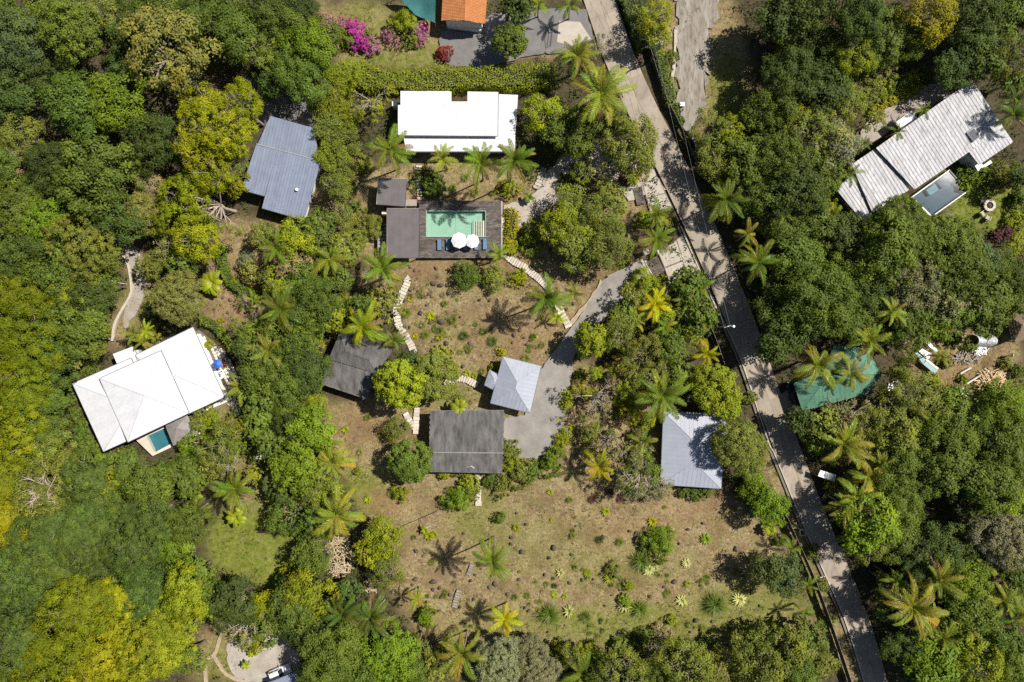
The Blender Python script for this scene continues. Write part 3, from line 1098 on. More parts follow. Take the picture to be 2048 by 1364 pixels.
deck = wthing('pool_deck', W(920, 460, 0), 'dark weathered timber deck round the green swimming pool', 'deck')
PX0, PX1, PY0, PY1 = 852, 972, 421, 474
mb = MB()
x0, x1, y0, y1 = D(838, 0).x, D(1003, 0).x, D(0, 516).y, D(0, 402).y
wx0, wx1, wy0, wy1 = D(PX0, 0).x, D(PX1, 0).x, D(0, PY1).y, D(0, PY0).y
pw = 0.19
y = y0
while y < y1:
    segs = [(x0, x1)] if (y + pw < wy0 or y > wy1) else [(x0, wx0), (wx1, x1)]
    for a, b in segs:
        x = a
        while x < b - 0.05:
            e = min(b, x + rnd.uniform(1.6, 3.2))
            if b - e < 0.5:
                e = b
            mb.box(((x + e) / 2, y + pw / 2, DZ - 0.02 + rnd.uniform(-.012, .012)), (e - x - .03, pw - .03, 0.05))
            x = e
    y += pw
pl = mb.build('plank', 'deck', deck)
pl['kind'] = 'stuff'
mb = MB()
for a, b, c, d in ((x0, y0, x1, wy0), (x0, wy1, x1, y1), (x0, wy0, wx0, wy1), (wx1, wy0, x1, wy1)):
    mb.prism([(a, b), (c, b), (c, d), (a, d)], -0.3, DZ - 0.06)
mb.build('frame', 'dark_metal', deck)
MB().prism([(x1 - .02, y0), (x1 + .14, y0), (x1 + .14, y1), (x1 - .02, y1)], -0.3, DZ + 0.02).build('edge_beam', 'stone', deck)
pool = wthing('swimming_pool', W(912, 447, 0), 'rectangular swimming pool of pale green water set in the dark deck', 'swimming pool')
MB().prism([(wx0, wy0), (wx1, wy0), (wx1, wy1), (wx0, wy1)], -0.32, 0.02).build('floor', 'pool_tile', pool)
t = 0.12
for nm, (a, b, c, d) in (('side', (wx0, wy0, wx0 + t, wy1)), ('side', (wx1 - t, wy0, wx1, wy1)), ('side', (wx0 + t, wy0, wx1 - t, wy0 + t)), ('side', (wx0 + t, wy1 - t, wx1 - t, wy1))):
    MB().prism([(a, b), (c, b), (c, d), (a, d)], 0.0, DZ + .03).build(nm, 'pool_tile', pool)
MB().prism([(D(910, 0).x, wy0 + t), (wx1 - t, wy0 + t), (wx1 - t, wy1 - t), (D(910, 0).x, wy1 - t)], 0.0, 0.06).build('shallow_floor', 'pool_tile', pool)
for i in range(5):
    xa = D(947 + i * 4.6, 0).x
    MB().prism([(xa, D(0, 473).y), (xa + 0.27, D(0, 473).y), (xa + 0.27, D(0, 441).y), (xa, D(0, 441).y)], 0.05, 0.35 + i * 0.13).build('step', 'stone', pool)
MB().prism([(D(944, 0).x, D(0, 473).y), (D(946.5, 0).x, D(0, 473).y), (D(946.5, 0).x, D(0, 443).y), (D(944, 0).x, D(0, 443).y)], 0.05, 0.30).build('step', 'pool_tile', pool)
g = MB()
g.add([(wx0 + t, wy0 + t, DZ - .1), (wx1 - t, wy0 + t, DZ - .1), (wx1 - t, wy1 - t, DZ - .1), (wx0 + t, wy1 - t, DZ - .1)], [(0, 1, 2, 3)])
g.build('water', 'water', pool)

for lab, quad, zz in (('flat dark brown roof of the long poolside pavilion beside the deck', [(774, 417), (838, 417), (838, 516), (774, 516)], 3.2),
                      ('small flat dark brown roofed pavilion above the pool deck', [(757, 356), (814, 358), (810, 413), (753, 409)], 3.3)):
    c = [W(x, y, zz) for x, y in quad]
    h = wthing('pavilion', Vector((*mean(c).xy, 0)), lab, 'pavilion')
    sheet_slope(h, [c[3], c[2], c[1] + Vector((0, 0, .05)), c[0] + Vector((0, 0, .05))], 1.15, 'brown_roof', 0.012, 0.04, under='dark_metal')
    for a, b in ((0, 1), (1, 2), (2, 3), (3, 0)):
        MB().tube([c[a] + Vector((0, 0, .02)), c[b] + Vector((0, 0, .02))], 0.06, 4).build('fascia', 'stone' if a in (0, 3) else 'dark_metal', h)
    for p in c:
        cc = mean(c)
        b_ = p + (cc - p).normalized() * 0.5
        MB().box((b_.x, b_.y, 1.5), (0.16, 0.16, 3.1)).build('post', 'wood', h)
    cc = mean(c)
    MB().prism([((p.x - cc.x) * .8 + cc.x, (p.y - cc.y) * .8 + cc.y) for p in c], -.3, .5).build('floor', 'wood', h)
    k = [((p.x - cc.x) * .8 + cc.x, (p.y - cc.y) * .8 + cc.y) for p in c]
    MB().prism([k[0], k[3], (k[3][0] + .15, k[3][1]), (k[0][0] + .15, k[0][1])], .5, 2.9).build('wall', 'white_wall', h)
h = wthing('garden_steps', W(768, 455, 0), 'dark slatted side stair left of the long pavilion', 'steps')
for i in range(7):
    MB().box(W(764 + i * .2, 470 + i * 7 - 20, .1 + .12 * i), (1.5, .5, .08)).build('step', 'wood', h)
MB().box(W(757, 485, .6), (.1, 5.0, 1.2)).build('railing', 'grey_metal', h)
MB().box(W(769, 427, .5), (0.8, 0.9, 1.0)).build('plinth', 'stone', h)
patch('terrace', [(795, 413), (834, 413), (834, 400), (812, 400), (812, 394), (795, 400)], -.3, .5, 'wood')
ribbon('stone_edging', [(1006, 436), (1007, 455), (1005, 475), (1007, 492)], 0.4, -.2, .35, 'stone', wobble=.12, step=.5)

# loungers and parasols
LG = []
for i, (lx, ly, lab) in enumerate(((879, 490, 'blue sun lounger at the pavilion end of the pool row'), (896.5, 490, 'blue sun lounger half shaded, second from the pavilion'),
                                   (915, 490, 'blue sun lounger mostly hidden under the larger white parasol'), (931, 490, 'blue sun lounger hidden between the two white parasols'),
                                   (953, 489, 'blue sun lounger peeping out beside the smaller white parasol'), (970, 488.5, 'blue sun lounger at the far open end of the pool row'))):
    b = D(lx, ly, DZ + .03)
    r = thing('sun_lounger', b, lab, 'sun lounger', 'blue sun loungers by the pool')
    if not LG:
        LG.append(MB().box((0, -.97, .26), (.72, .05, .07)).box((0, .97, .26), (.72, .05, .07)).box((-.34, 0, .26), (.05, 1.9, .07)).box((.34, 0, .26), (.05, 1.9, .07)).mesh('frame', 'dark_metal'))
        LG.append(MB().box((0, -.30, .35), (.68, 1.30, .10)).mesh('mattress', 'blue_cloth'))
        LG.append(MB().box((0, .66, .44), (.68, .66, .10), 0, math.radians(16)).mesh('backrest', 'blue_cloth'))
        LG.append(MB().box((0, 0, .12), (.06, .06, .24)).mesh('leg', 'dark_metal'))
    obj('frame', LG[0], r)
    obj('mattress', LG[1], r)
    obj('backrest', LG[2], r)
    for sx in (-.32, .32):
        for sy in (-.9, .9):
            obj('leg', LG[3], r, (sx, sy, 0))
for lx, ly, rad, lab in ((918, 480.5, 1.42, 'larger white octagonal parasol over the loungers'), (944.5, 482, 1.24, 'smaller white octagonal parasol over the loungers')):
    b = D(lx, ly, DZ + 2.4)
    b.z = DZ + .03
    r = thing('parasol', b, lab, 'parasol', 'white parasols on the deck', rz=.2 + rad)
    MB().tube([(0, 0, .05), (0, 0, 2.75)], .03, 8).build('pole', 'wood', r)
    MB().lathe([(.3, 0), (.3, .06), (.06, .1), (.05, .3)], 12).build('base', 'dark_metal', r)
    for k in range(8):
        a0, a1 = k * math.pi / 4, (k + 1) * math.pi / 4
        e0, e1 = Vector((math.cos(a0) * rad, math.sin(a0) * rad, 2.12)), Vector((math.cos(a1) * rad, math.sin(a1) * rad, 2.12))
        top = Vector((0, 0, 2.68))
        m_ = (e0 + e1) / 2 * .985 + Vector((0, 0, .03))
        c0, c1 = e0.lerp(top, .5) + Vector((0, 0, .05)), e1.lerp(top, .5) + Vector((0, 0, .05))
        cm = (c0 + c1) / 2 - Vector((0, 0, .03))
        MB().add([e0, m_, e1, c0, cm, c1, top], [(0, 1, 4, 3), (1, 2, 5, 4), (3, 4, 6), (4, 5, 6)]).build('canopy_panel', 'white_cloth', r)
        MB().tube([e0 - Vector((0, 0, .03)), top - Vector((0, 0, .06))], .012, 4).build('rib', 'wood', r)
    MB().lathe([(.05, 2.68), (.04, 2.78), (.01, 2.84)], 8).build('finial', 'wood', r)

# --- white hip-roofed villa on the left
h = wthing('villa', W(300, 790, 0), 'villa of overlapping white hip roofs with a small dark blue pool', 'house')
zc = 5.0
hip4(h, [W(199, 757, zc), W(322, 701, zc), W(378, 826, zc), W(256, 884, zc)], W(288, 791, 6.3), W(288, 791, 6.3), 1.2, 'white_roof', 0.012, 0.03, 0.075, 'seam')
zl = 3.8
r0, r1 = W(208, 790, 5.0), W(231, 839, 5.0)
hip4(h, [W(145, 767, zl), W(262, 716, zl), W(322, 851, zl), W(207, 903, zl)], r0.lerp(r1, .2) + Vector((1.4, 0.1, .1)), r0.lerp(r1, .8) + Vector((1.9, -.6, .1)), 1.2, 'white_roof', 0.012, 0.03, 0.075, 'seam')
c = [W(314, 689, zl), W(386, 654, zl), W(449, 794, zl), W(376, 828, zl)]
hip4(h, [c[1], c[2], c[2] + (c[3] - c[2]) * 1.6, c[1] + (c[0] - c[1]) * 1.6], W(352, 751, 5.0), W(352, 751, 5.0) - Vector((2.2, 0.9, 0)), 1.2, 'white_roof', 0.012, 0.03, 0.075, 'seam')
c = [W(226, 708, 3.5), W(265, 693, 3.5), W(281, 722, 3.5), W(240, 740, 3.5)]
sheet_slope(h, [c[0], c[1], c[2] + Vector((0, 0, .1)), c[3] + Vector((0, 0, .1))], 1.2, 'white_roof', 0.012, 0.03)
gutter(h, c[1], c[2])
walls(h, [W(150, 768, 3.3), W(262, 718, 3.3), W(318, 690, 3.3), W(384, 658, 3.3), W(444, 792, 3.3), W(376, 824, 3.3), W(256, 880, 3.3), W(210, 898, 3.3)], 3.6, .7)
walls(h, [W(229, 710, 3.3), W(263, 696, 3.3), W(276, 722, 3.3), W(243, 737, 3.3)], 3.3, .3, win=False)
h = wthing('garden_pavilion', W(364, 858, 0), 'small square pavilion with a grey shingled pyramid roof beside the villa pool', 'pavilion')
c = [W(331, 851, 2.9), W(374, 831, 2.9), W(395, 864, 2.9), W(347, 891, 2.9)]
ap_ = W(353, 857, 4.0)
for i in range(4):
    course_slope(h, [c[i], c[(i + 1) % 4], ap_], 'shingle_pale', .3, .3)
caps(h, [(p, ap_) for p in c], .06, 'shingle_pale')
for p in c:
    b_ = p + (mean(c) - p).normalized() * .4
    MB().box((b_.x, b_.y, 1.4), (.16, .16, 2.9)).build('post', 'wood', h)
for i in range(4):
    MB().tube([c[i] - Vector((0, 0, .05)), c[(i + 1) % 4] - Vector((0, 0, .05))], .05, 4).build('fascia', 'wood', h)

h = wthing('plunge_pool', W(316, 882, 0), 'small dark blue plunge pool with stone coping below the villa', 'swimming pool')
zz = .9
quad = [W(293, 873, zz), W(330, 856, zz), W(345, 886, zz), W(309, 905, zz)]
MB().prism([(p.x, p.y) for p in quad], -.3, .1).build('floor', 'pool_blue', h)
o_ = [W(272, 880, zz), W(327, 853, zz), W(352, 890, zz), W(305, 912, zz)]
for a, b, A_, B_ in ((quad[0], quad[1], o_[0], o_[1]), (quad[1], quad[2], o_[1], o_[2]), (quad[2], quad[3], o_[2], o_[3]), (quad[3], quad[0], o_[3], o_[0])):
    MB().prism([(p.x, p.y) for p in (a, b, B_, A_)], -.3, zz).build('coping', 'stone', h)
MB().add([(p.x, p.y, zz - .12) for p in quad], [(0, 1, 2, 3)] if True else []).build('water', 'water', h)
for o in h.children:
    if o.name.startswith('water'):
        o.data.flip_normals()

# villa terrace: white floor, pavers, furniture
tr = patch('terrace', [(390, 664), (398, 660), (452, 705), (482, 762), (470, 800), (408, 835), (400, 880), (382, 880), (378, 828)], -.3, .10, 'joint')
M['paver'] = surf('paver', (0.62, 0.58, 0.50), (0.70, 0.66, 0.58), 0.85, 2.5, bump=0.2, vary=0.1)
ang = math.radians(24)
ux, uy = Vector((math.cos(ang), math.sin(ang), 0)), Vector((-math.sin(ang), math.cos(ang), 0))
polyT = [tuple(W(*p).xy) for p in [(398, 664), (451, 707), (481, 762), (456, 780), (420, 700)]]
base_ = W(440, 730)
pm = MB().box((0, 0, .10), (.52, .52, .10), ang).mesh('paver', 'paver')
for i in range(-14, 15):
    for j in range(-14, 15):
        p = base_ + ux * i * .62 + uy * j * .62
        if point_in(p.x, p.y, polyT):
            obj('paver', pm, tr, (p.x, p.y, rnd.uniform(-.01, .01)))
for q in ([(392, 668), (402, 668), (424, 716), (412, 722)], [(412, 722), (424, 716), (446, 770), (436, 776)], [(436, 776), (446, 770), (464, 797), (456, 803)],
          [(456, 803), (440, 790), (410, 804), (412, 822)], [(384, 834), (400, 828), (404, 866), (392, 874)]):
    MB().prism([tuple(W(*p).xy) for p in q], 0, .2).build('floor_slab', 'paver', tr)
b = W(435, 728, 2.2)
r = thing('garden_parasol', (b.x, b.y, .2), 'bright blue round parasol on the villa terrace', 'parasol')
MB().tube([(0, 0, 0), (0, 0, 2.4)], .03, 8).build('pole', 'grey_metal', r)
for k in range(8):
    a0, a1 = k * math.pi / 4, (k + 1) * math.pi / 4
    MB().add([(.85 * math.cos(a0), .85 * math.sin(a0), 2.0), (.85 * math.cos(a1), .85 * math.sin(a1), 2.0), (0, 0, 2.42)], [(0, 1, 2)]).build('canopy_panel', 'bright_blue', r)
b = W(447, 727, .3)
r = thing('garden_daybed', (b.x, b.y, .15), 'orange-brown wooden daybed behind the blue parasol', 'daybed', rz=ang)
MB().box((0, 0, .3), (.9, 1.6, .12)).build('seat', 'rust_wood', r)
for sx in (-.38, .38):
    for sy in (-.7, .7):
        MB().box((sx, sy, .12), (.08, .08, .24)).build('leg', 'rust_wood', r)
MB().box((.4, 0, .55), (.08, 1.6, .4)).build('backrest', 'rust_wood', r)
b = W(440, 750, .3)
r = thing('garden_sofa', (b.x, b.y, .15), 'white terrace sofa with a grey table panel below the blue parasol', 'sofa', rz=ang)
MB().box((0, 0, .28), (1.6, 1.5, .3)).build('seat', 'white_cloth', r)
MB().box((.05, 0, .46), (.45, 1.0, .06)).build('table_panel', 'grey_metal', r)
MB().box((-.75, 0, .55), (.15, 1.5, .4)).build('backrest', 'white_cloth', r)
b = W(391, 836, .3)
r = thing('deck_chair', (b.x, b.y, .2), 'orange cushioned deck chair on the terrace by the grey pavilion', 'chair', rz=ang)
MB().box((0, 0, .35), (.9, .6, .12)).build('seat', 'rust_wood', r)
MB().box((-.4, 0, .6), (.1, .6, .5), 0, 0, .3).build('backrest', 'white_cloth', r)
for sx in (-.38, .38):
    for sy in (-.25, .25):
        MB().box((sx, sy, .14), (.06, .06, .28)).build('leg', 'wood', r)

# --- black shingled house with a hip
h = wthing('house', W(712, 738, 0), 'house with a weathered black shingled roof, hipped behind a lean-to slope', 'house')
ze = 3.3
F0, F1 = W(654, 714, 4.1), W(752, 745, 4.1)
course_slope(h, [W(645, 768, 2.9), W(734, 798, 2.9), F1, F0], 'shingle')
caps(h, [(F0, F1)], .1, 'shingle')
c = [W(658, 718, 4.25), W(752, 746, 4.25), W(786, 700, 3.2), W(680, 664, 3.2)]
ra, rb = W(691, 703, 5.2), W(737, 718, 5.2)
course_slope(h, [c[0], c[1], rb, ra], 'shingle')
course_slope(h, [c[1], c[2], rb], 'shingle')
course_slope(h, [c[2], c[3], ra, rb], 'shingle')
course_slope(h, [c[3], c[0], ra], 'shingle')
caps(h, [(c[0], ra), (c[1], rb), (c[2], rb), (c[3], ra), (ra, rb)], .09, 'shingle')
walls(h, [W(655, 762, 3.3), W(732, 790, 3.3), W(775, 704, 3.3), W(684, 672, 3.3)], 2.85, .5, 'wood')
gutter(h, W(645, 768, 2.9), W(734, 798, 2.9), 'wood')

# --- charcoal shingle house
h = wthing('house', W(932, 882, 0), 'house with a long charcoal shingled roof in two unequal slopes', 'house')
rl, rr = W(858, 905, 4.3), W(1006, 906, 4.3)
course_slope(h, [W(861, 822, 3.2), W(1008, 821, 3.2), rr, rl], 'shingle')
course_slope(h, [W(859, 943, 3.3), W(1004, 946, 3.3), rr - Vector((0, 0, .02)), rl - Vector((0, 0, .02))], 'shingle')
caps(h, [(rl, rr)], .11, 'shingle_pale')
walls(h, [W(863, 826, 3.3), W(1004, 825, 3.3), W(1002, 940, 3.3), W(862, 938, 3.3)], 3.0, .5, 'white_wall')
gutter(h, W(861, 822, 3.2), W(1008, 821, 3.2))
gutter(h, W(859, 943, 3.3), W(1004, 946, 3.3))
MB().tube([W(934, 935, 3.5), W(942, 932, 4.0), W(950, 937, 3.4)], .05, 5).build('stack_pipe', 'white_paint', h)

# --- small pale hip roof with porch
h = wthing('cottage', W(1030, 770, 0), 'cottage with a small pale grey hip roof and a pyramid porch', 'house')
zz = 3.2
ra = W(1030, 770, 4.7)
hip4(h, [W(1006, 713, zz), W(1082, 732, zz), W(1060, 826, zz), W(981, 806, zz)], W(1034, 764, 4.7), W(1031, 777, 4.7), .7, 'pale_roof', .018, .04, .07)
hip4(h, [W(979, 740, 2.9), W(1001, 752, 2.9), W(990, 781, 2.9), W(969, 770, 2.9)], W(988, 757, 3.55), W(988, 757, 3.55), .7, 'pale_roof', .018, .04, .06)
walls(h, [W(1008, 718, 3.3), W(1077, 735, 3.3), W(1057, 820, 3.3), W(985, 802, 3.3)], 3.0, .5)
for x, y in ((974, 768), (988, 777)):
    p = W(x, y, 0)
    MB().box((p.x, p.y, 1.4), (.14, .14, 2.9)).build('post', 'wood', h)

# --- large pale hip roof
h = wthing('house', W(1388, 898, 0), 'house with a large pale grey hip roof beside the road', 'house')
zz = 3.4
hip4(h, [W(1327, 823, zz), W(1453, 828, zz), W(1442, 977, zz), W(1321, 969, zz)], W(1390, 884, 4.9), W(1388, 924, 4.9), .75, 'pale_roof', .022, .05, .08)
walls(h, [W(1331, 828, 3.3), W(1448, 832, 3.3), W(1438, 972, 3.3), W(1325, 965, 3.3)], 3.2, .6)

# --- long striped white roof on the right
h = wthing('house', W(1860, 290, 0), 'long modern house with a worn white striped metal roof in stepped sections', 'house')
za = 3.6


def wz(px, py, z):
    return W(px, py, z)


sheet_slope(h, [wz(1944, 160, za + .6), wz(1752, 296, za + .6), wz(1829, 379, za), wz(1938, 304, za), wz(1990, 267, za)], .62, 'worn_roof', .045, .07, .06, under='gutter_metal')
sheet_slope(h, [wz(1944, 160, za + .6) + Vector((0, 0, .002)), wz(1990, 267, za), wz(2026, 283, za - .06)], .62, 'worn_roof', .045, .07, .06, under='gutter_metal') if False else None
sheet_slope(h, [wz(1990, 267, za), wz(1938, 304, za), wz(1958, 330, za - .16), wz(2026, 284, za - .16)], .62, 'worn_roof', .045, .07, .06, under='gutter_metal')
sheet_slope(h, [wz(1944, 160, za + .6), wz(1990, 267, za), wz(2026, 284, za - .16)], .62, 'worn_roof', .045, .07, .06, under='gutter_metal')
sheet_slope(h, [wz(1749, 298, za), wz(1703, 329, za), wz(1745, 426, za - .5), wz(1818, 380, za - .5)], .62, 'worn_roof', .045, .07, .06, under='gutter_metal')
sheet_slope(h, [wz(1704, 352, za - .6), wz(1670, 376, za - .6), wz(1724, 442, za - .95), wz(1746, 427, za - .95)], .62, 'worn_roof', .045, .07, .06, under='gutter_metal')
sheet_slope(h, [wz(1822, 222, 2.8), wz(1792, 244, 2.8), wz(1806, 262, 2.75), wz(1838, 240, 2.75)], .8, 'white_roof', .03)
walls(h, [W(1942, 168, 3.3), W(2016, 280, 3.3), W(1958, 320, 3.3), W(1938, 300, 3.3), W(1828, 372, 3.3), W(1744, 418, 3.3), W(1724, 432, 3.3), W(1680, 378, 3.3), W(1750, 300, 3.3)], 2.6, .4)
MB().prism([tuple(W(*p, 3.).xy) for p in ((1942, 170), (1985, 262), (1936, 298), (1830, 370), (1758, 298))], 2.6, 3.45).build('wall', 'white_wall', h)
p = W(1946, 270, za + .3)
sk = MB().box(p, (1.5, 2.0, .5), math.radians(-53) + math.pi / 2).build('skylight', 'grey_metal', h)
MB().box(p + Vector((0, 0, .27)), (1.3, 1.8, .05), math.radians(-53) + math.pi / 2).build('pane', 'smoked', sk)
MB().prism([tuple(W(*p, 2.).xy) for p in ((1942, 328), (1951, 322), (1962, 332), (1976, 322), (1980, 327), (1952, 344))], -.3, 2.6).build('terrace_wall', 'white_wall', h)
pool2 = wthing('infinity_pool', W(1882, 378, 0), 'grey-blue pool with white rim and a pale bench below the striped roof', 'swimming pool')
zz = .9
quad = [W(1826, 394, zz), W(1898, 342, zz), W(1934, 382, zz), W(1864, 432, zz)]
MB().prism([tuple(p.xy) for p in quad], -.3, .1).build('floor', 'pool_grey', pool2)
cq = mean(quad)
o_ = [cq + (p - cq) * 1.07 for p in quad]
for i in range(4):
    j = (i + 1) % 4
    MB().prism([tuple(p.xy) for p in (quad[i], quad[j], o_[j], o_[i])], -.3, zz + .03).build('rim', 'white_wall' if i != 1 else 'dark_metal', pool2)
MB().prism([tuple(W(*p, .7).xy) for p in ((1852, 380), (1870, 368), (1877, 380), (1860, 391))], 0, .72).build('bench', 'teal_sheet', pool2)
MB().prism([tuple(W(*p, .7).xy) for p in ((1874, 362), (1898, 346), (1910, 360), (1886, 376))], 0, .45).build('ledge', 'pool_grey', pool2)
w_ = MB().add([(p.x, p.y, zz - .1) for p in quad], [(0, 1, 2, 3)]).build('water', 'water_grey', pool2)
w_.data.flip_normals()
# fire pit and chairs on the round lawn
fp = thing('fire_pit', W(1978, 411, 0), 'round stone fire pit on the bright green lawn', 'fire pit')
for k in range(16):
    a = 2 * math.pi * k / 16
    MB().box((math.cos(a) * .85, math.sin(a) * .85, .12), (.46, .3, .30 + rnd.uniform(-.03, .03)), a).build('stone', 'stone', fp)
MB().lathe([(.64, -.1), (.64, .06), (.3, .12)], 16).build('ash_bed', 'char', fp)
for k in range(5):
    a = k * 1.25
    MB().tube([(math.cos(a) * .4, math.sin(a) * .4, .12), (math.cos(a) * .06, math.sin(a) * .06, .34)], .05, 6).build('log', 'bark', fp)
for lx, ly, fac, lab in ((1966.5, 400, -.6, 'pale garden chair above the fire pit'), (1965, 428, .55, 'pale garden chair facing the fire pit from below'), (1976, 436, 1.1, 'pale garden chair straight below the fire pit')):
    b = W(lx, ly, .3)
    r = thing('garden_chair', (b.x, b.y, -.12), lab, 'chair', 'chairs round the fire pit', rz=fac)
    MB().box((0, 0, .38), (.75, .72, .10), 0, 0, .08).build('seat', 'concrete_pale', r)
    MB().box((-.42, 0, .72), (.10, .72, .75), 0, 0, -.35).build('backrest', 'concrete_pale', r)
    for s in (-1, 1):
        MB().box((.02, s * .42, .58), (.8, .12, .05)).build('armrest', 'concrete_pale', r)
        for sx in (-.3, .32):
            MB().box((sx, s * .40, .28), (.08, .06, .58)).build('leg', 'concrete_pale', r)

# --- green roof by the road and its car
h = wthing('house', W(1690, 755, 0), 'house with a mottled green hip roof half hidden by coconut palms', 'house')
zz = 3.1
g0, g1, g2, g3, g4 = W(1588, 767, zz), W(1738, 702, zz), W(1762, 750, zz), W(1734, 787, zz), W(1605, 821, zz)
ra, rb = W(1640, 774, 4.5), W(1724, 747, 4.5)
for q in ([g0, g1, rb, ra], [g1, g2, rb], [g2, g3, rb], [g3, g4, ra, rb], [g4, g0, ra]):
    sheet_slope(h, q, .8, 'green_roof', .02, .05, under='green_roof')
caps(h, [(g0, ra), (g1, rb), (g2, rb), (g3, rb), (g4, ra), (ra, rb)], .09, 'green_roof')
w0, w1, w2, w3 = W(1648, 742, 3.5), W(1668, 690, 3.5), W(1740, 699, 3.5), W(1730, 740, 3.5)
wa, wb = W(1704, 694, 4.4), W(1692, 752, 4.4)
sheet_slope(h, [w0, w1, wa, wb], .8, 'green_roof', .02, .05, under='green_roof')
sheet_slope(h, [w2, w3, wb, wa], .8, 'green_roof', .02, .05, under='green_roof')
caps(h, [(wa, wb)], .09, 'green_roof')
for a_, b_ in ((g0, g1), (g1, g2), (g2, g3), (g3, g4), (g4, g0), (w1, w2)):
    gutter(h, a_, b_, 'green_roof')
walls(h, [W(1618, 772, 3.3), W(1684, 694, 3.3), W(1736, 704, 3.3), W(1750, 748, 3.3), W(1716, 764, 3.3), W(1628, 798, 3.3)], 2.9, .4)
for x, y in ((1597, 775), (1611, 815)):
    p = W(x, y)
    MB().box((p.x, p.y, 1.5), (.14, .14, 3.0)).build('post', 'wood', h)

# --- orange tiled roof at the top
h = wthing('house', W(932, 5, 0), 'house with an orange clay tiled gable roof at the top edge', 'house')
ra, rb = W(934, -60, 4.7), W(930, 41, 4.7)
course_slope(h, [W(883, 40, 3.5), W(889, -60, 3.5), ra, rb], 'clay', .26, .40, 'tile')
course_slope(h, [W(978, -60, 3.5), W(970, 47, 3.5), rb, ra], 'clay', .26, .40, 'tile')
caps(h, [(ra, rb)], .13, 'clay')
walls(h, [W(889, -60, 3.3), W(973, -60, 3.3), W(966, 50, 3.3), W(888, 44, 3.3)], 3.3, .35, win=False)
MB().prism([tuple(W(*p).xy) for p in ((905, 52), (966, 56), (962, 66), (905, 58))], -.3, 1.0).build('porch_wall', 'white_wall', h)

# --- shade net beside it
h = wthing('shade_sail', W(840, 15, 0), 'dark teal shade net stretched on posts by the tiled roof', 'shade sail')
c = [W(786, -20, 3.0), W(872, -20, 3.4), W(870, 45, 2.6), W(830, 30, 2.2)]
mb = MB()
n_ = 9
gv = []
for i in range(n_):
    for j in range(n_):
        s_, t_ = i / (n_ - 1), j / (n_ - 1)
        p = c[0].lerp(c[1], s_).lerp(c[3].lerp(c[2], s_), t_)
        p.z -= .9 * math.sin(math.pi * s_) * math.sin(math.pi * t_) * .6 + .12 * math.sin(9 * s_ + 5 * t_)
        gv.append(p)
mb.add(gv, [(i * n_ + j, i * n_ + j + 1, (i + 1) * n_ + j + 1, (i + 1) * n_ + j) for i in range(n_ - 1) for j in range(n_ - 1)])
mb.build('net', 'net', h, True)
for p in c:
    MB().tube([(p.x, p.y, -.3), (p.x, p.y, p.z + .1)], .05, 6).build('post', 'grey_metal', h)

# --- bottom house roof and the white car
h = wthing('house', W(580, 1390, 0), 'corner of a blue-grey metal roof below the parked car at the bottom edge', 'house')
c = [W(536, 1366, 3.4), W(590, 1345, 3.4), W(640, 1420, 3.9), W(560, 1440, 3.9)]
sheet_slope(h, [c[0], c[1], c[2], c[3]], .6, 'blue_roof', .06, under='blue_roof')
gutter(h, c[0], c[1])
walls(h, [W(544, 1368, 3.3), W(588, 1352, 3.3), W(625, 1410, 3.3), W(560, 1425, 3.3)], 3.2, .4, win=False)

# --- thatched hut on the right edge
h = wthing('hut', W(2035, 655, 0), 'brown thatched hut roof at the right edge', 'hut')
c = [W(2012, 628, 3.0), W(2060, 615, 3.0), W(2075, 668, 3.0), W(2026, 688, 3.0)]
ap_ = W(2045, 650, 4.6)
for i in range(4):
    course_slope(h, [c[i], c[(i + 1) % 4], ap_], 'thatch', .22, .4)
for p in c:
    b_ = p + (mean(c) - p).normalized() * .5
    MB().box((b_.x, b_.y, 1.4), (.18, .18, 3.0)).build('post', 'wood', h)

# --- tarpaulin shed by the road
h = wthing('shed', W(1655, 955, 0), 'little shed under a crumpled pale lavender tarpaulin beside the road', 'shed')
c = [W(1636, 952, 2.3), W(1641, 940, 2.5), W(1673, 950, 2.5), W(1669, 964, 2.2)]
gv = []
for i in range(9):
    for j in range(6):
        p = c[0].lerp(c[3], i / 8).lerp(c[1].lerp(c[2], i / 8), j / 5)
        p.z += .12 * mnoise.noise(p * 1.7)
        gv.append(p)
MB().add(gv, [(i * 6 + j, (i + 1) * 6 + j, (i + 1) * 6 + j + 1, i * 6 + j + 1) for i in range(8) for j in range(5)]).build('tarpaulin', M['white_cloth'], h)
for p in c:
    MB().tube([(p.x, p.y, -.3), (p.x, p.y, p.z)], .05, 6).build('post', 'wood', h)

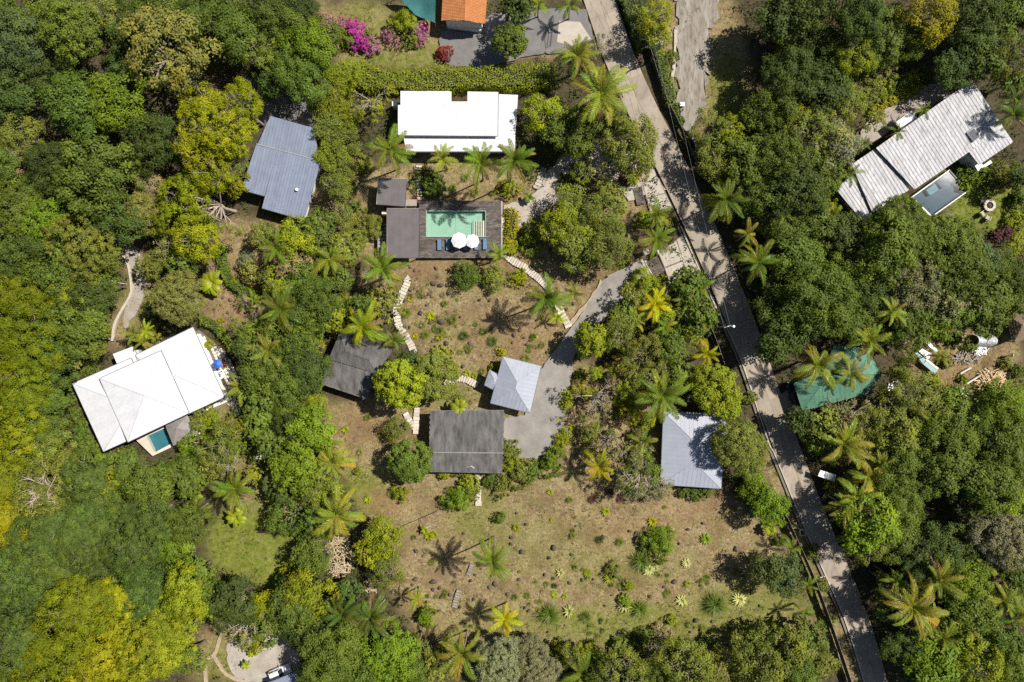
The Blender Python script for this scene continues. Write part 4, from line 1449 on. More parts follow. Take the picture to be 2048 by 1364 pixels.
# --- building site: sheets, boxes, plastic tunnel, timber
for k, (q, zz, mt, lab, nm) in enumerate((
        ([(1847, 681), (1852, 678), (1877, 701), (1871, 705)], 1.2, 'white_paint', 'long white panel lying uppermost at the building site', 'wall_panel'),
        ([(1838, 703), (1844, 697), (1864, 708), (1856, 718)], 1.2, 'white_paint', 'short wide white panel above the teal sheets at the building site', 'wall_panel'),
        ([(1830, 706), (1838, 704), (1854, 720), (1846, 728)], .9, 'teal_sheet', 'smaller faded teal sheet beside the white panels', 'roof_sheet_stack'),
        ([(1846, 728), (1852, 719), (1877, 738), (1870, 748)], .9, 'teal_sheet', 'larger faded teal sheet edged white at the building site', 'roof_sheet_stack'))):
    P_ = [W(*p, zz) for p in q]
    r = wthing(nm, Vector((*mean(P_).xy, 0)), lab, 'panel')
    MB().prism([tuple(p.xy) for p in P_], zz - .1, zz).build('panel', mt, r)
    for p in P_:
        b_ = p + (mean(P_) - p) * .15
        MB().box((b_.x, b_.y, zz / 2 - .15), (.1, .1, zz + .1)).build('trestle', 'wood', r)
    if k == 3:
        MB().prism([tuple(W(*p, zz).xy) for p in ((1851, 720), (1853, 718), (1877, 736), (1875, 739))], zz, zz + .06).build('edge_strip', 'white_paint', r)
for (x0_, y0_, x1_, y1_, lab) in ((1921, 747, 1942, 735, 'short white beam on the bare red soil'), (1934, 767, 1977, 741, 'long white beam beside the timber pile')):
    a, b = W(x0_, y0_, .15), W(x1_, y1_, .15)
    tag(MB().tube([a, b], .14, 4).build('beam', 'white_paint'), lab, 'beam')
r = wthing('plastic_tunnel', W(1970, 678, 0), 'crumpled clear plastic sheet over a frame by the thatched hut', 'plastic sheet')
gv = []
A0, A1, B0_, B1_ = W(1948, 668, .6), W(1988, 668, .6), W(1950, 692, .6), W(1984, 696, .6)
for i in range(10):
    for j in range(8):
        p = A0.lerp(A1, i / 9).lerp(B0_.lerp(B1_, i / 9), j / 7)
        p.z = .3 + 1.5 * math.sin(math.pi * j / 7) ** .8 + .25 * mnoise.noise(p * .9) + .12 * mnoise.noise(p * 3)
        gv.append(p)
MB().add(gv, [(i * 8 + j, i * 8 + j + 1, (i + 1) * 8 + j + 1, (i + 1) * 8 + j) for i in range(9) for j in range(7)]).build('sheet', 'plastic', r)
for i in (0, .5, 1):
    a, b = A0.lerp(A1, i), B0_.lerp(B1_, i)
    MB().tube([Vector((a.x, a.y, -.2)), a.lerp(b, .2) + Vector((0, 0, .9)), a.lerp(b, .5) + Vector((0, 0, 1.05)), a.lerp(b, .8) + Vector((0, 0, .9)), Vector((b.x, b.y, -.2))], .03, 5).build('hoop', 'grey_metal', r)


def heap(name, cx, cy, rx, ry, n, ln, mat, label, cat, zr=1.0, part='board', ang0=None):
    r = thing(name, W(cx, cy, 0), label, cat)
    me = [MB().box((0, 0, 0), (ln * s, .07 + .06 * s, .05)).mesh(part, mat) for s in (.6, .8, 1.0, 1.2)]
    for k in range(n):
        a, q_ = rnd.uniform(0, 6.28), math.sqrt(rnd.random())
        x, y = math.cos(a) * q_ * rx * SC, math.sin(a) * q_ * ry * SC
        z = zr * (1 - q_ ** 1.5) * rnd.uniform(.5, 1.0) + .03
        obj(part, me[k % 4], r, (x, y, z), (rnd.uniform(-.25, .25), rnd.uniform(-.25, .25), (ang0 if ang0 is not None else 0) + rnd.uniform(-1.5, 1.5)))
    return r


heap('timber_pile', 1982, 762, 30, 22, 170, 1.5, 'timber', 'loose heap of fresh pale sawn timber on the building site', 'timber pile', 1.1)
heap('straw_heap', 679, 1113, 28, 42, 300, .95, 'straw', 'tall tan heap of dried palm leaves left of the lower garden', 'leaf heap', 1.0, 'dry_leaf')
heap('dry_leaf_heap', 742, 1170, 14, 14, 60, 1.1, 'straw', 'small heap of dried leaves below the straw heap', 'leaf heap', .5, 'dry_leaf')
heap('brushwood_heap', 1755, 915, 30, 14, 90, 1.8, 'wood', 'brushwood heap behind the tarpaulin shed', 'wood pile', .6, 'stick')
heap('rubble_heap', 1960, 700, 16, 10, 60, .9, 'white_paint', 'scatter of white offcuts below the plastic sheet', 'rubble', .4, 'offcut')
heap('timber_stack', 1935, 715, 26, 10, 40, 2.0, 'wood', 'grey stack of old boards beside the plastic sheet', 'timber stack', .4, 'board', .6)
heap('white_bag_heap', 1924, 786, 10, 9, 40, .7, 'white_paint', 'crumpled white sacks at the foot of the building site', 'sacks', .5, 'sack')
heap('white_scrap_heap', 1790, 772, 16, 11, 60, .6, 'white_paint', 'white scrap scattered under trees right of the green roof', 'scrap', .4, 'offcut')
heap('fallen_wall', 545, 1064, 28, 5, 50, .55, 'rock', 'low line of broken stones across the oval lawn', 'stone line', .3, 'stone', .2)
b = W(2024, 711, .9)
# ---------------------------------------------------------------- cars


def car(name, loc, rz, label, paint, L_=4.3, wd=1.82):
    r = thing(name, loc, label, 'car', rz=rz)
    # body: loft of cross-sections along x
    prof = [(-.50, .42, .86, .78), (-.485, .34, 1.02, .90), (-.40, .30, 1.06, .96), (-.18, .28, 1.06, 1.0), (.12, .28, 1.05, 1.0), (.22, .28, 1.03, 1.0), (.38, .30, .98, .96), (.47, .34, .90, .88), (.50, .44, .78, .76)]
    mb = MB()
    vs_, fs_ = [], []
    for x, z0, z1, ws in prof:
        w = wd / 2 * ws
        zm = (z0 + z1) / 2
        ring = [(-w * .9, z0), (-w, z0 + .15), (-w, zm + .08), (-w * .95, z1 - .05), (-w * .86, z1), (w * .86, z1), (w * .95, z1 - .05), (w, zm + .08), (w, z0 + .15), (w * .9, z0)]
        vs_ += [(x * L_, y, z) for y, z in ring]
    n = 10
    for i in range(len(prof) - 1):
        for k in range(n):
            fs_.append((i * n + k, i * n + (k + 1) % n, (i + 1) * n + (k + 1) % n, (i + 1) * n + k))
    fs_ += [tuple(range(n)), tuple((len(prof) - 1) * n + k for k in range(n - 1, -1, -1))]
    body = mb.add(vs_, [f[::-1] for f in fs_]).build('body', paint, r, False)
    # greenhouse
    zb, zt = 1.03, 1.66
    cb = [(-.47, .86), (.18, .86)]
    ct = [(-.43, .72), (.03, .72)]
    w2 = wd / 2
    B = [(-.465 * L_, -w2 * .88, zb), (.17 * L_, -w2 * .88, zb), (.17 * L_, w2 * .88, zb), (-.465 * L_, w2 * .88, zb)]
    T = [(-.42 * L_, -w2 * .74, zt), (.02 * L_, -w2 * .74, zt), (.02 * L_, w2 * .74, zt), (-.42 * L_, w2 * .74, zt)]
    MB().add(B + T, [(0, 1, 5, 4), (1, 2, 6, 5), (2, 3, 7, 6), (3, 0, 4, 7)]).build('cabin_glass', 'glass', r)
    rf = MB().add([(x, y, zt) for x, y, z in T] + [(x * .97, y * .92, zt + .06) for x, y, z in T],
                  [(0, 1, 5, 4), (1, 2, 6, 5), (2, 3, 7, 6), (3, 0, 4, 7), (4, 5, 6, 7)]).build('roof', paint, r)
    for s in (-1, 1):
        MB().tube([(-.40 * L_, s * .52, zt + .10), (-.02 * L_, s * .52, zt + .10)], .03, 5).build('roof_rail', 'dark_metal', rf)
        for a, b in (((.17 * L_, s * w2 * .88, zb), (.02 * L_, s * w2 * .74, zt)), ((-.16 * L_, s * w2 * .885, zb), (-.17 * L_, s * w2 * .745, zt)), ((-.465 * L_, s * w2 * .88, zb), (-.42 * L_, s * w2 * .74, zt))):
            MB().tube([a, b], .04, 5).build('pillar', paint, r)
        MB().box((.12 * L_, s * (w2 + .08), 1.08), (.14, .2, .13)).build('mirror', paint, r)
        MB().box((.485 * L_, s * .58, .76), (.10, .36, .14)).build('headlight', 'plastic', r)
        MB().box((-.492 * L_, s * .66, .86), (.06, .2, .22)).build('tail_light', 'rust_wood', r)
        for x in (-.31, .31):
            wm = MB()
            prof2 = [(.20, -.10), (.33, -.11), (.35, -.06), (.35, .06), (.33, .11), (.20, .10)]
            ring = []
            for pr, py in prof2:
                for k in range(14):
                    t = 2 * math.pi * k / 14
                    ring.append((x * L_ + pr * math.cos(t), s * (w2 - .10) + py, .35 + pr * math.sin(t)))
            f2 = [(i * 14 + k, i * 14 + (k + 1) % 14, (i + 1) * 14 + (k + 1) % 14, (i + 1) * 14 + k) for i in range(5) for k in range(14)]
            tyre = wm.add(ring, f2).build('wheel', 'rubber', r)
            MB().box((x * L_, s * (w2 - .05), .35), (.30, .10, .30), 0, 0, .4).build('rim', 'grey_metal', tyre)
    return r


car('parked_car', W(560.5, 1343, .6) - Vector((0, 0, .57)), math.radians(22), 'white parked car with dark windscreen and roof rails at the bottom edge', 'white_paint', 3.9, 1.75)
M['dark_paint'] = surf('dark_blue_paint', (0.012, 0.016, 0.03), None, 0.25, 3, bump=0, spec=0.6)
car('parked_car', W(1590, 786, 1) - Vector((0, 0, .94)), math.radians(105), 'dark parked car half under the green roof beside the road', 'dark_paint', 4.4, 1.8)

# person in a bright vest at the right edge


def person():
    b = W(2026, 711, .9)
    r = thing('person', (b.x, b.y, 0.0), 'person in a bright yellow-green vest and teal trousers bending at the building site', 'person', rz=2.9)
    V_ = [(0, 0, .88), (.12, 0, 1.08), (.28, 0, 1.25), (.38, 0, 1.36), (.44, 0, 1.40),
          (0, .10, .84), (.06, .13, .46), (-.02, .14, .07), (.12, .16, .03),
          (0, -.10, .84), (-.04, -.13, .46), (-.16, -.14, .07), (-.02, -.16, .03),
          (.31, .19, 1.28), (.42, .26, 1.02), (.56, .20, .82), (.31, -.19, 1.28), (.40, -.27, 1.02), (.55, -.18, .80)]
    R_ = [.15, .14, .16, .08, .065, .10, .075, .05, .04, .10, .075, .05, .04, .075, .05, .038, .075, .05, .038]
    E_ = [(0, 1), (1, 2), (2, 3), (3, 4), (0, 5), (5, 6), (6, 7), (7, 8), (0, 9), (9, 10), (10, 11), (11, 12), (2, 13), (13, 14), (14, 15), (2, 16), (16, 17), (17, 18)]
    import bmesh
    me = bpy.data.meshes.new('body')
    bm = bmesh.new()
    lay = bm.verts.layers.skin.verify()
    bv = [bm.verts.new(v) for v in V_]
    for v, q in zip(bv, R_):
        v[lay].radius = (q, q)
    bv[0][lay].use_root = True
    for i, j in E_:
        bm.edges.new((bv[i], bv[j]))
    bm.to_mesh(me)
    bm.free()
    me.materials.append(surf('skin_and_trousers', (0.03, 0.10, 0.12), (0.04, 0.13, 0.15), .8, 4, bump=.1))
    o = bpy.data.objects.new('body', me)
    link(o, r)
    o.modifiers.new('skin', 'SKIN')
    s = o.modifiers.new('sub', 'SUBSURF')
    s.levels = s.render_levels = 1
    skin = surf('skin', (0.30, 0.17, 0.11), None, .6, 4, bump=.05)
    # vest follows the torso
    rings = []
    for (x, z, rx, ry) in ((.0, .86, .17, .19), (.12, 1.06, .17, .20), (.26, 1.22, .19, .23), (.34, 1.33, .15, .22), (.39, 1.38, .09, .10)):
        d = Vector((.55, 0, .8)).normalized()
        e = Vector((.8, 0, -.55)).normalized()
        rings.append([Vector((x, 0, z)) + e * rx * math.cos(t) + Vector((0, 1, 0)) * ry * math.sin(t) for t in [2 * math.pi * k / 14 for k in range(14)]])
    MB().add([v for q in rings for v in q], [(i * 14 + k, i * 14 + (k + 1) % 14, (i + 1) * 14 + (k + 1) % 14, (i + 1) * 14 + k) for i in range(4) for k in range(14)]).build('vest', 'hivis', r, True)
    hd = MB().lathe([(.02, -.12), (.07, -.09), (.09, 0), (.085, .06), (.05, .11), (.01, .125)], 12, (.53, 0, 1.50)).build('head', skin, r, True)
    MB().lathe([(.095, .02), (.10, .05), (.07, .12), (.01, .145)], 12, (.52, 0, 1.51)).build('hair', 'char', r, True)
    for s_ in (-1, 1):
        for k in range(5):
            x0_, y0_ = .56, s_ * .19
            MB().tube([(x0_, y0_ + .015 * (k - 2), .80), (x0_ + .02, y0_ + .018 * (k - 2), .75), (x0_ + .01, y0_ + .018 * (k - 2), .71 + (.02 if k in (0, 4) else 0))], [.011, .010, .007], 5).build('finger', skin, r)


person()

# ---------------------------------------------------------------- poles, wires, lamps


def pole(base_px, hgt, label, cat, arm=0.0, name='utility_pole', r0=.14, mat='wood', arm_rz=0.0):
    b = W(*base_px)
    r = thing(name, b, label, cat)
    MB().tube([(0, 0, -.4), (0, 0, hgt * .5), (0, 0, hgt)], [r0, r0 * .85, r0 * .7], 10).build('pole', mat, r)
    if arm:
        d = Vector((math.cos(arm_rz), math.sin(arm_rz), 0))
        MB().box((0, 0, hgt - .35), (arm, .10, .12), arm_rz).build('crossarm', mat, r)
        for k in (-.45, -.15, .15, .45):
            MB().lathe([(.03, 0), (.06, .05), (.04, .12), (.06, .16), (.02, .2)], 8, tuple(d * arm * k + Vector((0, 0, hgt - .29)))).build('insulator', 'white_paint', r)
    return r


p1 = pole((1301, 124), 8.4, 'utility pole with a crossarm standing between road and gravel track', 'utility pole', 2.0, arm_rz=.35)
MB().lathe([(.02, 0), (.22, .05), (.22, .55), (.1, .62)], 10, (.35, .05, 6.9)).build('transformer', 'grey_metal', p1)
p2 = pole((1424, 655), 9.2, 'utility pole with a white lamp head beside the middle of the road', 'utility pole', 1.2, arm_rz=.35, mat='concrete_pale')
lp = MB().tube([(.1, 0, 8.9), (.5, 0, 9.2), (.9, 0, 9.25)], .04, 6).build('lamp_arm', 'grey_metal', p2)
MB().lathe([(.05, .1), (.2, .05), (.24, -.05), (.12, -.12)], 10, (.95, 0, 9.25)).build('lamp_head', 'white_paint', p2)


def wire(a, b, sag, label):
    pts = []
    for k in range(17):
        t = k / 16
        p = a.lerp(b, t)
        p.z -= sag * 4 * t * (1 - t)
        pts.append(p)
    o = MB().tube(pts, .013, 4).build('power_line', 'grey_metal')
    tag(o, label, 'cable', 'overhead lines along the road')


t1, t2 = W(1301, 124), W(1424, 655)
wire(t1 + Vector((-.2, 0, 5.4)), t2 + Vector((-.2, 0, 7.6)), .7, 'lower overhead cable between the two utility poles')
wire(t1 + Vector((.6, .2, 8.2)), t2 + Vector((.4, .2, 9.0)), .8, 'upper overhead cable between the two utility poles')
wire(t1 + Vector((-.2, 0, 5.4)), W(1250, -80, 6.5), .5, 'lower overhead cable running off the top edge')
wire(t1 + Vector((.6, .2, 8.2)), W(1262, -80, 9), .5, 'upper overhead cable running off the top edge')
lpole = pole((874, 1023), 9.0, 'slender grey lamp pole leaning over the lower garden', 'lamp pole', 0, 'lamp_pole', .07, 'grey_metal')
MB().tube([(0, 0, 8.8), (-.15, -.1, 9.2), (-.5, -.25, 9.35)], .05, 6).build('lamp_arm', 'grey_metal', lpole)
MB().box((-.7, -.35, 9.35), (.5, .22, .12), .5).build('lamp_head', 'grey_metal', lpole)
l2 = thing('post_lamp', W(252, 568), 'white post lamp beside the left driveway', 'lamp')
MB().tube([(0, 0, -.2), (0, 0, 3.2)], .06, 8).build('post', 'white_paint', l2)
MB().box((-.5, .1, 3.25), (1.2, .45, .12), -.2).build('lamp_head', 'white_paint', l2)
l3 = thing('meter_box', W(1362, 212), 'small white cabinet at the foot of the gravel track', 'cabinet')
MB().box((0, 0, .45), (.7, .6, 1.0)).build('body', 'white_paint', l3)
MB().box((0, 0, .98), (.8, .7, .06)).build('lid', 'white_paint', l3)
MB().box((0, -.31, .45), (.5, .03, .8)).build('door', 'grey_metal', l3)
l4 = thing('drain_box', W(1604, 1064), 'square concrete drain box on the road verge', 'drain')
for x, y, sx, sy in ((-.5, 0, .16, 1.2), (.5, 0, .16, 1.2), (0, -.52, .84, .16), (0, .52, .84, .16)):
    MB().box((x, y, .15), (sx, sy, .6)).build('wall', 'concrete_pale', l4)
MB().box((0, 0, -.08), (.84, .88, .1)).build('floor', 'char', l4)

# ---------------------------------------------------------------- gates and fences
g = thing('sliding_gate', W(1311, 533), 'dark slatted timber gate lying across the lower concrete entrance', 'gate', rz=math.radians(25) + .1)
for k in range(9):
    MB().box((-.95 + k * .235, 0, .12), (.19, 3.0, .08)).build('slat', 'deck', g)
for y in (-1.2, 0, 1.2):
    MB().box((0, y, .05), (2.15, .1, .07)).build('rail', 'dark_metal', g)
g = thing('sliding_gate', W(1279, 392), 'dark slatted timber gate beside the upper concrete entrance', 'gate', rz=math.radians(14))
for k in range(7):
    MB().box((-.75 + k * .235, 0, .12), (.19, 3.2, .08)).build('slat', 'deck', g)
for y in (-1.2, 0, 1.2):
    MB().box((0, y, .05), (1.7, .1, .07)).build('rail', 'dark_metal', g)
for (x, y, lab) in ((1316, 506, 'white gate pillar above the lower entrance'), (1336, 566, 'white gate pillar below the lower entrance'), (1289, 506, 'white gate pillar at the end of the grey drive')):
    b = W(x, y)
    r = thing('gate_pillar', b, lab, 'pillar')
    MB().box((0, 0, .8), (.75, .75, 2.0), .4).build('shaft', 'white_wall', r)
    MB().box((0, 0, 1.84), (.9, .9, .1), .4).build('cap', 'stone', r)
g = thing('driveway_gate', W(1104, 68), 'curved black iron gate standing open on the top forecourt', 'gate', rz=math.radians(84))
for k in range(14):
    MB().tube([(-2.2 + k * .34, 0, .1), (-2.2 + k * .34, 0, 1.5 + .35 * math.sin(k / 13 * math.pi))], .02, 5).build('bar', 'dark_metal', g)
for z in (.2, 1.0):
    MB().tube([(-2.3, 0, z), (2.3, 0, z)], .03, 5).build('rail', 'dark_metal', g)
MB().tube([(-2.3, 0, 1.4), (-1, .0, 1.78), (0, 0, 1.9), (1, 0, 1.78), (2.3, 0, 1.4)], .035, 5).build('top_rail', 'dark_metal', g)
tag(ribbon('garden_wall', [(1215, 553), (1250, 537), (1286, 518)], .22, -.3, .4, 'wood', kind=False), 'low weathered garden wall along the top of the grey drive', 'wall')
ribbon('gate_track', [(1286, 518), (1304, 556)], .16, -.3, .07, 'dark_metal')


def fence(pxpts, hgt, label, step=3.0, panel_mat='rail', rails=True):
    pts = resample([W(*p) for p in pxpts], step)
    r = thing('boundary_fence', pts[0], label, 'fence')
    o0 = Vector(pts[0])
    for i, p in enumerate(pts):
        q = p - o0
        MB().tube([(q.x, q.y, -.4), (q.x, q.y, hgt + .1)], .05, 6).build('post', 'grey_metal', r)
        if i + 1 < len(pts):
            n_ = pts[i + 1] - o0
            m_ = (q + n_) / 2
            d = n_ - q
            MB().box((m_.x, m_.y, hgt / 2), (d.length - .12, .03, hgt), math.atan2(d.y, d.x)).build('panel', panel_mat, r)
            MB().tube([(q.x, q.y, hgt + .03), (n_.x, n_.y, hgt + .03)], .025, 5).build('top_rail', 'wood', r)
    return r


fence([(1550, 990), (1585, 1070), (1615, 1135), (1640, 1200), (1672, 1290), (1700, 1375)], 1.9, 'long dark green boundary fence along the lower garden beside the road')
fence([(1390, 600), (1420, 660), (1447, 735), (1470, 800)], 1.6, 'short dark fence between garden palms and the road below the apron')
fence([(1262, 0), (1285, 60), (1306, 130), (1330, 200), (1365, 270), (1392, 330)], 1.5, 'dark fence under creepers between the road and the gravel track')
tag(ribbon('boundary_wall', [(1375, 262), (1392, 300), (1408, 345)], .35, -.3, 1.0, 'wood', kind=False), 'weathered low wall at the foot of the gravel track', 'wall')
# ---------------------------------------------------------------- foliage prototypes
COLS = {
    'dark': ((0.070, 0.104, 0.022), 'dark green'), 'green': ((0.104, 0.150, 0.024), 'green'), 'leafy': ((0.083, 0.128, 0.025), 'leaf-green'), 'mid': ((0.118, 0.165, 0.024), 'mid-green'),  # dark also paints shade into the crowns of the top right woods
    'bright': ((0.150, 0.225, 0.016), 'bright green'), 'lime': ((0.225, 0.265, 0.016), 'lime green'), 'olive': ((0.165, 0.192, 0.034), 'olive'),
    'khaki': ((0.215, 0.222, 0.055), 'khaki'), 'yellow': ((0.225, 0.250, 0.007), 'yellow'), 'mustard': ((0.155, 0.190, 0.007), 'mustard yellow'),
    'orange': ((0.225, 0.215, 0.007), 'orange-yellow'), 'grey': ((0.21, 0.22, 0.115), 'grey-green'), 'tan': ((0.26, 0.215, 0.12), 'tan'),
    'blue': ((0.098, 0.145, 0.050), 'bluish green'), 'silver': ((0.42, 0.45, 0.45), 'silvery white'), 'magenta': ((0.36, 0.045, 0.27), 'magenta'),
    'pink': ((0.36, 0.17, 0.24), 'pale pink'), 'red': ((0.28, 0.05, 0.045), 'red'), 'gold': ((0.29, 0.275, 0.008), 'golden'), 'pale': ((0.40, 0.40, 0.17), 'pale variegated'),
    'plum': ((0.12, 0.05, 0.055), 'plum-red')}


def unit(a):
    return a / np.maximum(np.linalg.norm(a, axis=1, keepdims=True), 1e-6)


def leaf_quads(pos, nrm, size, aspect, rng, lean=None, bright=None, hue=None, fold=.18):
    n = len(pos)
    r = rng.normal(size=(n, 3))
    if lean is not None:
        r = r * .35 + lean
    t = unit(r - nrm * np.sum(r * nrm, 1, keepdims=True))
    b = np.cross(nrm, t)
    L_ = (size * rng.uniform(.7, 1.3, n))[:, None]
    w = L_ * aspect * .5
    v = np.stack([pos - t * L_ * .5, pos + b * w - nrm * fold * L_ - t * L_ * .05, pos + t * L_ * .5 - nrm * .12 * L_, pos - b * w - nrm * fold * L_ - t * L_ * .05], 1)
    if bright is None:
        bright = np.ones(n)
    if hue is None:
        hue = np.zeros(n)
    br = bright * rng.uniform(.78, 1.22, n)
    hu = np.clip(hue + rng.uniform(-.12, .28, n), 0, 1)
    tint_ = np.repeat(np.stack([br, hu, np.zeros(n)], 1), 4, 0)
    return v.reshape(-1, 3), tint_


def quads_mesh(name, V, T, mat):
    return np_mesh(name, V, np.arange(len(V)).reshape(-1, 4), T, mat)


STY = {  # lobe radius, flatness, cover, leaf length, aspect, upness, keep, hue
    'D': dict(lr=1.0, flat=.80, cover=1.0, leaf=.42, asp=.60, fill=.75, keep=.93, hue=.12, rough=.24),
    'F': dict(lr=.95, flat=.62, cover=1.0, leaf=.31, asp=.60, fill=.80, keep=.90, hue=.15, rough=.30),
    'L': dict(lr=.85, flat=.80, cover=1.0, leaf=.36, asp=.55, fill=.62, keep=.78, hue=.15, rough=.26),
    'E': dict(lr=.60, flat=.75, cover=1.3, leaf=.25, asp=.55, fill=.70, keep=.95, hue=.10, rough=.14),
    'M': dict(lr=.80, flat=.80, cover=.95, leaf=.34, asp=.66, fill=1.25, keep=1.0, hue=.12, rough=.14),
    'S': dict(lr=.60, flat=.75, cover=.55, leaf=.30, asp=.5, fill=.45, keep=.55, hue=.15, rough=.3),
    'B': dict(lr=.50, flat=.85, cover=.95, leaf=.30, asp=.50, fill=.70, keep=.86, hue=.14, rough=.36),
}


def crown_mesh(sty, R, seed):
    rng = np.random.default_rng(seed)
    p = dict(STY[sty])
    if sty in 'DLB':
        p['leaf'] *= rng.uniform(.72, 1.25)
        p['lr'] *= rng.uniform(.75, 1.3)
        p['flat'] *= rng.uniform(.8, 1.1)
        p['asp'] *= rng.uniform(.75, 1.1)
        p['fill'] *= rng.uniform(.8, 1.1)
    lr = p['lr'] * (1 if R > 2.6 else max(.35, R / 2.6))
    # lobe centres over a dome
    area_ = 4 * math.pi * R * R * .66 * (.55 + .45 * p['flat'])
    nl = max(7, int(p['cover'] * area_ / (math.pi * lr * lr)))
    i = np.arange(int(nl * 1.55)) + .5
    z = 1 - 2 * i / len(i)
    ph = i * 2.399963 + rng.uniform(0, 6.28)
    d = np.stack([np.sqrt(1 - z * z) * np.cos(ph), np.sqrt(1 - z * z) * np.sin(ph), z], 1)
    d = d[z > -.32]
    d = unit(d + rng.normal(size=d.shape) * .35 * lr / R)
    f = np.zeros(len(d))
    for k in range(7):
        kv = rng.normal(size=3) * rng.uniform(1.2, 4.0)
        f += np.cos(d @ kv + rng.uniform(0, 6.28)) / 7 ** .5
    rad = (R - lr * .75) * (1 + p['rough'] * f + rng.uniform(-.10, .05, len(d)))
    g = np.zeros(len(d))
    for k in range(5):
        kv = rng.normal(size=3) * rng.uniform(2.5, 5.0)
        g += np.cos(d @ kv + rng.uniform(0, 6.28)) / 5 ** .5
    keep = g > np.quantile(g, 1 - p['keep']) if p['keep'] < 1 else np.ones(len(d), bool)
    d, rad, f = d[keep], rad[keep], f[keep]
    C = d * rad[:, None]
    C[:, 2] *= p['flat']
    lrs = lr * rng.uniform(.5, 1.4, len(C))
    per = np.maximum(6, (p['fill'] * 2 * math.pi * lrs ** 2 / (p['leaf'] ** 2 * p['asp'] * .5))).astype(int)
    li = np.repeat(np.arange(len(C)), per)
    n = len(li)
    out = unit(C + np.array([0, 0, .35 * R]))
    dv = unit(rng.normal(size=(n, 3)) + out[li] * .85 + np.array([0, 0, .35]))
    rr = lrs[li] * (rng.uniform(.45, 1.05, n) + np.abs(rng.normal(size=n)) * .16)
    pos = C[li] + dv * rr[:, None] * np.array([1, 1, .8])
    nrm = unit(dv * .8 + out[li] * .25 + np.array([0, 0, .45]) + rng.normal(size=(n, 3)) * .45)
    cb = rng.uniform(.80, 1.18, len(C))[li]
    ch = np.clip(p['hue'] + rng.normal(size=len(C)) * (.30 if sty in 'FL' else .16) + .12 * f, 0, 1)[li]
    lean = unit(dv + np.array([0, 0, -.4]))
    V, T = leaf_quads(pos, nrm, p['leaf'], p['asp'], rng, lean, cb, ch)
    # inner leaves close the view through the crown
    if sty not in 'S':
        m = int(n * (.16 if sty != 'L' else .06))
        dv = unit(rng.normal(size=(m, 3)) + np.array([0, 0, .5]))
        pos = dv * (R * .62 * rng.uniform(.5, 1, m) ** .5)[:, None] * np.array([1, 1, p['flat']])
        V2, T2 = leaf_quads(pos, unit(dv + rng.normal(size=(m, 3)) * .5), p['leaf'] * 1.5, p['asp'], rng, None, None, None)
        V, T = np.concatenate([V, V2]), np.concatenate([T, T2])
    return quads_mesh('crown', V, T, M['leaf']), C


def trunk_mesh(R, flat, hc, seed, ends, thick=1.0, many=10, pale=False):
    """Trunk from the ground (z=-hc) to the crown centre (z=0) and limbs out to the lobes."""
    rng = random.Random(seed)
    mb = MB()
    r0 = (.10 + .035 * R) * thick
    j = lambda a: rng.uniform(-a, a)
    mid = Vector((j(.3), j(.3), -hc * .5))
    fork = Vector((j(.3), j(.3), -R * flat * .45))
    mb.tube([(0, 0, -hc - .4), (0, 0, -hc + .2), mid, fork], [r0 * 1.5, r0 * 1.1, r0 * .9, r0 * .75], 8)
    idx_ = rng.sample(range(len(ends)), min(many, len(ends)))
    for k in idx_:
        e = Vector(ends[k])
        m1 = fork.lerp(e, .4) + Vector((j(.12) * R, j(.12) * R, R * .10))
        mb.tube([fork - Vector((0, 0, .1)), m1, e * .97], [r0 * .5, r0 * .3, r0 * .08], 5)
        for q in range(2 if not pale else 4):
            a = m1.lerp(e, rng.uniform(.1, .6))
            b = a + Vector((j(.3) * R, j(.3) * R, abs(j(.18)) * R))
            mb.tube([a, a.lerp(b, .5) + Vector((j(.1), j(.1), .1)) * R * .3, b], [r0 * .2, r0 * .13, r0 * .04], 4)
    return mb.mesh('trunk', 'bark', True)


PROTO = {}


def proto(sty, R):
    sizes = {'D': (2.6, 4.4, 6.6), 'F': (3.0, 4.6, 6.4), 'L': (2.6, 4.2, 6.4), 'E': (2.6, 4.6, 7.0), 'M': (2.6, 4.2), 'S': (3.0, 4.6), 'B': (.9, 1.6, 2.5)}[sty]
    Rp = min(sizes, key=lambda s: abs(math.log(s / R)))
    nseed = 5 if sty == 'D' else 4 if sty in 'LB' else 3
    k = (sty, Rp, rnd.randrange(nseed))
    if k not in PROTO:
        sd = hash((ord(sty), int(Rp * 10), k[2])) % 100000
        cm, ends = crown_mesh(sty, Rp, sd)
        top = ends[ends[:, 2] > -.1 * Rp]
        pale = sty in 'SL'
        hc_ = Rp * 1.35 if sty != 'B' else Rp * .6
        tm = trunk_mesh(Rp, STY[sty]['flat'], hc_, sd + 1, [tuple(v) for v in top], 1.0, 16 if sty == 'S' else 10 if pale else 7, pale)
        PROTO[k] = (cm, tm, hc_)
    return Rp, PROTO[k]


BARK = {'D': (.75, .7, .65), 'F': (1.2, 1.15, 1.05), 'L': (1.5, 1.45, 1.4), 'E': (1, .95, .9), 'M': (.7, .65, .6), 'S': (2.0, 1.95, 1.9), 'B': (.8, .75, .65)}
KIND = {'D': 'dense tree', 'F': 'spreading tree', 'L': 'loose tree', 'E': 'feathery tree', 'M': 'domed tree', 'S': 'sparse twiggy tree', 'B': 'bush'}


def size_word(r, bush=False):
    if bush:
        return 'small' if r < 16 else 'medium' if r < 26 else 'large'
    return 'small' if r < 36 else 'medium' if r < 52 else 'large'


def jitter_col(c, a=.16):
    k = 1 + rnd.uniform(-a, a)
    return tuple(max(.003, v * k * (1 + rnd.uniform(-.05, .05))) for v in c)


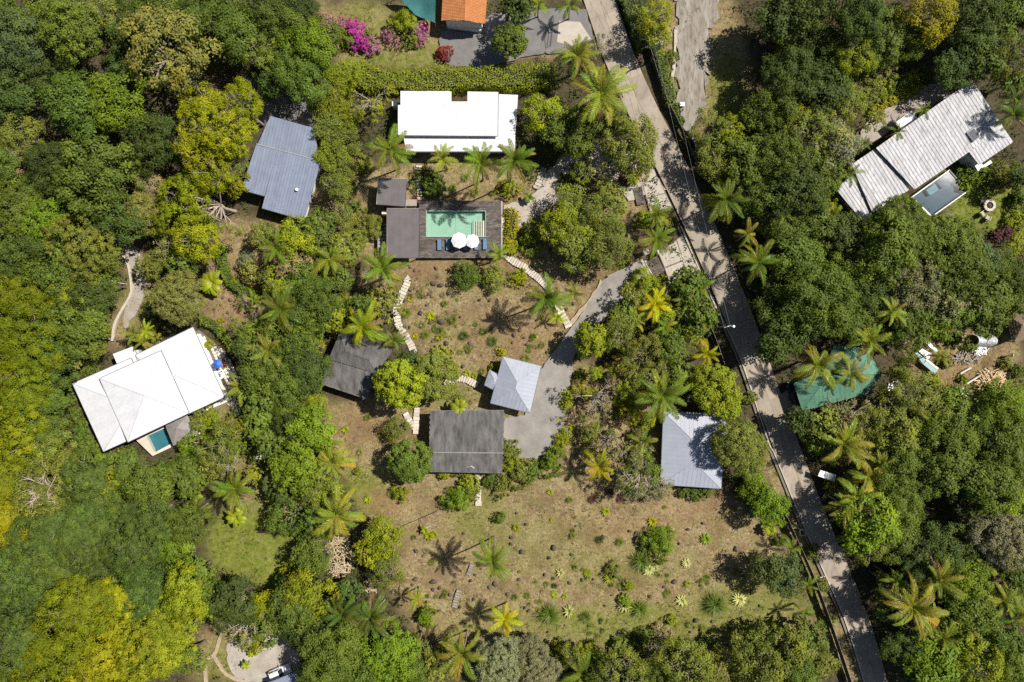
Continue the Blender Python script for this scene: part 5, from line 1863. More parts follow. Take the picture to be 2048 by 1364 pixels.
def tree(px, py, r, sty, col, zc=None, name=None):
    R = r * SC
    Rp, (cm, tm, hc_) = proto(sty, R)
    bush = sty == 'B'
    if zc is None:
        zc = .30 * R if bush else 2.6 + R * .95 + rnd.uniform(-.6, .9)
    if sty == 'F':
        zc += rnd.uniform(-1.4, 1.4)
        R *= .96
    s = R * (HC - zc) / HC / Rp
    b = W(px, py, zc)
    root = thing('bush' if bush else 'tree', (b.x, b.y, -.1))
    c, cn = COLS[col]
    cr = obj('crown', cm, root, (0, 0, zc + .1), (rnd.uniform(-.08, .08), rnd.uniform(-.08, .08), rnd.uniform(0, 6.28)),
             (s * rnd.uniform(.92, 1.1), s * rnd.uniform(.92, 1.1), s * rnd.uniform(.85, 1.05)), jitter_col(c))
    tr_ = obj('trunk', tm, root, (0, 0, zc + .1), (0, 0, cr.rotation_euler.z), (s, s, (zc + .1) / hc_ if bush else max(.4, (zc + .1) / hc_)), BARK[sty])
    tag_later(root, f'{size_word(r, bush)} {cn} {KIND[sty]}', 'bush' if bush else 'tree', px, py, 'garden bushes' if bush else 'trees')
    return root


TREES = """
34,84,62,D,blue;145,57,66,D,mid;219,22,42,L,olive;330,105,92,L,khaki;388,38,46,D,green;465,67,56,D,green;255,150,45,D,dark;95,140,40,D,dark;20,190,45,D,dark
162,216,76,D,green;229,207,54,D,bright,11;314,282,58,D,dark;37,270,46,L,olive;34,316,32,S,tan;196,354,78,D,green;110,330,50,D,dark;297,368,30,E,tan;290,432,40,E,khaki;250,440,44,D,dark
438,262,66,L,yellow,11;408,222,46,L,yellow,11;478,208,48,L,yellow,11;392,300,44,L,yellow,11;428,345,44,L,yellow,10;388,370,34,L,mustard,9;371,415,58,L,mustard;432,405,60,S,yellow;470,364,24,L,yellow;455,330,44,L,olive;395,480,46,L,yellow,9
34,421,62,D,mid;101,452,60,D,bright;27,371,34,D,lime;150,420,48,D,green;200,450,40,D,dark;70,380,40,D,green;5,520,50,D,green;5,330,40,D,mid
300,20,55,D,green;440,10,40,D,green;100,5,50,D,mid;0,10,50,D,green;500,30,36,D,dark;350,10,40,L,olive;260,75,40,D,dark
530,18,45,D,dark;577,64,50,D,mid;621,100,50,D,bright;594,152,52,D,green;655,80,36,D,green;520,112,42,L,olive;560,110,40,D,green;600,22,40,D,dark;545,175,36,D,dark
739,196,42,S,yellow;668,375,30,L,olive;642,452,30,L,mid;684,430,26,L,olive;625,480,36,L,green;590,470,30,D,mid
1256,285,62,L,olive;1162,263,44,D,mid;1094,229,40,L,lime;1175,342,26,S,lime;1140,408,36,L,olive;1186,428,38,L,olive;1160,458,32,L,lime;1224,400,36,L,olive;1120,270,36,D,green;1215,240,38,D,mid;1130,440,40,L,lime
1020,85,33,M,green;1037,12,34,D,dark;1195,94,26,S,grey
1307,27,40,L,lime;1310,66,30,L,lime;1565,25,50,D,dark,9;1565,170,38,D,dark,6;1522,228,40,D,green;1435,282,46,L,olive;1415,322,36,L,olive;1465,268,36,L,mustard;1499,322,50,D,mid;1519,390,46,D,green
1582,46,56,D,dark,7;1646,84,52,D,dark;1713,27,60,D,dark,11;1764,67,60,D,green;1858,27,52,L,orange,12;1852,76,26,L,yellow,9;1815,81,42,D,mid;1940,34,62,D,dark,8;2010,17,52,D,mid;1950,72,50,D,dark;2027,111,50,L,olive;1966,113,46,D,green;2024,162,36,L,mid
1713,111,40,L,lime,9;1673,152,36,D,mid;1579,152,60,D,dark;1697,209,40,L,olive;1612,216,32,L,yellow;1548,238,46,D,green;1629,263,62,L,olive;1663,297,52,L,grey;1562,320,62,D,green;1589,388,62,D,dark;1640,345,44,D,mid;1905,130,40,D,dark;1620,20,50,D,dark,11;1640,180,50,D,dark;1560,450,46,D,green
1800,470,66,E,mid;2046,355,28,D,dark;2044,30,40,D,green;1730,180,30,L,olive;1750,240,22,L,olive
40,494,62,D,green;101,484,52,D,dark;162,494,62,L,olive;189,531,50,L,olive;111,548,52,D,green;212,520,24,D,green;135,592,46,D,lime;185,592,44,D,dark;34,602,62,F,mustard;51,686,72,F,mustard;20,754,62,F,yellow;44,787,62,F,mustard;60,545,40,D,green;215,570,28,D,mid
152,652,56,D,mid;104,698,50,F,leafy;178,678,38,L,olive;92,742,48,F,leafy;140,702,36,L,khaki;86,804,42,D,green;34,865,70,F,mustard;90,862,42,D,mid;138,928,34,L,olive;84,892,52,F,olive;180,640,40,D,green;80,640,40,D,green
357,597,55,E,khaki,7;308,528,28,L,olive;337,494,34,S,khaki;364,530,28,D,mid;330,520,32,L,olive;320,610,26,D,dark
489,669,32,D,mid;516,745,34,D,green;438,890,44,L,olive;486,865,26,L,lime;520,770,34,D,mid
594,480,40,L,lime;591,533,36,L,tan;557,565,30,L,lime;611,561,40,D,mid;638,598,46,D,green;662,632,30,D,lime;594,693,42,D,mid;624,692,26,L,lime;544,737,46,D,green;611,743,46,D,dark;577,770,46,D,mid;530,804,36,D,green;577,807,42,D,mid;632,818,26,L,lime;621,855,46,D,bright;530,848,36,D,mid;544,885,36,D,green;580,850,40,D,dark;620,768,24,D,green;590,620,40,D,dark;640,650,32,D,green;500,700,36,D,dark;560,660,36,L,mid
797,767,50,M,lime,7;864,753,44,M,olive,6;824,728,24,D,dark;925,548,28,L,green,1.4;985,553,26,L,olive,1.0;948,545,20,L,mid,1.0;766,612,36,L,olive,3;719,612,24,D,green;681,560,28,D,mid;820,922,42,M,mid,5;797,853,28,L,olive,2.5;688,500,34,L,olive
1146,492,34,L,olive;1188,500,34,L,olive;1222,494,46,L,olive;1155,526,32,L,olive,4;1212,455,30,L,mid;1110,470,34,L,lime,5
1378,575,36,D,green,4;1401,639,34,D,green,4;1185,679,34,M,lime,6;1239,666,36,L,olive;1290,706,40,L,olive;1348,692,32,L,mid;1249,629,26,L,mid;1362,748,28,D,mid;1425,774,46,M,lime,7;1455,814,26,M,lime,5;1189,793,46,S,tan,5;1216,882,36,S,tan,5;1185,865,22,L,olive,2.5;1478,888,50,E,olive,8
1595,510,50,D,green;1629,598,78,D,green,10;1579,652,56,D,dark;1764,500,70,D,mid;1888,494,60,E,mid;1916,517,62,D,mid;1815,568,60,D,grey;1899,585,62,S,grey,8;1880,575,50,D,green;1966,602,50,D,mid;1949,524,42,D,blue;1815,639,50,D,green;1882,629,50,D,mid;1817,690,38,L,olive;1538,695,36,D,dark;1545,610,40,D,dark;1690,560,50,D,green;1700,628,42,D,green;1560,560,36,D,dark;1740,590,50,D,dark;1960,650,30,D,green;1690,470,46,D,dark;1620,450,44,D,green
1690,832,36,S,tan,6;1648,852,32,D,olive;1735,852,40,L,olive;1781,814,42,L,olive;1832,787,46,L,olive;1882,814,46,L,olive;1926,823,50,D,mid;2000,821,62,D,bright;2000,878,62,D,green;1899,882,56,D,mid;1595,838,30,D,dark;1791,872,46,L,olive;2034,484,26,L,lime;2027,561,40,D,green;1792,748,24,L,olive;1950,860,40,D,green;2044,800,30,D,mid;1850,870,46,D,mid;1640,868,30,D,dark;1990,540,40,D,mid;2040,610,32,D,mid
84,978,66,S,olive,8;84,985,62,F,olive,7;169,955,52,F,leafy;229,958,36,D,lime;300,972,48,D,mid;304,1029,56,F,leafy;236,1029,52,F,leafy;169,1049,56,F,leafy;13,1032,56,F,orange;13,955,46,F,mustard;84,1093,66,F,leafy;179,1096,62,F,leafy;270,1086,62,F,leafy;347,1103,34,D,bright;34,1147,66,F,leafy;118,1140,56,F,leafy;189,1137,46,F,leafy;277,1133,60,F,leafy;287,1191,52,F,leafy;44,1214,62,F,leafy;233,1154,26,F,olive
110,1030,50,F,leafy;340,1060,40,F,green;370,960,36,D,mid;200,1000,40,F,green;340,1150,36,F,leafy;250,930,34,D,green;335,950,30,D,green
152,1224,74,F,mustard,10;223,1204,46,F,yellow,10;371,1191,54,F,lime;330,1241,52,F,lime;34,1292,62,F,leafy;101,1309,72,F,mustard;202,1326,72,F,yellow;287,1309,62,F,lime;337,1309,44,F,lime;270,1358,46,F,mustard;50,1356,52,F,mustard;371,1260,34,L,lime;378,1312,32,D,mid;388,1147,36,D,mid;378,1049,40,D,mid;420,1182,34,D,green;90,1180,50,F,leafy;250,1260,50,F,lime;10,1364,50,D,green;130,1364,50,F,lime;420,1200,34,D,mid
465,1203,46,D,dark;499,1240,48,S,grey,6;499,1270,32,L,yellow,4;449,921,38,S,grey,4;398,950,22,D,mid;537,1218,32,L,yellow;540,1255,36,D,mid;420,925,30,L,khaki;378,925,20,D,green
598,934,52,D,bright;628,971,46,L,olive;658,978,32,D,lime;561,971,36,D,dark;581,1029,50,L,green,4;621,1120,40,D,mid;766,1073,42,D,lime,5;743,1103,30,L,lime,4;773,1133,42,L,olive,4;611,1184,52,D,lime;594,1218,46,D,green;662,1309,66,D,mid;692,1285,40,D,bright;780,1309,62,D,bright;746,1342,42,D,mid;834,1292,32,L,olive;874,1339,32,L,olive;999,1322,48,E,grey,6;620,1270,40,D,dark;640,1350,46,D,green;720,1350,36,D,mid;580,1180,36,D,dark;830,1345,40,D,mid;700,1180,26,D,dark;630,1040,30,D,green;640,1230,34,D,dark
1283,948,50,S,grey,6;1275,950,44,L,green,4;1307,984,30,L,grey,3;1499,924,32,E,olive,6;1541,1015,38,D,bright,5;1509,973,28,D,bright,4;1526,1142,32,D,dark,6;1565,1147,44,D,blue,6;1520,985,28,D,green,3
1054,1309,42,E,grey,5;1081,1349,42,E,grey,5;1239,1346,52,L,olive;1313,1356,42,D,mid;1378,1336,56,L,olive;1475,1308,46,L,olive,4;1425,1345,42,L,khaki;1519,1339,52,L,olive;1526,1270,30,L,mid,4;1616,1268,36,D,mid,5;1579,1292,46,L,olive;1589,1349,46,D,green;1200,1345,30,D,dark;1290,1345,36,L,olive;1130,1320,26,L,olive,3;1640,1330,34,L,olive
1744,1039,56,L,bright;1798,995,46,D,mid;1714,1072,36,D,bright;1798,1079,46,D,green;1740,1080,40,L,olive;1882,931,56,D,mid;1973,955,62,D,green;2027,924,42,D,mid;1977,1005,42,D,green;2027,1005,42,D,bright;1997,1079,56,E,grey;1885,1096,50,D,dark;1788,1212,36,D,dark;1933,1167,46,D,bright;1933,1224,52,D,mid;2027,1292,52,D,mid;1865,1336,56,D,bright;1950,1326,62,L,lime;1812,1300,38,D,dark;1980,1282,42,D,mid;2034,1140,42,D,green;2007,1353,46,D,mid;1800,940,44,D,mid;1840,960,40,D,green;1720,890,36,L,olive;1930,985,36,D,dark;1830,1150,40,D,dark;1960,1120,36,D,green;1830,1352,34,D,dark;1900,1260,36,D,green;2040,1070,34,D,green;1960,900,40,D,mid;1845,1110,40,D,dark;1990,1200,40,D,mid
"""
for row in TREES.replace('\n', ';').split(';'):
    if not row.strip():
        continue
    f_ = row.split(',')
    tree(float(f_[0]), float(f_[1]), float(f_[2]), f_[3], f_[4], float(f_[5]) if len(f_) > 5 else None)

BUSHES = """
655,47,20,pink;708,60,20,magenta;716,82,20,magenta;688,52,16,pink;700,84,18,olive;746,92,18,pink;728,92,16,magenta;738,72,16,olive;690,70,16,lime;722,62,14,pink;810,44,30,lime;836,66,20,pink;780,72,18,pink;848,58,13,magenta;824,78,16,olive;795,60,18,olive;838,82,14,pink;888,108,15,red;672,60,18,olive
743,452,26,olive;861,367,30,green;1016,378,20,lime;720,470,24,olive;1060,477,26,bright;1020,430,15,gold;1022,450,15,gold;1020,468,15,yellow;1018,488,15,gold;1024,500,14,lime
1039,555,18,yellow;881,713,20,lime;918,800,14,olive;1000,735,12,lime;989,733,10,lime;1002,703,9,gold
1290,576,34,lime;1270,588,22,yellow;1310,570,24,lime;1131,807,14,lime;1162,754,14,yellow;1152,777,13,gold;1121,882,15,yellow;1128,870,14,lime;1135,790,12,lime;1115,900,14,olive
1101,924,26,bright;1040,948,24,olive;1060,940,20,green;1020,900,20,olive;1025,930,18,lime;1006,968,22,olive;980,960,18,green
915,995,26,bright;935,965,22,lime;900,1005,18,green;891,950,13,yellow;945,985,16,olive;800,985,18,lime;716,944,8,yellow;915,940,16,olive;999,1036,14,green
1391,985,18,green;1370,982,16,mid;1410,982,16,green;1317,1076,28,bright;1320,1106,22,olive;1295,1085,20,green;1344,1241,12,lime;1324,1268,22,tan;1290,1278,22,mid;851,1231,22,bright
1057,1285,20,tan;1240,1290,22,olive;1180,1300,18,lime;1120,1295,20,olive;1300,1295,24,olive;1360,1300,22,lime;1410,1290,20,olive;1226,1140,16,olive;1256,1170,10,lime;1250,1200,12,bright
138,800,20,green;152,832,20,mid;166,862,20,green;182,892,20,mid;128,772,18,green;158,748,18,olive;182,738,16,mid;202,914,18,bright;258,908,16,green;238,918,18,lime;276,922,14,mid;303,662,20,yellow;2000,795,20,mid;1905,792,20,olive;1866,764,18,lime;2012,728,14,olive;1942,694,14,olive;1912,680,16,mid;1890,724,14,khaki;2036,745,18,green;1925,760,10,lime;418,838,26,lime;418,690,10,lime;502,790,22,lime;505,900,20,olive;470,900,18,mid;400,905,18,green;425,905,20,olive;520,820,22,mid
1653,418,30,mustard;1640,400,22,olive;1946,351,24,bright;1965,345,20,green;1925,350,18,bright;1930,372,16,bright;1990,350,24,olive;2020,360,24,khaki;2035,400,20,mid;2012,466,13,plum;2035,440,22,lime;1992,472,12,plum;2045,530,26,tan
1770,205,12,gold;1785,198,12,gold;1800,191,12,yellow;1815,184,12,gold;1830,177,12,yellow;1760,190,22,lime;1790,175,22,mid;1820,160,20,lime;1755,222,12,gold;1740,195,20,olive;1845,150,18,green
1616,868,16,yellow;1500,795,12,olive;1560,1080,14,green;1645,1170,14,olive;1660,1240,14,olive;1625,1105,14,mid;1560,1005,12,mid
1340,115,14,olive;1330,140,14,mid;1335,165,14,olive;1340,190,14,mid;1350,215,13,green;1360,240,13,green;1320,110,14,lime;1290,40,18,green;1278,20,18,dark;1310,95,16,dark
700,330,18,plum;730,330,20,olive;705,300,14,olive;690,380,18,dark;700,420,18,green;1130,360,14,green;1060,340,16,green;1100,300,18,dark;1250,360,14,plum;1290,440,18,lime;1330,450,18,olive
"""
for row in BUSHES.replace('\n', ';').split(';'):
    if not row.strip():
        continue
    f_ = row.split(',')
    tree(float(f_[0]), float(f_[1]), float(f_[2]), 'B', f_[3])

# small unruly shrubs and saplings that fill the edges of the woods
JUMBLE = [([(500, 450), (700, 450), (700, 700), (640, 900), (520, 950), (480, 700)], 46), ([(540, 930), (700, 900), (680, 1000), (620, 1200), (560, 1180), (600, 1050)], 16), ([(1140, 560), (1400, 560), (1440, 760), (1330, 830), (1180, 960), (1130, 760)], 34),
          ([(1030, 200), (1290, 230), (1290, 340), (1180, 360), (1050, 330)], 14), ([(860, 1290), (1640, 1290), (1640, 1364), (860, 1364)], 26), ([(1400, 250), (1560, 250), (1560, 480), (1430, 450)], 14), ([(1600, 820), (1960, 800), (1960, 900), (1620, 920)], 18),
          ([(1640, 960), (1860, 900), (1840, 1120), (1690, 1130)], 16), ([(1760, 1150), (2040, 1100), (2040, 1340), (1800, 1340)], 22), ([(1640, 420), (1960, 440), (1990, 640), (1760, 700), (1600, 460)], 18), ([(1580, 100), (1900, 60), (1740, 260), (1560, 300)], 16),
          ([(380, 820), (520, 810), (540, 960), (440, 960), (380, 900)], 12), ([(620, 1240), (860, 1260), (850, 1350), (620, 1350)], 12)]
taken = []
for poly, cnt in JUMBLE:
    k = 0
    xs_, ys_ = [p[0] for p in poly], [p[1] for p in poly]
    for _ in range(cnt * 30):
        if k >= cnt:
            break
        x, y = rnd.uniform(min(xs_), max(xs_)), rnd.uniform(min(ys_), max(ys_))
        if not point_in(x, y, poly) or any((x - a) ** 2 + (y - b) ** 2 < 20 ** 2 for a, b in taken):
            continue
        if any(point_in(x, y, [(p[0], p[1]) for p in q]) for q in ([(640, 650), (800, 690), (740, 805), (635, 775)], [(1315, 815), (1460, 822), (1450, 985), (1315, 975)], [(1213, 540), (1304, 510), (1400, 450), (1410, 560), (1262, 590), (1170, 690), (1148, 715), (1140, 770), (1128, 850), (1004, 835), (1080, 742), (1155, 636)], [(1580, 760), (1680, 680), (1770, 740), (1610, 830)], [(1165, 0), (1245, 0), (1360, 270), (1450, 470), (1550, 700), (1610, 900), (1790, 1364), (1720, 1364), (1530, 890), (1415, 600), (1351, 455), (1200, 110)])):
            continue
        taken.append((x, y))
        sty = rnd.choice('LLSBB')
        r_ = rnd.uniform(13, 25)
        o = tree(x, y, r_, sty, rnd.choice(['lime', 'lime', 'olive', 'bright', 'mid', 'yellow', 'khaki', 'green', 'grey']), rnd.uniform(1.5, 5.5))
        o.name = 'shrub'
        o['group'] = 'shrubs at the edge of the woods'
        o['category'] = 'shrub'
        _o, ph, a, b = _PENDING[-1]
        _PENDING[-1] = (_o, ph.replace('bush', 'shrub').replace('tree', 'shrub'), a, b)
        k += 1

# ---------------------------------------------------------------- palms: trunk and single fronds


def frond_mesh(a0, droop, seed, nleaf=26, lw=.032, ll=.205):
    """Feather leaf of length 1 growing along +x from the origin, angle a0 at the base."""
    rng = np.random.default_rng(seed)
    ang = a0
    p = np.array([0., 0, 0])
    pts, dirs = [p.copy()], []
    n = 14
    for i in range(n):
        d = np.array([math.cos(ang), 0, math.sin(ang)])
        dirs.append(d)
        p = p + d / n
        pts.append(p.copy())
        ang -= droop / n * (0.5 + 1.3 * i / n)
    dirs.append(dirs[-1])
    V, T, q = [], [], 0
    # rachis: thin flat three-sided rod made of quads
    for i in range(n):
        r0, r1 = .016 * (1 - i / n) + .003, .016 * (1 - (i + 1) / n) + .003
        up = np.array([-dirs[i][2], 0, dirs[i][0]])
        for s0, s1 in (((-1, 0), (0, 1)), ((0, 1), (1, 0))):
            a = lambda P_, r, s_: P_ + np.array([0, s_[0] * r, 0]) + up * s_[1] * r
            V += [a(pts[i], r0, s0), a(pts[i + 1], r1, s0), a(pts[i + 1], r1, s1), a(pts[i], r0, s1)]
            T += [(1.15, .55, 0)] * 4
    for side in (-1, 1):
        for k in range(nleaf):
            t = .13 + .87 * (k + rng.uniform(-.2, .2)) / (nleaf - 1)
            t = min(max(t, .1), .995)
            i = min(int(t * n), n - 1)
            fq = t * n - i
            b = pts[i] * (1 - fq) + pts[i + 1] * fq
            d = dirs[i]
            up = np.array([-d[2], 0, d[0]])
            L_ = ll * (math.sin(math.pi * (.12 + .80 * t)) ** .7) * rng.uniform(.85, 1.12)
            fw = .55 + .85 * t
            out = np.array([0, side, 0]) * 1.0 + d * fw + up * rng.uniform(.05, .35)
            out /= np.linalg.norm(out)
            tip_d = out + np.array([0, 0, -.55 + rng.uniform(-.2, .2)])
            tip_d /= np.linalg.norm(tip_d)
            w = lw * .5 * rng.uniform(.8, 1.15)
            m_ = b + out * L_ * .5
            tip = m_ + tip_d * L_ * .5
            br = rng.uniform(.82, 1.2)
            hu = max(0, rng.uniform(-.15, .35))
            V += [b - d * w * .6, b + d * w * .6, m_ + d * w, m_ - d * w]
            V += [m_ - d * w, m_ + d * w, tip + d * w * .25, tip - d * w * .25]
            T += [(br, hu, 0)] * 8
    return quads_mesh('frond', np.array(V), np.array(T), M['frond'])


FR = {'up': [frond_mesh(1.15, 1.0, s) for s in (1, 2)], 'mid': [frond_mesh(.62, 1.25, s) for s in (3, 4, 5)], 'low': [frond_mesh(.12, 1.25, s) for s in (6, 7, 8)]}
PT = []
for s_ in range(4):
    rr_ = random.Random(40 + s_)
    mb = MB()
    bx, by = rr_.uniform(-.06, .06), rr_.uniform(-.06, .06)
    pts, rad = [], []
    for k in range(22):
        t = k / 21
        pts.append((bx * math.sin(math.pi * t), by * math.sin(math.pi * t), t))
        rad.append((1.35 - .5 * min(1, t * 5) - .12 * t) * (1 if k % 2 else 1.09))
    # unit height trunk with rings; xy radius scaled when placed
    ring_v, ring_f = [], []
    for (x, y, z), r_ in zip(pts, rad):
        for q in range(8):
            a = 2 * math.pi * q / 8
            ring_v.append((x * 12 + r_ * math.cos(a), y * 12 + r_ * math.sin(a), z))
    for i in range(21):
        for q in range(8):
            ring_f.append((i * 8 + q, i * 8 + (q + 1) % 8, i * 8 + 8 + (q + 1) % 8, i * 8 + 8 + q))
    ring_f.append(tuple(21 * 8 + q for q in range(8)))
    PT.append(mb.add(ring_v, ring_f).mesh('trunk', 'bark', True))


def palm(px, py, r, col, zc=None, n=None, tilt=None):
    R = r * SC
    if zc is None:
        zc = min(2.2 + R * 1.35, 8.5) * rnd.uniform(.9, 1.12)
    b = W(px, py, zc)
    k = (HC - zc) / HC
    L_ = R * k * 1.14
    la, lm = rnd.uniform(0, 6.28), rnd.uniform(0, .09) * zc
    lv = Vector((math.cos(la) * lm, math.sin(la) * lm, 0))
    root = thing('palm', (b.x - lv.x, b.y - lv.y, -.05))
    c, cn = COLS[col]
    c = tuple(v * f for v, f in zip(c, (1.22, 1.2, .85)))
    th = .085 + .018 * R
    q = Vector((lv.x, lv.y, zc)).to_track_quat('Z', 'Y').to_euler()
    obj('trunk', PT[rnd.randrange(4)], root, (0, 0, 0), q, (th, th, Vector((lv.x, lv.y, zc)).length), (1.25, 1.2, 1.1))
    n = n or (int(rnd.uniform(16, 23)) if r > 30 else int(rnd.uniform(10, 14)))
    a0 = rnd.uniform(0, 6.28)
    vig = rnd.uniform(.8, 1.15)
    u_, m_ = rnd.uniform(.1, .35), rnd.uniform(.45, .75)
    wa, wt = rnd.uniform(0, 6.28), rnd.uniform(0, .28)
    for i in range(n):
        t = i / (n - 1)
        kind = 'up' if t < u_ else 'mid' if t < m_ else 'low'
        me = rnd.choice(FR[kind])
        ln = L_ * (.80 if kind == 'up' else 1.0) * rnd.uniform(.74, 1.12)
        cc = tuple(v * rnd.uniform(.8, 1.12) * vig for v in c)
        if t > .62 and rnd.random() < .45 and col != 'gold':
            cc = (cc[0] * 1.5 + .02, cc[1] * 1.18 + .01, cc[2])
        if t > .85 and rnd.random() < .55:
            cc = (.19, .125, .06)
        obj('frond', me, root, (lv.x, lv.y, zc + .05), (rnd.uniform(-.4, .4), rnd.uniform(-.2, .2) + (.25 if t > .85 else 0) - wt * math.cos(a0 + i * 2.399 - wa), a0 + i * 2.399 + rnd.uniform(-.3, .3)), (ln, ln * rnd.uniform(.85, 1.15), ln), cc)
    tag_later(root, f'{"small" if r < 28 else "medium" if r < 43 else "large"} {cn} palm', 'palm', px, py, 'palm trees')
    return root


PALMS = """
780,297,46,mid,11;884,317,32,olive,6;962,327,46,mid,12;1028,322,44,green,15.5;996,508,28,bright,5;716,411,20,dark,2.5;766,538,48,green,8;662,517,46,olive,7;554,497,42,green,8;561,619,50,green,9;726,652,46,lime,7;601,652,40,olive,6;540,700,46,olive,7;655,890,36,olive,5;787,679,30,green,4.5
1155,111,46,olive,8;1202,189,64,olive,11;1077,8,28,olive,5;1140,12,28,green,5;1271,354,20,yellow,3;1313,430,32,green,5;1313,478,36,mid,5;1452,398,52,green,8
1515,525,46,mid,8;1091,595,50,green,11;1148,585,26,olive,4;1114,635,20,yellow,2.5;1310,608,36,gold,5;1413,708,32,gold,5;1324,791,60,green,9;1268,642,30,olive,5;1332,652,28,mid,5;1372,602,28,olive,4.5;1250,712,26,olive,4;1228,742,22,lime,3;1283,882,30,mid,4;1199,934,36,gold,5.6;1398,575,28,green,5;1404,640,28,mid,5
1697,347,30,mid,6;2027,229,36,dark,7;1848,219,20,mid,4;1794,263,19,mid,4;1727,287,16,green,4;2030,200,30,dark,7
448,853,30,green,4.5;482,772,34,olive,5;268,668,26,olive,4;292,660,24,lime,3.5;285,684,24,olive,3.5;540,912,28,silver,3
1737,679,46,olive,7.5;1636,730,50,olive,8;1702,744,40,olive,7;1858,848,42,olive,7;1687,888,52,olive,8
520,655,26,olive,4.5;578,694,28,olive,5;612,612,26,mid,5;690,600,26,lime,4;600,884,28,olive,5;512,832,24,lime,3.5;640,540,26,olive,5;508,600,20,mid,3;545,1000,20,lime,3;1760,930,34,olive,7;1962,1122,36,olive,7;1932,1252,34,olive,8;1792,1162,30,mid,7;1992,1322,34,olive,8;1602,562,30,mid,9;1782,622,34,olive,9;1562,424,30,mid,8;1880,712,24,olive,5;1496,468,28,olive,7;1660,430,28,olive,7;1900,1340,32,olive,8;472,977,46,mid,7;395,1018,30,mid,4;665,924,42,olive,6;675,1029,54,olive,8;685,1228,42,dark,8;743,1235,46,dark,8;834,1197,24,yellow,5;986,1120,44,mid,12.5;1009,1238,34,gold,7;925,1305,50,olive,9
1165,1346,46,green,6;1585,1096,26,mid,4;1616,1170,24,mid,4;1609,1224,24,mid,4
1717,995,46,olive,8;1690,1010,40,olive,7;1740,955,40,olive,7;1875,1160,52,olive,9;1825,1214,56,olive,9;1885,1275,46,mid,8;2007,1201,42,olive,8;1850,1240,40,olive,8;2040,1230,40,mid,8;1770,1030,36,olive,7
"""
for row in PALMS.replace('\n', ';').split(';'):
    if not row.strip():
        continue
    f_ = row.split(',')
    palm(float(f_[0]), float(f_[1]), float(f_[2]), f_[3], float(f_[4]) if len(f_) > 4 else None)

# broad-leaved banana plants


def blade_mesh(seed):
    rng = np.random.default_rng(seed)
    V, T = [], []
    n, ang, p = 8, .95, np.array([0., 0, 0])
    prev = None
    for i in range(n + 1):
        w = .17 * math.sin(math.pi * min(1, (.08 + .9 * i / n))) ** .6 * (0.3 if i == 0 else 1) * (0.1 if i == n else 1)
        row = [p + np.array([0, -w, -.05 * w / .17]), p.copy(), p + np.array([0, w, -.05 * w / .17])]
        if prev is not None:
            br = rng.uniform(.9, 1.15)
            for s in (0, 1):
                V += [prev[s], row[s], row[s + 1], prev[s + 1]]
                T += [(br, .1, 0)] * 4
        prev = row
        p = p + np.array([math.cos(ang), 0, math.sin(ang)]) / n
        ang -= .24
    return quads_mesh('leaf', np.array(V), np.array(T), M['frond'])


BL = [blade_mesh(s) for s in (1, 2, 3)]
stem_me = MB().tube([(0, 0, 0), (0, 0, .5), (0, 0, 1)], [.16, .13, .08], 8).mesh('stem', 'bark', True)
for px, py, r, col, zc in ((425, 565, 30, 'lime', 2.4), (412, 572, 20, 'bright', 2.), (389, 984, 26, 'lime', 2.6), (472, 1034, 26, 'lime', 2.4), (1540, 1060, 16, 'yellow', 1.5), (505, 1305, 14, 'yellow', 1.4), (1275, 905, 20, 'lime', 2.), (690, 1010, 14, 'mid', 2.),
                           (918, 815, 22, 'lime', 3.0), (1058, 395, 14, 'mid', 1.5), (875, 372, 22, 'mid', 2.), (850, 1060, 12, 'yellow', 1.0), (492, 1330, 12, 'lime', 1.5)):
    b = W(px, py, zc)
    root = thing('banana_plant', (b.x, b.y, -.1))
    obj('stem', stem_me, root, (0, 0, 0), None, (1, 1, zc), (.9, 1.1, .5))
    a0 = rnd.uniform(0, 6)
    for i in range(9):
        s = r * SC * rnd.uniform(.9, 1.15)
        obj('leaf', BL[i % 3], root, (0, 0, zc), (rnd.uniform(-.2, .2), rnd.uniform(-.25, .35), a0 + i * 2.4), (s, s * 1.1, s), jitter_col(COLS[col][0], .2))
    tag_later(root, f'{"small" if r < 20 else "tall"} {COLS[col][1]} banana plant', 'banana plant', px, py, 'broad-leaved plants')

# ---------------------------------------------------------------- small garden plants


def rosette_mesh(seed, n=26, wide=.10, lift=.9):
    rng = np.random.default_rng(seed)
    V, T = [], []
    for i in range(n):
        a = i * 2.399 + rng.uniform(-.2, .2)
        el = lift * (1 - .75 * i / n) + rng.uniform(-.1, .15)
        d = np.array([math.cos(a), math.sin(a), 0])
        s = np.array([-math.sin(a), math.cos(a), 0])
        L_ = rng.uniform(.7, 1.1)
        p0 = d * .03
        p1 = d * math.cos(el) * L_ * .55 + np.array([0, 0, math.sin(el) * L_ * .55])
        p2 = p1 + d * math.cos(el - .7) * L_ * .5 + np.array([0, 0, math.sin(el - .7) * L_ * .5])
        br = rng.uniform(.8, 1.2)
        hu = rng.uniform(0, .4)
        V += [p0 - s * wide * .5, p0 + s * wide * .5, p1 + s * wide, p1 - s * wide]
        V += [p1 - s * wide, p1 + s * wide, p2 + s * wide * .1, p2 - s * wide * .1]
        T += [(br, hu, 0)] * 8
    return quads_mesh('rosette_plant', np.array(V), np.array(T), M['frond'])


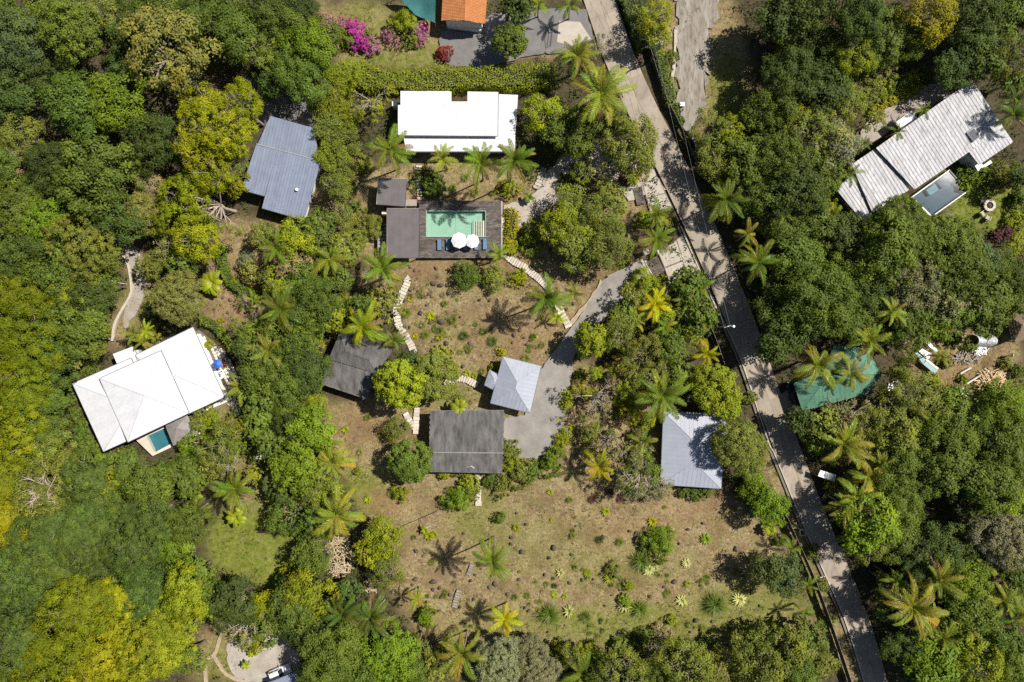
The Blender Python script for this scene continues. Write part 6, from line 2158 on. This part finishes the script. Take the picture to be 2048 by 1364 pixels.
RO = [rosette_mesh(s, 26, .11, 1.0) for s in (1, 2, 3)]
TUFT = [rosette_mesh(s, 170, .02, 1.4) for s in (4, 5, 6)]
SMALL = """
862,632,12,yellow;820,598,8,gold;813,625,16,olive;889,607,10,mid;906,640,13,olive;928,671,14,dark;985,683,15,dark;830,672,8,gold;850,670,12,olive;878,675,10,yellow;845,650,10,khaki;905,745,10,lime;893,752,9,olive;935,748,10,lime;948,752,8,yellow;965,742,10,olive;1052,717,14,olive;1085,690,10,olive;1070,675,8,lime;1212,1024,11,yellow;1305,1044,13,gold;1413,1079,14,bright;1121,1147,11,pale;1175,1147,10,yellow
1374,1127,12,pale;1297,1140,15,pale;1310,1138,10,pale;1219,1157,14,lime;1138,1224,15,pale;1143,1228,10,yellow;1249,1211,18,pale;1258,1218,12,yellow;1364,1202,15,pale;1368,1206,9,lime;1479,1199,17,pale;1445,1200,8,pale;1376,1168,9,lime;1080,1224,5,yellow;1104,1041,5,yellow;1032,1056,10,yellow;857,1073,12,yellow;868,1070,10,yellow;828,1075,8,olive;1200,1080,12,dark;1240,1085,12,mid;1150,1135,8,mid;1030,1195,10,green;1110,1190,10,lime
1130,1195,8,lime;735,1000,10,lime;780,988,10,olive;1100,985,8,yellow;1140,1000,10,olive;1185,1000,12,plum;1220,985,12,plum;1240,1000,10,plum;1330,1015,7,olive;1470,1020,7,olive;700,930,9,olive;720,905,9,khaki;760,870,9,olive;690,860,10,lime;735,835,10,olive;1170,900,10,olive;1200,850,12,khaki;1230,830,10,yellow;1165,835,10,olive;1145,855,9,gold;1120,840,8,gold;1010,470,10,plum;1005,450,9,plum;830,395,8,plum
850,350,10,plum;930,355,12,olive;985,385,10,olive;905,375,12,mid;950,385,12,khaki;700,455,10,olive;730,420,9,olive;690,440,10,lime;530,540,10,olive;500,520,9,lime;470,560,9,yellow;520,600,10,lime;440,640,8,yellow;500,620,9,plum;560,960,8,lime;600,1000,10,olive
"""
for row in SMALL.replace('\n', ';').split(';'):
    if not row.strip():
        continue
    px, py, r, col = row.split(',')
    px, py, r = float(px), float(py), float(r)
    s = r * SC
    b = W(px, py, .3)
    dk = col in ('dark', 'olive', 'mid', 'green', 'khaki', 'plum')
    o = obj('grass_tussock' if dk else 'rosette_plant', rnd.choice(TUFT if dk else RO), None, (b.x, b.y, -.12), (0, 0, rnd.uniform(0, 6)), (s, s, s * rnd.uniform(.8, 1.1)), jitter_col(COLS[col][0], .2))
    tag_later(o, f'{"tiny" if r < 9 else "small" if r < 13 else "broad"} {COLS[col][1]} {"tussock" if dk else "rosette plant"}', 'plant', px, py, 'small garden plants')

# scrub that has grown together in irregular clumps
for cx, cy_, n_c, sp in ((1195, 1150, 7, 16), (1240, 1165, 6, 14), (1085, 1170, 6, 16), (1325, 1150, 6, 14), (1410, 1160, 5, 14), (1390, 1255, 6, 16), (1200, 1270, 7, 20), (1060, 1200, 5, 14), (930, 1255, 6, 16), (880, 1180, 5, 14),
                        (860, 1120, 5, 14), (1480, 1150, 5, 14), (1340, 1190, 5, 12), (840, 590, 5, 12), (880, 660, 6, 14), (930, 700, 6, 14), (970, 660, 5, 12), (1060, 690, 6, 14), (900, 590, 4, 12), (1020, 1240, 5, 14), (1450, 1260, 6, 16), (1150, 1060, 4, 12)):
    for _k in range(n_c):
        px, py, r = cx + rnd.gauss(0, sp), cy_ + rnd.gauss(0, sp * .6), rnd.uniform(4, 11)
        cn = rnd.choice(['olive', 'khaki', 'mid', 'green', 'khaki', 'olive', 'dark', 'tan'])
        b = W(px, py, .2)
        o = obj('grass_tussock', rnd.choice(TUFT), None, (b.x, b.y, -.14), (0, 0, rnd.uniform(0, 6)), (r * SC, r * SC * rnd.uniform(.7, 1.2), r * SC * rnd.uniform(.5, .9)), jitter_col(COLS[cn][0], .25))
        tag_later(o, f'{"tiny" if r < 6 else "small" if r < 9 else "broad"} {COLS[cn][1]} scrub tuft', 'plant', px, py, 'scrub clumps in the garden')

# the big dark tussocks of the lower garden
for px, py, r in ((1283, 1122, 30), (1431, 1209, 32), (1280, 1219, 26), (1100, 1230, 30), (1172, 1236, 18), (1380, 1290, 18)):
    b = W(px, py, .6)
    o = obj('grass_tussock', rnd.choice(TUFT), None, (b.x, b.y, -.12), (0, 0, rnd.uniform(0, 6)), (r * SC, r * SC, r * SC * .8), jitter_col(COLS['green'][0]))
    tag_later(o, 'big spiky dark green tussock', 'plant', px, py, 'small garden plants')

# ---------------------------------------------------------------- hedges, bamboo, creepers


def hedge(pxpts, width, hgt, col, label, leaf=.3, dens=26, wob=.25, name='hedge', seed=0, z0=0.0):
    rng = np.random.default_rng(900 + seed)
    pts = resample([W(*p, hgt) for p in pxpts], .5)
    nn = normals2(pts)
    P_, N_ = np.array([tuple(p) for p in pts]), np.array([tuple(n) for n in nn])
    Ltot = len(pts) * .5
    n = int(Ltot * (width + 2 * hgt) * dens)
    i = rng.integers(0, len(pts), n)
    u = rng.uniform(0, width + 2 * hgt, n)
    bump = .25 * np.sin(i * .37 + seed) + .2 * np.sin(i * 1.1)
    wv = width * (1 + .18 * np.sin(i * .21 + seed) + .1 * np.sin(i * .9))
    side = np.where(u < hgt, -1, np.where(u > hgt + width, 1, 0))
    off = np.where(side == 0, (u - hgt) / width - .5, side * .5) * wv
    z = np.where(side == -1, u, np.where(side == 1, width + 2 * hgt - u, hgt * (1 + .16 * bump))) + z0
    pos = P_[i] + N_[i] * off[:, None] + rng.normal(size=(n, 3)) * wob * .6
    pos[:, 2] = np.maximum(z + rng.normal(size=n) * wob * .6, .05)
    nr = np.where(side[:, None] == 0, np.array([0, 0, 1.]), N_[i] * side[:, None])
    nr = unit(nr + rng.normal(size=(n, 3)) * .3 + np.array([0, 0, .5]))
    br = .9 + .2 * np.sin(i * .8 + off * 3)
    V, T = leaf_quads(pos, nr, leaf, .55, rng, None, br, None)
    c = W(*pxpts[0])
    root = thing(name, c)
    o = obj('foliage', quads_mesh('foliage', V, T, M['leaf']), root, -c, None, None, COLS[col][0])
    core = MB()
    ring = []
    for p, q in zip(pts[::2], nn[::2]):
        a, b_ = p + q * width * .36, p - q * width * .36
        ring.append([(a.x, a.y, -.2), (b_.x, b_.y, -.2), (b_.x, b_.y, hgt * .8), (a.x, a.y, hgt * .8)])
    fs_ = [(k * 4 + j, k * 4 + (j + 1) % 4, k * 4 + 4 + (j + 1) % 4, k * 4 + 4 + j) for k in range(len(ring) - 1) for j in range(4)] + [(0, 1, 2, 3), tuple((len(ring) - 1) * 4 + j for j in (3, 2, 1, 0))]
    co = obj('stems', core.add([v for r_ in ring for v in r_], fs_).mesh('stems', 'stem_dark'), root, -c)
    tag(root, label, 'hedge')
    return root


M['stem_dark'] = surf('hedge_stems', (0.03, 0.035, 0.018), (0.05, 0.05, 0.028), .95, 3, bump=.4)
hedge([(700, 130), (725, 152), (780, 158), (860, 156), (960, 152), (1040, 152), (1110, 146)], 3.9, 2.6, 'lime', 'long clipped bright green hedge above the white flat-roofed house', seed=1, dens=30)
hedge([(434, 492), (447, 545), (462, 568), (488, 582), (512, 592)], 1.5, 1.6, 'bright', 'narrow curving hedge below the blue-grey metal roof', seed=2)
hedge([(398, 640), (425, 652), (445, 672), (464, 694)], 1.4, 1.6, 'bright', 'narrow hedge along the villa terrace', seed=3)
hedge([(1318, 105), (1325, 140), (1336, 175), (1344, 210)], 1.5, 1.6, 'mid', 'creeper-covered hedge between the road and the gravel track', seed=4)
hedge([(1745, 218), (1790, 196), (1842, 168)], 1.2, .9, 'gold', 'golden flowering border along the drive above the striped roof', seed=5, leaf=.24)
hedge([(1022, 418), (1023, 450), (1019, 475), (1017, 505)], 1.5, 1.4, 'gold', 'golden croton hedge right of the pool deck', seed=6, leaf=.28)
hedge([(1168, 738), (1155, 770), (1140, 800)], 1.0, 1.0, 'yellow', 'yellow croton row beside the grey drive', seed=7, leaf=.24)
hedge([(1508, 950), (1518, 990), (1540, 1030)], 2.6, 2.6, 'bright', 'thick bright green hedge below the large pale hip roof', seed=8)
hedge([(1250, -20), (1262, 20), (1278, 60), (1292, 95)], 2.2, 1.8, 'green', 'dark hedge at the top of the road', seed=9)


def bamboo(px, py, r, col, seed):
    rng = np.random.default_rng(seed)
    R, zc = r * SC, 4.5
    b = W(px, py, zc)
    root = thing('bamboo_clump', (b.x, b.y, -.1))
    V, T = [], []
    mb = MB()
    for k in range(34):
        a, q = rng.uniform(0, 6.28), math.sqrt(rng.random())
        base = np.array([math.cos(a) * q * R * .35, math.sin(a) * q * R * .35, 0])
        tip = np.array([math.cos(a) * q * R * 1.05, math.sin(a) * q * R * 1.05, zc + 1.6 * (1 - q * .6) + rng.uniform(-.4, .4)])
        mid = (base + tip) / 2 + np.array([0, 0, 1.0])
        end = tip + np.array([math.cos(a) * .7, math.sin(a) * .7, -.5])
        mb.tube([base, mid, tip, end], [.05, .04, .025, .01], 5)
        n = 85
        t = rng.uniform(.35, 1, n)[:, None]
        pos = (1 - t) ** 2 * mid + 2 * t * (1 - t) * tip + t * t * end + rng.normal(size=(n, 3)) * np.array([.26, .26, .22])
        ln = unit(np.tile([math.cos(a), math.sin(a), -.7], (n, 1)) + rng.normal(size=(n, 3)) * .5)
        v, tt = leaf_quads(pos, unit(rng.normal(size=(n, 3)) * .5 + np.array([0, 0, 1.])), .46, .24, rng, ln, None, None)
        V.append(v)
        T.append(tt)
    obj('foliage', quads_mesh('foliage', np.concatenate(V), np.concatenate(T), M['leaf']), root, None, None, None, jitter_col(COLS[col][0]))
    obj('canes', mb.mesh('canes', 'bark'), root, None, None, None, (.9, 1.3, .5))
    tag_later(root, f'feathery {COLS[col][1]} bamboo clump', 'bamboo', px, py, 'bamboo clumps')


for k, (px, py, r, col) in enumerate(((672, 178, 30, 'lime'), (656, 206, 28, 'olive'), (680, 232, 30, 'lime'), (662, 258, 28, 'olive'), (684, 280, 28, 'olive'), (668, 308, 28, 'lime'), (680, 336, 26, 'olive'), (692, 152, 28, 'lime'))):
    bamboo(px, py, r, col, 70 + k)

# dead trees: bare forked limbs
DEAD = [(MB(), s) for s in range(3)]
DM = []
for mb, s in DEAD:
    q = random.Random(60 + s)

    def grow(p, d, L_, r, lev):
        e = p + d * L_
        m_ = p.lerp(e, .5) + Vector((q.uniform(-1, 1), q.uniform(-1, 1), q.uniform(-.4, .6))) * L_ * .12
        mb.tube([p, m_, e], [r, r * .85, r * .62], 6 if lev < 2 else 4)
        if lev < 4:
            for _ in range(2 if lev else 4):
                nd = (d * .8 + Vector((q.uniform(-1, 1), q.uniform(-1, 1), q.uniform(-.1, .7)))).normalized()
                grow(e, nd, L_ * q.uniform(.62, .85), r * .58, lev + 1)
    grow(Vector((0, 0, -.3)), Vector((.05, .05, 1)).normalized(), 2.6, .20, 0)
    DM.append(mb.mesh('trunk', 'bark', True))
for px, py, s, rz, lab in ((500, 1240, 1.1, .3, 'bare white-limbed dead tree above the lower gravel forecourt'), (449, 922, .75, 2.2, 'bare pale tree by the villa garden'),
                           (735, 205, .8, 4.0, 'bare pale tree beside the long hedge'), (1900, 590, 1.0, 3.1, 'bare grey-limbed tree among the crowns right of the road'), (1190, 795, .7, .9, 'bare brown sapling left of the grey drive'),
                           (1285, 945, .95, 5.1, 'bare grey tree below the large pale hip roof'), (1980, 1215, .7, .5, 'bare grey twigs among the lower right palms'), (1665, 815, .8, 2.0, 'bare brown tree below the green roof')):
    b = W(px, py, 3.5 * s)
    r = thing('dead_tree', (b.x, b.y, 0), lab, 'tree')
    obj('trunk', DM[int(px) % 3], r, (0, 0, 0), (0, 0, rz), (s, s, s), (2.3, 2.2, 2.1))

# ---------------------------------------------------------------- rocks
ROCK = []
for s in range(6):
    q = random.Random(s)
    import bmesh
    bm = bmesh.new()
    bmesh.ops.create_icosphere(bm, subdivisions=2, radius=1)
    off = Vector((q.uniform(0, 50), q.uniform(0, 50), q.uniform(0, 50)))
    for v in bm.verts:
        k = 1 + .38 * mnoise.noise(v.co * 1.1 + off) + .16 * mnoise.noise(v.co * 2.7 + off)
        v.co = Vector((v.co.x * k * 1.15, v.co.y * k * .9, v.co.z * k * .75))
    me = bpy.data.meshes.new('rock')
    bm.to_mesh(me)
    bm.free()
    me.materials.append(M['rock'])
    ROCK.append(me)
RK = [(780, 500, 5.247, '210,180 260,210 310,220 480,190 210,320 460,350 530,370 600,370 215,415 290,430 345,485 415,455 430,490 625,445 560,570 320,660 530,750 505,705 420,760 740,700 945,520 1050,525 590,980 835,980 150,805 205,810 445,960 1300,890 1290,970 1440,990 1410,920 1090,975 1850,620 1720,410 1650,1070 625,1195 770,1220 745,1310 1930,560 390,575 155,530'),
      (780, 1010, 4.703, '245,435 310,480 100,465 240,700 405,725 210,755 465,785 405,800 990,745 940,780 760,715 1245,445 1280,182 1545,405 1500,500 1145,310 1140,370 620,650 1690,735 1460,660 1215,705 480,875 565,850 790,890 465,1000 660,965 1270,970 1225,1110 1490,1200 715,1120 690,1100 885,490 860,605 695,270 1195,80 1750,200 1105,840 1310,1000 800,660'),
      (1140, 1000, 4.548, '300,340 1520,450 1380,115 1220,215 1080,270 545,285 1000,400 1430,510 950,745 1250,745 860,795 1150,1100 1570,1085 1730,965 445,1235 445,1195 455,820 385,870 730,880 1385,600 1440,635 215,725 480,730 1100,1205 1190,1190 1300,1110 930,1220 890,1225 320,965 280,1115 1745,1195'),
      (0, 0, 1.0, '717,494 707,946 690,880 677,866 750,862 1143,1110 1165,1160 520,545 548,520 440,610 460,600 455,625 475,615 445,595 480,600 428,618 465,640 490,625 500,560 1040,660 1075,640 1140,480 1100,500')]
BIG = {'345,485', '530,370', '530,750', '625,445', '245,435', '240,700', '405,725', '990,745', '1245,445', '1545,405', '300,340', '1520,450', '1150,1100', '445,1235', '717,494', '950,745', '460,350', '415,455', '1570,1085', '320,660', '590,980'}
for ox, oy, sc_, t in RK:
    for w in t.split():
        x, y = w.split(',')
        px, py = ox + float(x) / sc_, oy + float(y) / sc_
        s = (rnd.uniform(.40, .55) if w in BIG else rnd.uniform(.20, .36))
        b = W(px, py, .1)
        o = obj('rock', rnd.choice(ROCK), None, (b.x, b.y, s * .15 - .1), (rnd.uniform(-.3, .3), rnd.uniform(-.3, .3), rnd.uniform(0, 6)), (s, s * rnd.uniform(.8, 1.2), s))
        tag_later(o, 'dark boulder' if w in BIG else 'small dark rock', 'rock', px, py, 'rocks in the garden')

# ---------------------------------------------------------------- uncountable cover: litter, weeds, undergrowth


def sample_open(n, lo, hi, seed):
    rng = np.random.default_rng(seed)
    xs, ys = rng.uniform(-92, 92, n), rng.uniform(-61, 61, n)
    ix = np.clip(((xs + 112) / .55).astype(int) + 4, 0, nx - 1)
    iy = np.clip(((ys + 76) / .55).astype(int) + 4, 0, ny - 1)
    o_ = opn[ix, iy]
    k = (o_ >= lo) & (o_ <= hi)
    return xs[k], ys[k], ZZ[ix[k], iy[k]], grn[ix[k], iy[k]], rng


KEEP_OFF = [[(1213, 553), (1280, 522), (1304, 552), (1262, 580), (1215, 628), (1170, 676), (1148, 715), (1140, 770), (1128, 850), (1112, 895), (1075, 916), (1040, 922), (1008, 905), (1004, 835), (1050, 830), (1066, 790), (1080, 742), (1112, 700), (1155, 636)],
            [(838, 400), (1006, 400), (1006, 518), (838, 518)], [(774, 415), (840, 415), (840, 518), (774, 518)], [(880, 55), (940, 64), (985, 28), (1180, 18), (1190, 78), (1120, 104), (985, 132), (895, 134)],
            [(1165, 0), (1235, 0), (1360, 280), (1440, 470), (1540, 700), (1600, 900), (1780, 1364), (1727, 1364), (1540, 890), (1425, 600), (1361, 455), (1200, 110)], [(272, 880), (327, 853), (352, 890), (305, 912)], [(1826, 394), (1898, 338), (1938, 382), (1864, 436)]]


def off_paved(xs, ys):
    pxs, pys = 1024 + xs / SC, 682 - ys / SC
    k = np.ones(len(xs), bool)
    for poly in KEEP_OFF:
        k &= ~inside(pxs, pys, poly)
    return k


# dry grass tufts and weeds
xs, ys, zs, gs, rng = sample_open(52000, .5, 1.1, 5)
cl = vnoise(xs, ys, 1.6, 21) + .5 * vnoise(xs, ys, .6, 22)
k = off_paved(xs, ys) & (cl > .78)
xs, ys, zs, gs, cl = xs[k], ys[k], zs[k], gs[k], cl[k]
n = len(xs)
rep = 4
pos = np.repeat(np.stack([xs, ys, zs + .06], 1), rep, 0) + rng.normal(size=(n * rep, 3)) * np.array([.10, .10, .03])
nr = unit(rng.normal(size=(n * rep, 3)) * .7 + np.array([0, 0, .7]))
V, T = leaf_quads(pos, nr, .20, .42, rng, None, np.repeat(rng.uniform(.7, 1.3, n), rep), np.repeat(np.clip(.55 - gs + rng.uniform(-.3, .3, n), 0, 1), rep))
o = obj('grass', quads_mesh('grass', V, T, M['leaf']), None, None, None, None, (0.19, 0.175, 0.045))
stuff(o, 'dry yellowish grass and weeds over the garden slopes', 'grass')
# taller green weeds in patches
xs, ys, zs, gs, rng = sample_open(26000, .5, 1.1, 15)
cl = vnoise(xs, ys, 3.2, 61) + .6 * vnoise(xs, ys, .9, 62) + .45 * np.clip(gs, 0, 1)
k = off_paved(xs, ys) & (cl > 1.02)
xs, ys, zs = xs[k], ys[k], zs[k]
n = len(xs)
rep = 7
pos = np.repeat(np.stack([xs, ys, zs + .18], 1), rep, 0) + rng.normal(size=(n * rep, 3)) * np.array([.20, .20, .12])
V, T = leaf_quads(pos, unit(rng.normal(size=(n * rep, 3)) * .8 + np.array([0, 0, .6])), .26, .36, rng, None, np.repeat(rng.uniform(.55, 1.3, n), rep), np.repeat(rng.uniform(0, .7, n), rep))
o = obj('weeds', quads_mesh('weeds', V, T, M['leaf']), None, None, None, None, (0.115, 0.125, 0.03))
stuff(o, 'low green weeds in patches on the garden slopes', 'weeds')
# dead leaves and twigs
xs, ys, zs, gs, rng = sample_open(30000, .4, 1.1, 6)
k = off_paved(xs, ys) & (vnoise(xs, ys, 2.2, 31) > .42)
xs, ys, zs = xs[k], ys[k], zs[k]
n = len(xs)
tk = inside(1024 + xs / SC, 682 - ys / SC, [(1352, -20), (1440, -20), (1412, 215), (1385, 262), (1352, 190)])
zs = np.where(tk, .02, zs)
V, T = leaf_quads(np.stack([xs, ys, zs + .05], 1), unit(rng.normal(size=(n, 3)) * .25 + np.array([0, 0, 1.])), .17, .5, rng, None, rng.choice([.45, .8, 1.3], n), None)
o = obj('leaf_litter', quads_mesh('leaf_litter', V, T, M['leaf']), None, None, None, None, (0.27, 0.20, 0.125))
stuff(o, 'brown fallen leaves scattered on the bare ground', 'leaf litter')
# small stones
xs, ys, zs, gs, rng = sample_open(9000, .8, 1.1, 8)
k = off_paved(xs, ys) & (vnoise(xs, ys, 4.0, 41) * .6 + vnoise(xs, ys, 1.1, 42) * .4 > .58)
xs, ys, zs = xs[k], ys[k], zs[k]
n = len(xs)
octv = np.array([[1, 0, 0], [0, 1, 0], [-1, 0, 0], [0, -1, 0], [0, 0, .7], [0, 0, -.5]])
sz = rng.uniform(.05, .19, n) * rng.uniform(.5, 1, n)
V = octv[None] * sz[:, None, None] * rng.uniform(.7, 1.3, (n, 6, 1)) + np.stack([xs, ys, zs + .02], 1)[:, None]
f3 = np.array([[0, 1, 4], [1, 2, 4], [2, 3, 4], [3, 0, 4], [1, 0, 5], [2, 1, 5], [3, 2, 5], [0, 3, 5]])
Fs = (np.arange(n)[:, None, None] * 6 + f3[None]).reshape(-1, 3)
o = obj('pebbles', np_mesh('pebbles', V.reshape(-1, 3), Fs, None, M['rock']))
stuff(o, 'small dark stones strewn over the garden', 'pebbles')
# undergrowth of the woods
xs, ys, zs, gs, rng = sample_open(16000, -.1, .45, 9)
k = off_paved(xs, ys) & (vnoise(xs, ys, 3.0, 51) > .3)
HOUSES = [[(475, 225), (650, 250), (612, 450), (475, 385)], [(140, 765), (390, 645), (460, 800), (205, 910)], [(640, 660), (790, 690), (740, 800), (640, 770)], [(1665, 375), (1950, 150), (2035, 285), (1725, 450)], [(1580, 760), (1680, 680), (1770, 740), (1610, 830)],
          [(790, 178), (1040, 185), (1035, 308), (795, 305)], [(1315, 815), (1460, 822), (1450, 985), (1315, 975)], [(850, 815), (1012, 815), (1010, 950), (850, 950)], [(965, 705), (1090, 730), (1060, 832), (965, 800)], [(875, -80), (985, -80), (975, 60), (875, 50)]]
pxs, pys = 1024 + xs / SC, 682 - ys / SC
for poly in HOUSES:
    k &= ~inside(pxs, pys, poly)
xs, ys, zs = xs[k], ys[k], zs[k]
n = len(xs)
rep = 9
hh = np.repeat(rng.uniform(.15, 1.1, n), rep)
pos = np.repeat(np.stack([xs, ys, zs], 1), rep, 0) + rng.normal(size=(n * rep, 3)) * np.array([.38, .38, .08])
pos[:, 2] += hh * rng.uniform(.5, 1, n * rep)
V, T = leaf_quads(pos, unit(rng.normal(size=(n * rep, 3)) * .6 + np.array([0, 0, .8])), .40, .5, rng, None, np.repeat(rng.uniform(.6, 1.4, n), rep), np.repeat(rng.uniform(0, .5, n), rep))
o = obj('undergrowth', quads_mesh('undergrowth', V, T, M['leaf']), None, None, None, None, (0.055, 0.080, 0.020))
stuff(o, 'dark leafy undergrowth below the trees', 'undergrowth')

finish_labels()
